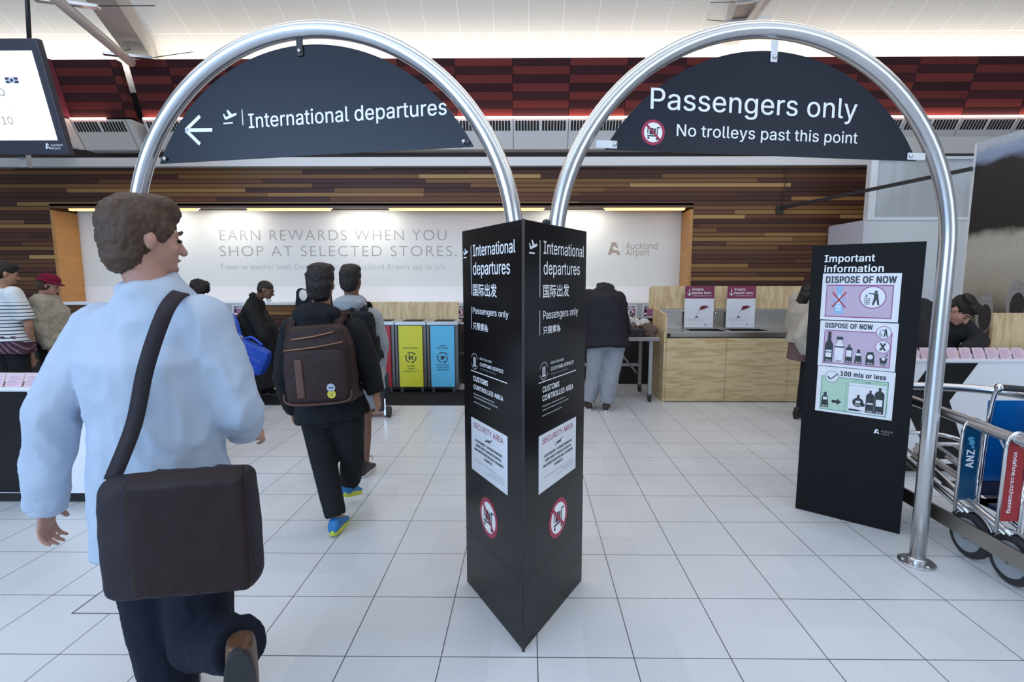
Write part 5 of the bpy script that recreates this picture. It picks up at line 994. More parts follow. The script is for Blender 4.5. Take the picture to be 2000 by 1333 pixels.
for (x, y, sx, sy) in ((1922, 612, 22, 40), (1985, 590, 26, 42)):
    u0, v0 = pb.uv(x, y); u1, v1 = pb.uv(x+sx, y-sy); decal(pb, [circ(u0, v0, abs(u1-u0), 24, abs(v1-v0))], rock, t, 'printed_rock', d=.001); decal(pb, [circ(u0+abs(u1-u0)*.12, v0-abs(v1-v0)*.22, abs(u1-u0)*.72, 24, abs(v1-v0)*.66)], mat('rock_dark', (.035, .03, .028), .8), t, 'printed_rock_shade', d=.0016)
# black brace from timber wall to picture wall
A, B = P(1523, 410, Y0-.02), bA+Vector((-.02, .01, 2.70))
t = thing('brace_rod', 'black brace rod running from the timber wall to the picture wall', 'rod', A)
bm = bmesh.new(); d = (B-A).normalized(); s_ = d.cross(Vector((0, 0, 1))).normalized(); obox(bm, A-s_*.018, d, s_, s_.cross(d), (B-A).length, .036, .04); put('rod', bm, black_sat, t)
bm = bmesh.new(); box(bm, A.x-.05, A.x+.05, Y0-.03, Y0-.001, A.z-.05, A.z+.05); put('wall_plate', bm, black_sat, t)
bm = bmesh.new(); tube(bm, [A+Vector((.02, -.01, .02)), A+Vector((.05, -.02, .40)), A+Vector((.04, 0, .74))], .006, 6); put('stay_cable', bm, black_sat, t)
# bench and plywood board behind the right desk
bm = bmesh.new(); box(bm, 4.05, 4.68, 4.60, 5.15, .86, .90); o = put('dark_bench_top', bm, mat('bench_dark', (.10, .09, .085), .35, .3, .1, 6))
tag(o, 'dark bench top behind the right-hand desk, under the plywood board', 'bench')
for x in (4.08, 4.60):
    bm = bmesh.new(); box(bm, x, x+.05, 4.65, 5.1, 0, .86); put('bench_leg', bm, black_matt, o)
bm = bmesh.new(); box(bm, P(1938, 650, 4.62).x, 4.66, 4.62, 4.65, .902, P(1938, 612, 4.62).z); o = put('plywood_board', bm, ply_v, bevel=.004); tag(o, 'pale plywood board standing on the dark bench at the right edge', 'board')

# ---------------------------------------------------------------- trolley corral
t = thing('trolley_corral', 'steel trolley corral with round handrails and flat bumper bar, beside the arch foot', 'barrier', (2.44, 3.0, 0))
bm = bmesh.new(); tube(bm, smooth_path([(2.425, 3.62, .80), (2.425, 3.2, .80), (2.43, 2.7, .775), (2.44, 2.2, .755), (2.44, 1.2, .755)], 4), .030, 20); put('hand_rail', bm, steel, t, smooth=True)
bm = bmesh.new(); tube(bm, smooth_path([(2.20, 3.40, .855), (2.6, 3.32, .86), (2.86, 3.20, .865), (3.00, 3.02, .862), (3.06, 2.6, .85), (3.06, 1.4, .85)], 6), .026, 18); put('end_rail', bm, steel, t, smooth=True)
bm = bmesh.new(); prism(bm, [(2.435, 3.55, .125), (2.435, 1.2, .125), (2.435, 1.2, .215), (2.435, 3.55, .215)], Vector((.014, 0, 0))); put('bumper_bar', bm, bench_steel, t, bevel=.003)
for y in (3.5, 1.3):
    bm = bmesh.new(); tube(bm, [(2.42, y, 0), (2.42, y, .79)], .026, 16); put('post', bm, steel, t, smooth=True)
bm = bmesh.new(); tube(bm, [(3.06, 1.45, 0), (3.06, 1.45, .85)], .026, 16); put('post', bm, steel, t, smooth=True)
bm = bmesh.new(); tube(bm, [(2.28, 3.385, 0), (2.28, 3.385, .85)], .024, 16); put('post', bm, steel, t, smooth=True)

# nested luggage trolleys; local x to the right, wheels on the left run along x = 2.49
def trolley(label, y, strip_m, strip_name, main_m):
    t = thing('luggage_trolley', label, 'trolley', (2.62, y, 0), 'nested luggage trolleys in the corral')
    X = 2.47
    for x in (X+.02, X+.56):
        bm = bmesh.new(); tube(bm, [(x-.022, y, .13), (x+.022, y, .13)], .128, 30); w_ = put('wheel', bm, rubber, t, bevel=.012)
        bm = bmesh.new(); tube(bm, [(x-.026, y, .13), (x+.026, y, .13)], .092, 26); put('wheel_disc', bm, grey_plastic, w_)
        bm = bmesh.new(); tube(bm, [(x-.034, y, .13), (x+.034, y, .13)], .022, 14); put('hub', bm, black_sat, w_)
        bm = bmesh.new(); pts = [(x, y+.145*math.cos(R(a)), .13+.145*math.sin(R(a))) for a in range(20, 161, 10)]; tube(bm, pts, .008, 8); put('mudguard', bm, steel, t, smooth=True)
    # sloping load bars running forward (away from the viewer), rising towards the back of the trolley
    for x in (X+.01, X+.12, X+.23, X+.36, X+.48, X+.57):
        bm = bmesh.new(); tube(bm, [(x, y-.02, .22), (x, y+.38, .34), (x, y+.72, .42)], .011, 10); put('load_bar', bm, steel, t, smooth=True)
    bm = bmesh.new(); tube(bm, smooth_path([(X+.0, y+.0, .26), (X+.0, y+.5, .40), (X+.10, y+.80, .46), (X+.48, y+.80, .46), (X+.58, y+.5, .40), (X+.58, y, .26)], 5), .014, 12); put('base_frame', bm, steel, t, smooth=True)
    # upright: narrow advertising strip, main board, second strip, in a chrome frame
    a, b = X-.085, X+.028
    zlo, zhi = .335, .80
    for q0, q1, nm in ((a, b, 'left'), (X+.50, X+.60, 'right')):
        pts = [(q0, y, zlo-.06), (q0, y, zhi-.08)] + [((q0+q1)/2-(q1-q0)/2*math.cos(R(k)), y, zhi-.08+.08*math.sin(R(k))) for k in range(0, 181, 15)] + [(q1, y, zhi-.08), (q1, y, zlo-.14)]
        bm = bmesh.new(); tube(bm, pts, .0085, 12); fr_ = put('upright_frame', bm, chrome, t, smooth=True)
        bm = bmesh.new(); prism(bm, [(q0+.008, y+.003, zlo), (q1-.008, y+.003, zlo)] + [((q0+q1)/2+((q1-q0)/2-.008)*math.cos(R(k)), y+.003, zhi-.08+.070*math.sin(R(k))) for k in range(0, 181, 15)], Vector((0, .005, 0))); sp = put('side_advert', bm, strip_m, t)
        if nm == 'left': left = sp
    bm = bmesh.new(); box(bm, b+.022, X+.49, y+.012, y+.02, .44, .90); mb = put('main_advert', bm, main_m, t, bevel=.004)
    bm = bmesh.new(); box(bm, b+.022, X+.49, y+.008, y+.03, .36, .44); put('board_base', bm, mat('tray_navy', (.01, .015, .05), .35), t)
    bm = bmesh.new(); box(bm, b+.05, X+.47, y-.02, y+.3, .30, .325); put('basket_tray', bm, mat('tray_navy', (.01, .015, .05), .35), t)
    for q in (b+.012, X+.497):
        bm = bmesh.new(); tube(bm, smooth_path([(q, y, .20), (q, y, .60), (q+.0, y-.02, .90), (q, y-.05, .985)], 5), .011, 12); put('handle_upright', bm, chrome, t, smooth=True)
        bm = bmesh.new(); ell(bm, (q, y-.05, .985), (.022, .022, .024), seg=14); put('handle_joint', bm, chrome, t, smooth=True)
    bm = bmesh.new(); tube(bm, smooth_path([(b+.012, y-.05, .985), (b+.09, y-.09, .985), (X+.27, y-.12, .965), (X+.42, y-.09, .985), (X+.497, y-.05, .985)], 6), .017, 14); put('push_handle', bm, rubber, t, smooth=True)
    return t, left, mb, Plane((a, y+.003, 0), (1, 0, 0), (0, 0, 1)), Plane((b, y+.012, 0), (1, 0, 0), (0, 0, 1))
gb = G('advert_blue', .22, .5); c = gb.mix(gb.ramp(gb.noise(gb.vec, 1.5, 1), [(.3, (0, 0, 0)), (.7, (1, 1, 1))]), (.0, .06, .25), (.0, .16, .50)); blue_m = gb.color(c)
anz_m = mat('advert_teal', (.008, .075, .16), .25, 0, .3, 4); red_m = mat('advert_red', (.30, .008, .012), .3, 0, .08, 6)
ta, sa, ma, pa, pma = trolley('luggage trolley with the blue side strip lettered ANZ, further from the viewer', 2.74, anz_m, 'blue', blue_m)
tb, sb_, mb_, pb_, pmb = trolley('luggage trolley with the red side strip, nearest in the corral', 2.485, red_m, 'red', blue_m)
def turned(pl, s, uc, v0, length, cap, m, par, up=True, weight=.02):
    q = Plane(pl.at(uc, v0), pl.v if up else -pl.v, -pl.u if up else pl.u)
    text(q, s, 0, 0, length, cap, m, par, weight=weight, d=.001)
turned(pa, 'ANZ', .078, .52, .105, .042, swhite, sa, True, .03)
decal(pa, [circ(.058, .665, .016, 18), circ(.066, .64, .009, 12), [(.045, .675), (.03, .69), (.05, .70), (.075, .69)]], mat('anz_pale_blue', (.12, .42, .62), .4), sa, 'logo', d=.001)
turned(pb_, 'vodafone.co.nz/roaming', .045, .70, .32, .020, swhite, sb_, False, .01)
text(pma, 'Vi', .10, .63, .09, .05, swhite, ma, weight=.01, d=.001)

# ---------------------------------------------------------------- hanging screen, top left
sA = P(70, 76, 5.5); tilt = R(13)
vdir = Vector((0, -math.sin(tilt), math.cos(tilt)))
zbm, ztp = P(130, 303, 5.5).z, P(85, 78, 5.3).z
Hs = (ztp-zbm)/math.cos(tilt); xr = P(136, 303, 5.5).x
sp_ = Plane((xr, 5.5, zbm), (1, 0, 0), vdir)
t = thing('departure_screen', 'bright hanging information screen in a black case, top left corner', 'screen', (xr-1, 5.6, zbm))
bm = bmesh.new(); obox(bm, sp_.at(-3.0, 0, 0), sp_.u, sp_.v, -sp_.n, 3.0, Hs, .075); put('case', bm, mat('case_dark', (.030, .030, .045), .4), t, bevel=.015)
bm = bmesh.new(); obox(bm, sp_.at(-2.95, .145, .0005), sp_.u, sp_.v, sp_.n, 2.87, Hs-.145-.11, .004); face = put('lit_screen', bm, mat('screen_glow', (.86, .93, 1.0), .3, 0, .01, 2, emit=1.35), t)
grey_t = mat('screen_text', (.55, .55, .58), .5, emit=.55); dark_t = mat('screen_figures', (.12, .12, .13), .5)
def st(s, a, b, yt, m, **k):
    (u0, v0), (u1, v1) = sp_.uv(*a), sp_.uv(*b); text(sp_, s, u0, v0, u1-u0, sp_.uv(a[0], yt)[1]-v0, m, t, d=.006, **k)
st('International departures', (-90, 132), (63, 131), 123, grey_t, weight=-.012)
st('NZ passports', (-70, 162), (12, 162), 153, grey_t, weight=-.01); st('0', (1, 188), (12, 188), 173, dark_t, weight=-.008); st('minutes', (19, 187), (52, 187), 180, grey_t, weight=-.01)
st('Other passports', (-70, 219), (60, 218), 210, grey_t, weight=-.01); st('10', (7, 243), (28, 243), 228, dark_t, weight=-.008); st('minutes', (34, 242), (70, 242), 235, grey_t, weight=-.01)
u0, v0 = sp_.uv(13, 163); u1, v1 = sp_.uv(35, 151); navy = mat('symbol_navy', (.05, .05, .13), .4)
decal(sp_, [rect(u0, v0, u1, v1)], navy, t, 'passport_symbol', d=.006); um, vm = (u0+u1)/2, (v0+v1)/2
decal(sp_, [rect(u0, vm-.004, u1, vm+.004), circ(um, vm, .030, 20)], swhite, t, 'passport_symbol', d=.007); decal(sp_, [circ(um, vm, .016, 16)], navy, t, 'passport_symbol', d=.008)
u0, v0 = sp_.uv(90, 291); a_mark(sp_, u0, v0, .055, swhite, t, d=.002); st('Auckland', (101, 286), (124, 286), 281, swhite); st('Airport', (101, 292), (120, 292), 287, swhite)
for xx in (xr-.4, xr-2.4):
    bm = bmesh.new(); tube(bm, [(xx, 5.6, ztp-.1), (xx, 5.75, 6.15)], .02, 10); put('hanger', bm, black_sat, t, smooth=True)
bm = bmesh.new(); box(bm, P(60, 300, 5.7).x-.04, P(60, 300, 5.7).x+.04, 5.6, 5.66, zbm-.10, zbm+.05); put('bottom_bracket', bm, steel, t)
# floor access cover
cA = F(262, 1180); bm = bmesh.new(); box(bm, -2.14, -1.78, 2.20, 2.50, .0005, .002); o = put('floor_cover', bm, mat('cover_pale', (.60, .62, .65), .35)); tag(o, 'pale square access cover let into the floor tiles beside the messenger bag', 'cover')
bm = bmesh.new()
for q in ((-2.14, -1.78, 2.20, 2.206), (-2.14, -1.78, 2.494, 2.5), (-2.14, -2.134, 2.2, 2.5), (-1.786, -1.78, 2.2, 2.5)): box(bm, *q, .002, .003)
tube(bm, [(-1.93, 2.38, .002), (-1.93, 2.38, .0032)], .06, 24); put('cover_edge', bm, mat('seam_grey', (.05, .05, .055), .4), o)
# ---------------------------------------------------------------- people
def skin(name, col): return mat(name, col, .5, 0, .10, 18, .08, 250, spec=.4)
def cloth(name, col, var=.10, rough=.85, bump=.25): return mat(name, col, rough, 0, var, 14, bump, 260, spec=.2)
def hair_m(name, col): return mat(name, col, .5, 0, .5, 40, .6, 120, spec=.35, stretch=(3, 3, .8))
pale_skin = skin('skin_pale', (.46, .25, .19)); tan_skin = skin('skin_tan', (.36, .19, .12)); brown_skin = skin('skin_brown', (.17, .085, .055))
eye_m = mat('eye_dark', (.02, .015, .012), .2); lip_m = mat('lip', (.30, .11, .09), .5)

def pose(x, y, h, ang):
    """standing joints in the world for a figure of height h at (x, y) facing ang degrees left of straight ahead"""
    s = h/1.75; f = Vector((-math.sin(R(ang)), math.cos(R(ang)), 0)); r = Vector((f.y, -f.x, 0)); o = Vector((x, y, 0)); U = Vector((0, 0, 1))
    L = lambda a, b, c: o + (r*a + f*b + U*c)*s
    J = dict(pelvis=L(0, 0, .95), waist=L(0, .01, 1.09), chest=L(0, 0, 1.29), neck=L(0, -.01, 1.475), head=L(0, .025, 1.635), fd=f.copy(), hu=U.copy(), s=s, f=f, r=r, o=o, L=L)
    for k, q in (('l', -1), ('r', 1)):
        J['s'+k] = L(.185*q, -.01, 1.415); J['e'+k] = L(.235*q, -.02, 1.13); J['w'+k] = L(.235*q, .04, .885)
        J['h'+k] = L(.09*q, 0, .92); J['k'+k] = L(.095*q, .02, .50); J['a'+k] = L(.10*q, -.02, .085)
        J['t'+k] = f.copy(); J['u'+k] = U.copy(); J['pn'+k] = -r*q; J['curl'+k] = 18
    return J
def torso_rings(J, o=0., hem=None, b=1., g=1., top=True):
    s = J['s']; s0 = (J['hr']-J['hl']).normalized(); s1 = (J['sr']-J['sl']).normalized()
    sh = (J['sl']+J['sr'])/2
    P0, P1, P2, P3 = J['pelvis'], J['waist'], J['chest'], sh
    d0 = (P1-P0).normalized()
    def fr(d, a): a = (a - d*a.dot(d)).normalized(); return a, d.cross(a).normalized()
    out = []
    if hem is not None: a, f = fr(d0, s0); out.append((P0-d0*hem*s, a, f, (.172*b)*s+o*1.15, (.128*g)*s+o*1.2))
    else: a, f = fr(d0, s0); out.append((P0-d0*.09*s, a, f, .145*b*s+o, .105*g*s+o))
    out.append((P0, a, f, .168*b*s+o, .122*g*s+o))
    d1 = (P2-P1).normalized(); a, f = fr((d0+d1).normalized(), (s0+s1).normalized()); out.append((P1, a, f, .145*b*s+o, .108*g*s+o))
    d2 = (P3-P2).normalized(); a, f = fr((d1+d2).normalized(), s1); out.append((P2, a, f, .168*b*s+o, .118*g*s+o))
    a, f = fr(d2, s1); out.append((P3-d2*.02*s, a, f, .165*s+o, .088*s+o*.8))
    if top:
        d3 = (J['neck']-P3); d3 = (d3.normalized() if d3.length > 1e-4 else d2); a, f = fr((d2+d3).normalized(), s1)
        out.append((P3*.45+J['neck']*.55, a, f, .105*s+o*.8, .075*s+o*.7)); out.append((J['neck'], a, f, .064*s+o*.6, .064*s+o*.6))
    return out
def hand(bm, J, k):
    """palm, thumb and four fingers, all rooted in the palm"""
    s = J['s']*.98; W = J['w'+k]; d = J.get('hd'+k) or (W-J['e'+k]).normalized(); n = J['pn'+k]; n = (n-d*n.dot(d)).normalized()
    t = d.cross(n) if k == 'r' else n.cross(d)
    loft(bm, [(W-d*.01*s, t, n, .026*s, .020*s), (W+d*.03*s, t, n, .034*s, .017*s), (W+d*.07*s, t, n, .043*s, .015*s), (W+d*.098*s, t, n, .041*s, .012*s)], 14)
    c = J['curl'+k]
    for off, ln, sp in ((.031, .072, .10), (.0105, .080, .03), (-.0105, .075, -.04), (-.031, .058, -.12)):
        p = W + (d*.088 + t*off)*s; v = (d + t*sp).normalized(); pts = [p]
        for j, q in enumerate((.45, .31, .24)):
            v = (Matrix.Rotation(R(c*(.8+.35*j)), 3, v.cross(n).normalized()) @ v).normalized(); p = p + v*ln*q*s; pts.append(p)
        chain(bm, pts, [.0092*s, .0085*s, .0078*s, .0066*s], seg=10)
    p = W + (d*.028+t*.030+n*.004)*s; v = (d*.75+t*.65+n*.25).normalized(); pts = [W+d*.02*s+t*.012*s, p]
    for j, q in enumerate((.036, .030)):
        v = (v + d*.25 + n*.12*(c/18)).normalized(); p = p+v*q*s; pts.append(p)
    chain(bm, pts, [.014*s, .0125*s, .0105*s, .0085*s], seg=10)
def head_axes(J): f = J['fd'].normalized(); u = (J['hu']-f*J['hu'].dot(f)).normalized(); return f.cross(u), f, u
def head_pt(J, a, b, c): r, f, u = head_axes(J); return J['head'] + (r*a+f*b+u*c)*J['s']*J.get('hs', 1.)
def head_ell(bm, J, c, rad, seg=16):
    r, f, u = head_axes(J); m = Matrix((r, f, u)).transposed(); k = J['s']*J.get('hs', 1.)
    ell(bm, head_pt(J, *c), [q*k for q in rad], m, seg)
def figure(label, J, skin_mat, voxel=.008, group=None):
    root = thing('person', label, 'person', J['o'], group)
    s = J['s']*J.get('hs', 1.); bm = bmesh.new()
    loft(bm, torso_rings(J, -.012*J['s']), 20)
    head_ell(bm, J, (0, -.012, .028), (.075, .094, .085), 20); head_ell(bm, J, (0, .030, -.022), (.062, .062, .080), 18); head_ell(bm, J, (0, .045, -.072), (.043, .042, .034), 14)
    chain(bm, [head_pt(J, 0, .088, .012), head_pt(J, 0, .101, -.014), head_pt(J, 0, .108, -.030)], [.008*s, .010*s, .013*s], seg=10)
    head_ell(bm, J, (0, .072, .024), (.052, .020, .011), 12); head_ell(bm, J, (0, .082, -.056), (.022, .012, .009), 10); head_ell(bm, J, (0, .080, -.083), (.018, .014, .014), 10)
    for q in (-1, 1): head_ell(bm, J, (.074*q, -.010, -.008), (.011, .017, .027), 12); head_ell(bm, J, (.036*q, .062, -.024), (.022, .016, .018), 10)
    chain(bm, [head_pt(J, 0, -.018, -.03), J['neck']*.5+head_pt(J, 0, -.02, -.07)*.5, J['neck']-Vector((0, 0, .03))], [.058*s, .054*s, .062*s], seg=16)
    for k in 'lr':
        chain(bm, [J['s'+k], J['e'+k], J['w'+k]], [.050*J['s'], .038*J['s'], .026*J['s']])
        chain(bm, [J['h'+k], J['k'+k], J['k'+k]*.65+J['a'+k]*.35, J['a'+k]], [.078*J['s'], .052*J['s'], .052*J['s'], .034*J['s']])
        chain(bm, [J['a'+k]-J['u'+k]*.03, J['a'+k]+J['t'+k]*.13*J['s']-J['u'+k]*.045*J['s']], [.032*J['s'], .022*J['s']], seg=10)
        hand(bm, J, k)
    put_mesh('body', solid(bm, voxel, 3), skin_mat, root)
    J['root'] = root; J['vox'] = voxel
    for q in (-1, 1):
        bm = bmesh.new(); head_ell(bm, J, (.031*q, .083, .001), (.012, .008, .006), 10); put('eye', bm, eye_m, root, smooth=True)
    return root
def eyebrows(J, m):
    for q in (-1, 1):
        bm = bmesh.new(); chain(bm, [head_pt(J, .016*q, .092, .024), head_pt(J, .034*q, .089, .030), head_pt(J, .050*q, .074, .025)], [.004, .005, .003], seg=8); put('eyebrow', bm, m, J['root'], smooth=True)
def mouth(J):
    bm = bmesh.new(); head_ell(bm, J, (0, .089, -.056), (.020, .007, .005), 10); put('mouth', bm, lip_m, J['root'], smooth=True)
def hair(J, m, blobs, voxel=.007, amp=.006, amp2=.003, name='hair'):
    bm = bmesh.new()
    for c, r in blobs: head_ell(bm, J, c, r, 18)
    return put_mesh(name, solid(bm, voxel, 2, amp, (34, 34, 22), amp2, 110), m, J['root'])
SHORT = [((0, -.016, .046), (.083, .100, .086)), ((0, -.045, .0), (.078, .066, .085)), ((0, .03, .085), (.066, .068, .045))]
def top_garment(J, name, m, hem=.06, off=.022, sleeve=1., voxel=.011, amp=.010, collar=0., b=1., g=1., arms=(.072, .057, .043), cut=None, ns=(9, 9, 6)):
    bm = bmesh.new(); s = J['s']; loft(bm, torso_rings(J, off, hem, b, g), 24)
    for k in 'lr':
        S, E, W = J['s'+k], J['e'+k], J['w'+k]
        if sleeve >= 1: chain(bm, [S, E, W+(W-E).normalized()*.005], [a*s for a in arms], end=False)
        elif sleeve > 0: chain(bm, [S, S.lerp(E, sleeve*1.0)], [arms[0]*s, arms[1]*1.1*s], end=False)
        chain(bm, [J['chest']*.3+S*.7, S], [.088*s, arms[0]*s])
    if collar:
        hd = head_pt(J, 0, -.02, -.07); d = (hd-J['neck']).normalized(); ax = (J['sr']-J['sl']).normalized(); fw = d.cross(ax).normalized()
        loft(bm, [(J['neck']-d*.05, ax, fw, .085*s+off*.6, .08*s+off*.6), (J['neck']+d*collar, ax, fw, .068*s+off*.35, .072*s+off*.35)], 18)
    return put_mesh(name, solid(bm, voxel, 4, amp, ns, .0012, 70), m, J['root'])
def trousers(J, m, name='trousers', voxel=.011, amp=.008, r=(.098, .078, .068, .062), length=1., b=1.):
    bm = bmesh.new(); s = J['s']; rg = torso_rings(J, .012, None, b); loft(bm, [rg[0], rg[1], (rg[1][0]*.5+rg[2][0]*.5, *rg[1][1:3], .160*b*s, .118*s)], 22)
    for k in 'lr':
        H, K, A = J['h'+k], J['k'+k], J['a'+k]
        if length >= 1: chain(bm, [H, K, K.lerp(A, .5), K.lerp(A, .5*1+.46*1)], [q*s for q in r], end=False)
        else: chain(bm, [H, H.lerp(K, length)], [r[0]*s, r[1]*1.08*s], end=False)
    return put_mesh(name, solid(bm, voxel, 4, amp, (9, 9, 5), .001, 70), m, J['root'])
def shoe(J, k, m, sole_m, name='shoe', sole_h=.024, high=.0, upper2=None):
    s = J['s']; A = J['a'+k]; t = J['t'+k].normalized(); u = (J['u'+k]-t*J['u'+k].dot(t)).normalized(); a = t.cross(u)
    o = A - u*(.085*s) ; bm = bmesh.new()
    rings = []
    for y, wd, zt in ((-.078, .026, .055), (-.06, .036, .085+high), (-.02, .040, .098+high), (.025, .042, .092+high*.6), (.07, .045, .066), (.12, .045, .050), (.165, .036, .040), (.190, .018, .030)):
        rings.append((o + t*y*s + u*(sole_h*.6 + zt*s)*.5, a, u, wd*s, (zt*s-sole_h*.5)*.55))
    loft(bm, rings, 16, 2.6)
    sh = put_mesh(name, solid(bm, .006, 3), m, J['root'])
    bm = bmesh.new(); n = 26; pts = []
    for i in range(n):
        q = 2*math.pi*i/n; c = math.cos(q); sn = math.sin(q); yy = .058 + .138*math.copysign(abs(c)**.8, c); ww = (.041 + .006*c)*math.copysign(abs(sn)**.7, sn); pts.append(o + t*yy*s + a*ww*s)
    prism(bm, pts, u*sole_h); so = put('sole', bm, sole_m, sh, bevel=.004); return sh
def strap(bm, pts, wd, th, nrm=None):
    """flat band along points; nrm(p) gives outward direction"""
    pts = smooth_path(pts, 5); n = len(pts); pr = None
    for i in range(n):
        t = (pts[min(i+1, n-1)]-pts[max(i-1, 0)]).normalized(); o = nrm(pts[i]); o = (o-t*o.dot(t)).normalized(); a = t.cross(o)
        q = [bm.verts.new(pts[i]+a*x+o*y) for x, y in ((-wd/2, 0), (wd/2, 0), (wd/2, th), (-wd/2, th))]
        if pr:
            for j in range(4): bm.faces.new((pr[j], pr[(j+1) % 4], q[(j+1) % 4], q[j]))
        else: bm.faces.new(q)
        pr = q
    bm.faces.new(pr[::-1])
black_cl = cloth('cloth_black', (.013, .014, .017)); trainer_blue = mat('trainer_blue', (.015, .16, .40), .6, 0, .25, 30); lime = mat('sole_lime', (.52, .58, .05), .6, 0, .1, 20)
dark_hair = hair_m('hair_black', (.016, .011, .010)); brown_hair = hair_m('hair_brown', (.075, .043, .028)); shoe_black = mat('shoe_black', (.015, .014, .014), .45, 0, .2, 20); sole_white = mat('sole_white', (.66, .65, .62), .6)

# 1. man in pale shirt, nearest, walking away
Y = 1.65
J = pose(-1.20, 1.65, 1.81, 18)
J.update(head=P(280, 468, Y), neck=P(300, 572, Y), sl=P(200, 640, Y+.02), sr=P(398, 630, Y-.02), chest=P(298, 700, Y), waist=P(312, 862, Y), pelvis=P(322, 965, Y),
         el=P(100, 800, Y-.06), wl=P(92, 985, Y-.02), er=P(462, 800, Y+.02), wr=P(478, 838, Y+.25), hl=P(275, 985, Y), hr=P(372, 985, Y-.03))
J['kl'] = P(330, 1300, Y+.02); J['al'] = Vector((J['kl'].x+.02, Y+.0, .085)); J['kr'] = P(395, 1250, Y-.03); J['ar'] = P(474, 1262, 1.43)
J['fd'] = Vector((.54, .84, -.05)); J['hs'] = 1.04
J['tr'] = Vector((-.15, .25, -.95)).normalized(); J['ur'] = Vector((-.35, .9, .28)).normalized(); J['tl'] = Vector((-.3, .95, 0)).normalized()
J['hdr'] = Vector((.15, .9, -.35)).normalized(); J['pnr'] = Vector((-.8, .1, -.5)); J['curlr'] = 34; J['pnl'] = Vector((1, .2, 0)); J['curll'] = 22
m1 = figure('man in pale blue shirt and navy trousers striding past in the left foreground', J, pale_skin, .0055)
hair(J, brown_hair, SHORT + [((0, .02, .10), (.070, .074, .035)), ((0, -.052, -.050), (.067, .052, .055)), ((.062, .018, .03), (.018, .03, .04)), ((-.062, .018, .03), (.018, .03, .04))], .0065, .008, .004); eyebrows(J, brown_hair); mouth(J)
shirt_m = cloth('shirt_pale_blue', (.45, .53, .65), .04, .8, .12)
top_garment(J, 'shirt', shirt_m, .16, .034, 1., .010, .022, .045, 1.12, 1.12, (.078, .076, .056), ns=(8, 8, 5))
bm = bmesh.new(); hd = head_pt(J, 0, -.02, -.07); d = (hd-J['neck']).normalized(); ax = (J['sr']-J['sl']).normalized(); fw = d.cross(ax).normalized(); loft(bm, [(J['neck']-d*.03, ax, fw, .100, .095), (J['neck']+d*.02, ax, fw, .092, .092), (J['neck']+d*.05, ax, fw, .078, .080)], 20); put_mesh('collar', solid(bm, .008, 3), shirt_m, m1)
for k in 'lr':
    d = (J['w'+k]-J['e'+k]).normalized(); bm = bmesh.new(); chain(bm, [J['w'+k]-d*.045, J['w'+k]+d*.022], [.060, .055], False, False, 24); put_mesh('cuff', solid(bm, .007, 2), shirt_m, m1)
trousers(J, cloth('trousers_navy', (.010, .013, .024)), amp=.012, r=(.115, .095, .085, .08))
brown_leather = mat('shoe_brown', (.10, .045, .02), .4, 0, .2, 20)
for k in 'lr': shoe(J, k, brown_leather, rubber)
# messenger bag
bc = P(365, 1025, 1.40); bag_m = mat('bag_brown', (.017, .0075, .0075), .5, 0, .3, 12, .2, 150, spec=.25); bag_s = mat('bag_side', (.026, .021, .028), .65, 0, .2, 12, .15, 150, spec=.25)
t = thing('messenger_bag', 'dark brown messenger bag slung behind the man in pale shirt', 'bag', P(365, 1150, 1.40))
bu = Vector((math.cos(R(6)), math.sin(R(6)), .05)).normalized(); bn = Vector((bu.y, -bu.x, 0)).normalized(); bv = Vector((0, 0, 1))
bm = bmesh.new(); loft(bm, [(bc+bn*.02+bv*z, bu, bn, a, b) for z, a, b in ((-.185, .19, .045), (-.165, .205, .058), (0, .205, .062), (.14, .20, .055), (.165, .19, .035))], 28, 6); put_mesh('bag_body', solid(bm, .010, 3, .004, (8, 8, 8)), bag_s, t)
bm = bmesh.new(); loft(bm, [(bc+bu*.05+bn*(.085)+bv*z, bu, bn, a, .011) for z, a in ((-.165, .150), (-.15, .158), (.10, .158), (.155, .155))] + [(bc+bu*.05+bn*.055+bv*.185, bu, bn, .150, .02)], 28, 8); put_mesh('flap', solid(bm, .008, 2, .003, (8, 8, 8)), bag_m, t)
bm = bmesh.new(); shoulder = J['sr']; out = lambda p: (p-Vector((J['chest'].x, J['chest'].y+.05, p.z))) + Vector((0, -.02, .02 if p.z < 1.45 else .25))
bx_ = lambda x, y, Y_: P(x, y, Y_)
strap(bm, [bc+bv*.15-bu*.19, bx_(262, 830, 1.440), bx_(285, 720, 1.455), bx_(318, 620, 1.48), bx_(344, 580, 1.56), bx_(356, 580, 1.66), bx_(352, 640, 1.82), bx_(372, 760, 1.84), bx_(420, 880, 1.80), bx_(446, 930, 1.60), bc+bv*.09+bu*.13-bn*.03], .042, .005, out)
put('shoulder_strap', bm, bag_s, t, smooth=True)

# 2. boy in black hoodie with brown backpack
Y = 3.10
J = pose(-1.22, 3.10, 1.69, -3)
J.update(head=P(627, 556, Y), neck=P(630, 622, Y), sl=P(578, 645, Y), sr=P(692, 650, Y), chest=P(636, 690, Y), waist=P(640, 755, Y), pelvis=P(648, 800, Y), el=P(556, 735, Y+.02), wl=P(572, 800, Y+.22),
         er=P(718, 715, Y), wr=P(734, 768, Y-.02), hl=P(618, 812, Y), hr=P(678, 812, Y), kl=P(634, 905, Y-.02), al=P(657, 1018, 2.99), kr=P(688, 900, Y+.10), ar=P(684, 945, Y+.20))
J['curlr'] = 26; J['tl'] = Vector((-.05, .98, -.1)).normalized(); J['tr'] = Vector((.02, .93, -.3)).normalized(); J['ur'] = Vector((0, .3, .95)); J['hdr'] = Vector((.12, .1, -1)).normalized(); J['fd'] = Vector((-.12, 1, 0))
J['al'].z = .09
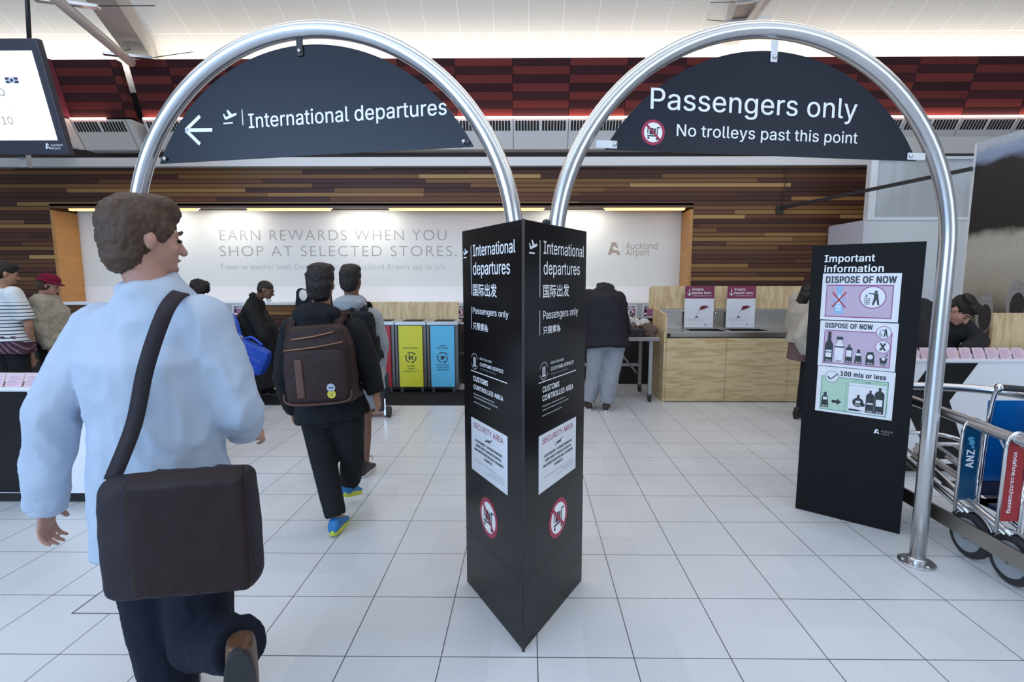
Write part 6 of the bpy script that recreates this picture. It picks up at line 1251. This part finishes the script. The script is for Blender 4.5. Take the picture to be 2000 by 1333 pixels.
b2 = figure('boy in black hoodie carrying a brown backpack, walking away towards the bins', J, tan_skin, .0055)
hair(J, dark_hair, SHORT + [((0, .03, .098), (.075, .075, .038)), ((.0, -.02, .10), (.07, .07, .03)), ((-.05, .05, .08), (.04, .05, .04)), ((0, -.05, -.055), (.067, .048, .055))], .007, .010, .004)
top_garment(J, 'hoodie', black_cl, .05, .040, 1., .012, .012, 0, 1.12, 1.1, (.095, .078, .055))
bm = bmesh.new(); hb = J['neck']+Vector((0, -.085, .025)); ell(bm, hb, (.150, .080, .075)); ell(bm, J['neck']+Vector((0, .02, .03)), (.105, .10, .055)); ell(bm, hb+Vector((0, -.02, -.06)), (.12, .06, .07)); put_mesh('hood', solid(bm, .010, 4, .012, (12, 12, 12)), black_cl, b2)
trousers(J, black_cl, amp=.010, r=(.105, .080, .072, .064))
for k in 'lr': shoe(J, k, trainer_blue, lime, 'trainer', .034)
pack_m = mat('backpack_brown', (.030, .0145, .0140), .55, 0, .25, 10, .2, 200, spec=.25); pack_t = mat('backpack_trim', (.085, .035, .018), .45, 0, .2, 10)
def rounded(bm, c, u, n, v, hw, hh, dp, pw=5, taper=.0):
    loft(bm, [(c+v*(-hh), u, n, hw*.86, dp*.7), (c+v*(-hh*.93), u, n, hw*.97, dp*.95), (c+v*(-hh*.5), u, n, hw, dp), (c+v*(hh*.5), u, n, hw*(1-taper*.6), dp), (c+v*(hh*.90), u, n, hw*(.90-taper), dp*.85), (c+v*hh, u, n, hw*(.70-taper), dp*.55)], 28, pw)
pc = P(627, 711, 2.90); pu = Vector((1, .03, .06)).normalized(); pv = Vector((-.06, .02, 1)).normalized(); pnn = pu.cross(pv)
t = thing('backpack', 'brown backpack with two round badges on the back of the boy in black hoodie', 'backpack', pc-pv*.28)
bm = bmesh.new(); rounded(bm, pc, pu, pnn, pv, .198, .226, .085, 5, .10); put_mesh('pack_body', solid(bm, .010, 3, .006, (9, 9, 9)), pack_m, t)
bm = bmesh.new(); rounded(bm, pc+pnn*.085-pv*.055, pu, pnn, pv, .178, .150, .022, 6); put_mesh('front_pocket', solid(bm, .009, 3, .003, (9, 9, 9)), pack_m, t)
bm = bmesh.new(); loft(bm, [(pc+pnn*.108-pu*.085-pv*(.175-q), pu, pnn, .022, .006) for q in (0, .22)], 12, 6); put('leather_strip', bm, pack_t, t, bevel=.002)
for zz, hw in ((.105, .165), (.165, .12)):
    bm = bmesh.new(); tube(bm, smooth_path([pc+pnn*.088-pu*hw+pv*(zz-.01), pc+pnn*.094+pv*zz, pc+pnn*.088+pu*hw+pv*(zz+.02)], 6), .005, 8); put('zip', bm, mat('zip_copper', (.25, .12, .07), .35, .6), t, smooth=True)
bm = bmesh.new(); tube(bm, smooth_path([pc+pnn*.09-pu*.19-pv*.15, pc+pnn*.10-pu*.15-pv*.210, pc+pnn*.10+pu*.15-pv*.210, pc+pnn*.09+pu*.19-pv*.15], 6), .006, 8); put('piping', bm, pack_t, t, smooth=True)
for x, z, m_, nm in ((.085, -.125, mat('badge_silver', (.45, .52, .60), .3, .3), 'badge'), (.085, -.162, mat('badge_yellow', (.60, .55, .06), .4), 'badge')):
    bm = bmesh.new(); q = pc+pnn*.108+pu*x+pv*z; tube(bm, [q, q+pnn*.006], .024, 22); o = put(nm, bm, m_, t, bevel=.002)
    if z > -.14: bp_ = Plane(q+pnn*.0062, pu, pv); decal(bp_, [rect(-.014, -.003, .014, .004)], navy, o, 'badge_print', d=.0006)
    else: bp_ = Plane(q+pnn*.0062, pu, pv); decal(bp_, [circ(-.006, .004, .003, 10), circ(.006, .004, .003, 10), rect(-.008, -.006, .008, -.003)], ink, o, 'badge_print', d=.0006)
for sgn, S in ((-1, J['sl']), (1, J['sr'])):
    bm = bmesh.new(); S2 = S + (J['neck']-S)*.26
    strap(bm, [pc+pv*.20+pu*.07*sgn-pnn*.03, S2+Vector((0, -.165, -.03)), S2+Vector((0, -.10, .070)), S2+Vector((0, .03, .09)), S2+Vector((0, .15, .0)), S2+Vector((sgn*.02, .17, -.15)), S2+Vector((sgn*.07, .10, -.34)), pc-pv*.20+pu*.17*sgn-pnn*.05], .055, .010, lambda p: Vector((0, p.y-Y, .25 if p.z > 1.35 else 0))+Vector((sgn*.03, 0, 0)))
    put('shoulder_strap', bm, pack_m, t, smooth=True)

# 3. boy in grey hoodie and shorts, further on
Y = 3.95
J = pose(-1.33, 3.95, 1.68, -4)
J.update(head=P(686, 549, Y), neck=P(690, 596, Y), sl=P(655, 622, Y), sr=P(726, 622, Y), chest=P(692, 650, Y), waist=P(694, 700, Y), pelvis=P(696, 738, Y), er=P(741, 672, Y), wr=P(738, 735, Y+.12), el=P(648, 680, Y), wl=P(655, 730, Y+.1), hl=P(676, 748, Y), hr=P(714, 748, Y), kl=P(682, 830, Y+.04), al=P(690, 880, Y+.22), kr=P(713, 825, Y), ar=P(712, 902, Y-.03))
J['ar'].z = .085; J['fd'] = Vector((.05, 1, 0))
b3 = figure('boy in grey hoodie and denim shorts wearing a black backpack', J, brown_skin, .007)
hair(J, dark_hair, SHORT + [((0, .0, .095), (.078, .09, .042)), ((0, -.055, -.03), (.070, .05, .06))], .007, .004, .005)
grey_cl = cloth('hoodie_grey', (.33, .35, .38), .10)
top_garment(J, 'hoodie', grey_cl, .10, .036, 1., .012, .010, 0, 1.1, 1.1, (.088, .078, .060))
bm = bmesh.new(); ell(bm, J['neck']+Vector((0, -.07, .01)), (.130, .075, .07)); ell(bm, J['neck']+Vector((0, .02, .025)), (.10, .09, .055)); put_mesh('hood', solid(bm, .010, 4, .010, (14, 14, 14)), grey_cl, b3)
trousers(J, cloth('shorts_denim', (.30, .34, .39), .15), 'shorts', length=.62, r=(.105, .098, .09, .08))
for k in 'lr':
    sh = shoe(J, k, shoe_black, sole_white, 'canvas_shoe', .024, .03)
    bm = bmesh.new(); tube(bm, smooth_path([J['a'+k]+Vector((-.03, .06, .04)), J['a'+k]+Vector((.0, .085, .035)), J['a'+k]+Vector((.04, .07, .05)), J['a'+k]+Vector((.055, .04, .03))], 4), .005, 6); put('lace', bm, sole_white, sh, smooth=True)
pc = P(702, 662, Y-.19); t = thing('backpack', 'black backpack on the back of the boy in grey hoodie', 'backpack', pc-Vector((0, 0, .24)))
pu, pv = Vector((1, 0, 0)), Vector((0, 0, 1)); pnn = pu.cross(pv); bm = bmesh.new(); rounded(bm, pc, pu, pnn, pv, .120, .20, .070, 5, .05); put_mesh('pack_body', solid(bm, .010, 3, .006, (9, 9, 9)), black_cl, t)
bm = bmesh.new(); rounded(bm, pc+pu*.125-pv*.08, pnn, pu, pv, .05, .10, .022, 4); put_mesh('side_pocket', solid(bm, .008, 3), black_cl, t)
for sgn, S in ((-1, J['sl']), (1, J['sr'])):
    bm = bmesh.new(); S2 = S + (J['neck']-S)*.30; strap(bm, [pc+pv*.2+pu*.05*sgn-pnn*.05, S2+Vector((0, -.08, .06)), S2+Vector((0, .02, .09)), S2+Vector((0, .14, .0)), S2+Vector((sgn*.02, .16, -.14)), pc-pv*.16+pu*.14*sgn-pnn*.06], .05, .010, lambda p: Vector((0, p.y-Y, .25 if p.z > 1.35 else 0))+Vector((sgn*.03, 0, 0))); put('shoulder_strap', bm, black_cl, t, smooth=True)
# small wheeled case beyond the boys
t = thing('trolley_case', 'small dark wheeled case standing beyond the hand of the boy in black hoodie', 'suitcase', (-1.63, 5.72, 0))
bm = bmesh.new(); box(bm, -1.82, -1.62, 5.60, 5.84, .07, .50); put('case_shell', bm, black_sat, t, bevel=.03)
for x in (-1.80, -1.585):
    bm = bmesh.new(); tube(bm, [(x-.02, 5.66, .062), (x+.02, 5.66, .062)], .062, 22); w_ = put('wheel', bm, rubber, t, bevel=.006)
    bm = bmesh.new(); box(bm, x-.045, x-.025, 5.62, 5.70, .03, .22); put('fork', bm, chrome, w_)
for x in (-1.79, -1.66):
    bm = bmesh.new(); tube(bm, [(x, 5.70, .50), (x, 5.70, .95)], .008, 8); put('pull_rod', bm, chrome, t, smooth=True)
bm = bmesh.new(); tube(bm, [(-1.81, 5.70, .95), (-1.64, 5.70, .95)], .014, 10); put('pull_grip', bm, rubber, t, smooth=True)

# 4. man in dark coat, bent head, in profile to the right
Y = 6.6
J = pose(-3.44, 6.62, 1.72, -62)
J.update(head=P(519, 567, Y-.05), neck=P(500, 586, Y), sl=P(503, 607, Y+.17), sr=P(489, 607, Y-.17), chest=P(492, 632, Y), waist=P(500, 680, Y), pelvis=P(508, 715, Y), el=P(535, 650, Y+.15), wl=P(545, 690, Y+.05), er=P(514, 655, Y-.22), wr=P(537, 690, Y-.12))
J['fd'] = Vector((.86, .25, -.36)); J['hu'] = Vector((.36, .1, .9))
b4 = figure('man in long dark coat standing with bowed head below the white panel, in profile', J, brown_skin, .009)
hair(J, hair_m('hair_cropped', (.022, .016, .014)), [((0, -.016, .042), (.078, .097, .078)), ((0, -.045, .0), (.073, .062, .07))], .008, .0, .003); eyebrows(J, dark_hair); mouth(J)
coat_m = cloth('coat_dark', (.014, .014, .016), .15, .75)
top_garment(J, 'coat', coat_m, .30, .060, 1., .014, .014, .06, 1.15, 1.45, (.095, .08, .06))
trousers(J, black_cl, r=(.105, .085, .075, .07))
for k in 'lr': shoe(J, k, shoe_black, rubber)
bm = bmesh.new(); ell(bm, head_pt(J, .0, .075, -.11), (.035, .02, .02)); put('shirt_collar', bm, sole_white, b4, smooth=True)

# 5. person in dark top with white print, mostly behind the boy with the brown backpack
Y = 6.85
J = pose(P(613, 560, Y).x, Y, 1.70, -10)
J.update(head=P(617, 533, Y), neck=P(604, 570, Y)); J['fd'] = Vector((.3, 1, 0))
b5 = figure('person in dark top with white print, behind the boy in black hoodie', J, pale_skin, .010)
hair(J, dark_hair, SHORT, .009, .004, .003); top_garment(J, 'sweatshirt', cloth('cloth_navy_black', (.016, .018, .024)), .10, .03, 1., .014, .008, 0); trousers(J, black_cl)
for k in 'lr': shoe(J, k, shoe_black, rubber)
bm = bmesh.new(); q = P(592, 577, Y-.165); ell(bm, q, (.055, .012, .075), seg=16); put('white_print', bm, sole_white, b5, smooth=True)

# 6. woman with curly dark hair and a blue shoulder bag
Y = 6.2
J = pose(P(398, 600, Y).x, Y, 1.63, -35)
J.update(head=P(388, 565, Y), neck=P(390, 600, Y), sl=P(372, 620, Y+.1), sr=P(428, 625, Y-.1), er=P(450, 668, Y-.14), wr=P(462, 712, Y))
J['fd'] = Vector((-.1, 1, -.1))
b6 = figure('woman in black with curly dark hair, carrying the blue shoulder bag', J, brown_skin, .010)
hair(J, dark_hair, SHORT + [((.09, -.02, .045), (.055, .055, .06)), ((.07, -.05, .0), (.05, .05, .06)), ((.10, .0, .0), (.035, .04, .05)), ((0, -.05, -.04), (.07, .05, .06))], .008, .016, .010)
top_garment(J, 'cardigan', black_cl, .12, .035, 1., .014, .010, 0, 1.12, 1.15, (.085, .07, .05))
bm = bmesh.new(); rg = torso_rings(J, .02, None, 1.1); loft(bm, [(J['pelvis']-Vector((0, 0, .42)), rg[1][1], rg[1][2], .21, .17), (J['pelvis']-Vector((0, 0, .1)), rg[1][1], rg[1][2], .20, .155), (J['waist'], rg[1][1], rg[1][2], .17, .13)], 24); put_mesh('skirt', solid(bm, .014, 3, .012, (10, 10, 3)), black_cl, b6)
for k in 'lr': shoe(J, k, shoe_black, rubber)
blue_bag = mat('bag_blue', (.004, .055, .42), .45, 0, .12, 12, .1, 160)
Yb = 5.98; c = P(494, 696, Yb); u = (P(522, 712, Yb)-P(462, 682, Yb)).normalized(); v = Vector((-u.z, 0, u.x)).normalized(); n = u.cross(v)
t = thing('shoulder_bag', 'bright blue leather shoulder bag hanging from the woman in black', 'handbag', c-Vector((0, 0, .25)))
bm = bmesh.new(); loft(bm, [(c+v*z, u, n, a, b) for z, a, b in ((-.17, .165, .075), (-.15, .19, .085), (.0, .20, .085), (.11, .185, .06), (.15, .175, .03))], 28, 6); put_mesh('bag_body', solid(bm, .010, 2, .010, (9, 9, 9)), blue_bag, t)
bm = bmesh.new(); loft(bm, [(c+n*.075+v*z, u, n, a, .014) for z, a in ((.02, .185), (.08, .19), (.15, .18))], 24, 8); put_mesh('flap', solid(bm, .009, 2, .004, (9, 9, 9)), blue_bag, t)
bm = bmesh.new(); tube(bm, smooth_path([c+v*.14-u*.17, c+v*.20-u*.10, c+v*.17+u*.05], 6), .016, 10); put('carry_handle', bm, blue_bag, t, smooth=True)
bm = bmesh.new(); strap(bm, [c+v*.14-u*.17, P(470, 655, Yb+.02), P(462, 628, Yb+.03), P(450, 613, Yb+.08), P(436, 609, Yb+.2), P(428, 618, Yb+.36)], .035, .008, lambda p: Vector((.5, -.6, .5))); put('shoulder_strap', bm, blue_bag, t, smooth=True)
bm = bmesh.new(); q = P(470, 661, Yb); tube(bm, [q+Vector((.03*math.cos(R(a)), -.012, .03*math.sin(R(a)))) for a in range(0, 361, 30)], .006, 8, False); put('buckle', bm, mat('buckle_brass', (.5, .4, .2), .3, 1.), t, smooth=True)

# 7. woman in striped white top, left edge
Y = 5.2
J = pose(P(14, 600, Y).x, Y, 1.74, -25)
J.update(head=P(10, 535, Y)); J['fd'] = Vector((.55, .8, -.25)); J['wr'] = P(62, 700, Y+.1); J['er'] = P(56, 635, Y-.05)
b7 = figure('woman in white top with thin dark stripes at the left edge of the photo', J, tan_skin, .009)
hair(J, dark_hair, SHORT + [((0, -.085, .035), (.05, .045, .05))], .008, .004, .003)
g = G('striped_knit', .85, .2); ln = g.op('MULTIPLY', g.line(g.z, .036, .010), g.op('LESS_THAN', g.z, 1.33)); wv = g.noise(g.vec, 14., 2.); striped = g.color(g.mix(ln, g.mix(wv, (.60, .64, .66), (.70, .72, .73)), (.03, .035, .05)))
top_garment(J, 'striped_top', striped, .02, .035, .85, .012, .006, 0, 1.15, 1.1, (.085, .072, .055))
trousers(J, black_cl)
for k in 'lr': shoe(J, k, shoe_black, rubber)
bm = bmesh.new(); rg = torso_rings(J, .04, None, 1.15); loft(bm, [(J['pelvis']-Vector((0, 0, .14)), rg[1][1], rg[1][2], .235, .18), (J['pelvis']+Vector((0, 0, .04)), rg[1][1], rg[1][2], .22, .17)], 24)
g = G('plaid_cloth', .85, .2); dg_ = g.op('ADD', g.x, g.op('MULTIPLY', g.z, .8)); plaid = g.color(g.mix(g.line(dg_, .05, .016), (.055, .03, .045), (.22, .12, .17)))
put_mesh('tied_shirt', solid(bm, .012, 3, .02, (9, 9, 9)), plaid, b7)

# 8. person in burgundy hat and pale fur jacket
Y = 5.65
J = pose(P(92, 600, Y).x, Y, 1.62, -60)
J.update(head=P(95, 558, Y)); J['fd'] = Vector((.8, .5, -.35))
b8 = figure('person in burgundy hat and pale furry jacket beside the woman in striped top', J, pale_skin, .009)
fur = mat('fur_pale', (.36, .33, .27), .9, 0, .35, 30, .8, 90)
top_garment(J, 'fur_jacket', fur, -.06, .060, 1., .014, .016, .03, 1.15, 1.2, (.105, .09, .07), ns=(16, 16, 16)); trousers(J, black_cl, r=(.115, .09, .08, .07))
hair(J, brown_hair, [((0, -.03, .0), (.082, .09, .085))], .008, .004, .003)
for k in 'lr': shoe(J, k, shoe_black, rubber)
hat = cloth('hat_burgundy', (.16, .008, .03), .1); bm = bmesh.new(); head_ell(bm, J, (0, -.01, .075), (.095, .108, .075), 20); head_ell(bm, J, (0, .0, .045), (.135, .150, .016), 22); put_mesh('hat', solid(bm, .008, 3), hat, b8)

# 9. old man bending over the work table
Y = 6.0
J = pose(.93, 6.0, 1.76, 0)
J.update(pelvis=P(1184, 668, 6.03), waist=P(1183, 640, 6.06), chest=P(1182, 595, 6.14), sl=P(1150, 578, 6.22), sr=P(1208, 583, 6.22), neck=P(1182, 566, 6.30), el=P(1145, 640, 6.35), wl=P(1165, 668, 6.58), er=P(1218, 640, 6.32), wr=P(1224, 655, 6.52), hl=P(1166, 678, 6.02), hr=P(1202, 678, 6.02), kl=P(1160, 740, 6.05), al=P(1148, 783, 6.04), kr=P(1191, 745, 5.98), ar=P(1184, 791, 5.97))
J['head'] = Vector((J['neck'].x-.01, 6.45, J['neck'].z-.17)); J['fd'] = Vector((0, .5, -.85)); J['hu'] = Vector((0, .85, .5)); J['al'].z = J['ar'].z = .085
J['tl'] = Vector((-.2, 1, 0)).normalized(); J['tr'] = Vector((.25, 1, 0)).normalized(); J['hdr'] = Vector((.1, .9, -.3)).normalized(); J['hdl'] = Vector((.1, .9, -.3)).normalized(); J['pnr'] = J['pnl'] = Vector((0, -.3, -1))
b9 = figure('old man in dark jacket and grey tracksuit trousers bending over the steel work table', J, pale_skin, .009)
hair(J, hair_m('hair_grey', (.10, .095, .09)), SHORT, .008, .004, .003)
top_garment(J, 'jacket', cloth('jacket_navy', (.022, .021, .028), .12), .07, .060, 1., .014, .014, .05, 1.22, 1.2, (.088, .085, .06))
trousers(J, cloth('tracksuit_grey', (.30, .325, .37), .08), amp=.012, r=(.115, .098, .092, .080), b=1.12)
shoe_brown = mat('shoe_dark_brown', (.030, .018, .012), .5, 0, .3, 20)
for k in 'lr': shoe(J, k, shoe_brown, sole_white, 'shoe', .026)

# 10. woman in cream sweater and mauve skirt walking right, half behind the information pillar
Y = 5.7
J = pose(3.12, 5.72, 1.64, -80)
J.update(head=P(1583, 575, Y), neck=P(1580, 603, Y)); J['fd'] = Vector((1, .1, -.05)); J['ar'] = P(1562, 805, 5.62); J['ar'].z = .10; J['kr'] = P(1572, 745, 5.66); J['er'] = P(1562, 660, 5.52); J['wr'] = P(1575, 690, 5.5)
J['al'] = Vector((3.40, 5.72, .09)); J['kl'] = Vector((3.25, 5.72, .47))
b10 = figure('woman in cream sweater and mauve skirt walking past, half hidden by the information pillar', J, pale_skin, .009)
hair(J, dark_hair, SHORT + [((0, -.06, -.03), (.085, .07, .09)), ((-.02, -.09, -.08), (.06, .05, .07))], .008, .012, .004)
top_garment(J, 'sweater', cloth('sweater_cream', (.42, .38, .32), .12), .05, .050, 1., .013, .010, .02, 1.1, 1.2, (.09, .08, .06))
bm = bmesh.new(); rg = torso_rings(J, .02, None, 1.05); loft(bm, [(J['pelvis']-Vector((0, 0, .24)), rg[1][1], rg[1][2], .205, .175), (J['pelvis']+Vector((0, 0, .06)), rg[1][1], rg[1][2], .185, .15)], 24); put_mesh('skirt', solid(bm, .013, 3, .010, (10, 10, 3)), cloth('skirt_mauve', (.16, .10, .105)), b10)
bm = bmesh.new(); [chain(bm, [J['h'+k], J['k'+k], J['k'+k].lerp(J['a'+k], .35), J['a'+k]], [.085, .06, .058, .042]) for k in 'lr']; put_mesh('leggings', solid(bm, .011, 3), black_cl, b10)
for k in 'lr':
    sh = shoe(J, k, shoe_black, rubber, 'boot', .02, .03)
    bm = bmesh.new(); tn = J['t'+k]; q = J['a'+k]-tn*.05; tube(bm, [Vector((q.x, q.y, .006)), Vector((q.x, q.y, .075))], [.022, .034], 12); put('heel', bm, shoe_black, sh)

# 11. man leaning over the right-hand desk
Y = 4.62
J = pose(P(1835, 620, Y).x, Y+.12, 1.74, 150)
J.update(pelvis=P(1800, 720, 4.80), waist=P(1808, 690, 4.76), chest=P(1825, 640, 4.66), sl=P(1870, 632, 4.62), sr=P(1800, 602, 4.70), neck=P(1848, 608, 4.56), head=P(1876, 607, 4.46), el=P(1912, 668, 4.50), wl=P(1885, 686, 4.30), er=P(1806, 668, 4.50), wr=P(1838, 684, 4.32))
J['fd'] = Vector((.20, -.62, -.76)); J['hu'] = Vector((.38, -.66, .60)); J['hs'] = 1.05
for k, x in (('l', 3.72), ('r', 3.52)): J['h'+k] = Vector((x, 4.80, .90)); J['k'+k] = Vector((x, 4.82, .48)); J['a'+k] = Vector((x, 4.86, .085))
J['hdl'] = Vector((-.7, -.6, -.1)).normalized(); J['hdr'] = Vector((.7, -.6, -.1)).normalized(); J['pnl'] = J['pnr'] = Vector((0, 0, -1))
for k in 'lr': J['w'+k].z = max(J['w'+k].z, tp+.035)
b11 = figure('man in dark jacket leaning over the right-hand desk to fill in a card', J, pale_skin, .008)
hair(J, dark_hair, SHORT + [((0, .04, .095), (.07, .065, .035)), ((.03, -.02, .11), (.06, .07, .03))], .008, .010, .005); eyebrows(J, dark_hair); mouth(J)
top_garment(J, 'jacket', cloth('jacket_charcoal', (.022, .023, .026), .12), .05, .045, 1., .013, .010, .03, 1.1, 1.1, (.09, .075, .055)); trousers(J, black_cl)
for k in 'lr': shoe(J, k, shoe_black, rubber)
bm = bmesh.new(); q = P(1862, 681, 4.28); obox(bm, Vector((q.x-.10, 4.20, tp+.002)), Vector((1, 0, 0)), Vector((0, 1, 0)), Vector((0, 0, 1)), .22, .12, .004); o = put('arrival_card', bm, mat('card_red', (.45, .03, .04), .5)); tag(o, 'red-edged card under the hands of the man leaning on the right-hand desk', 'card')
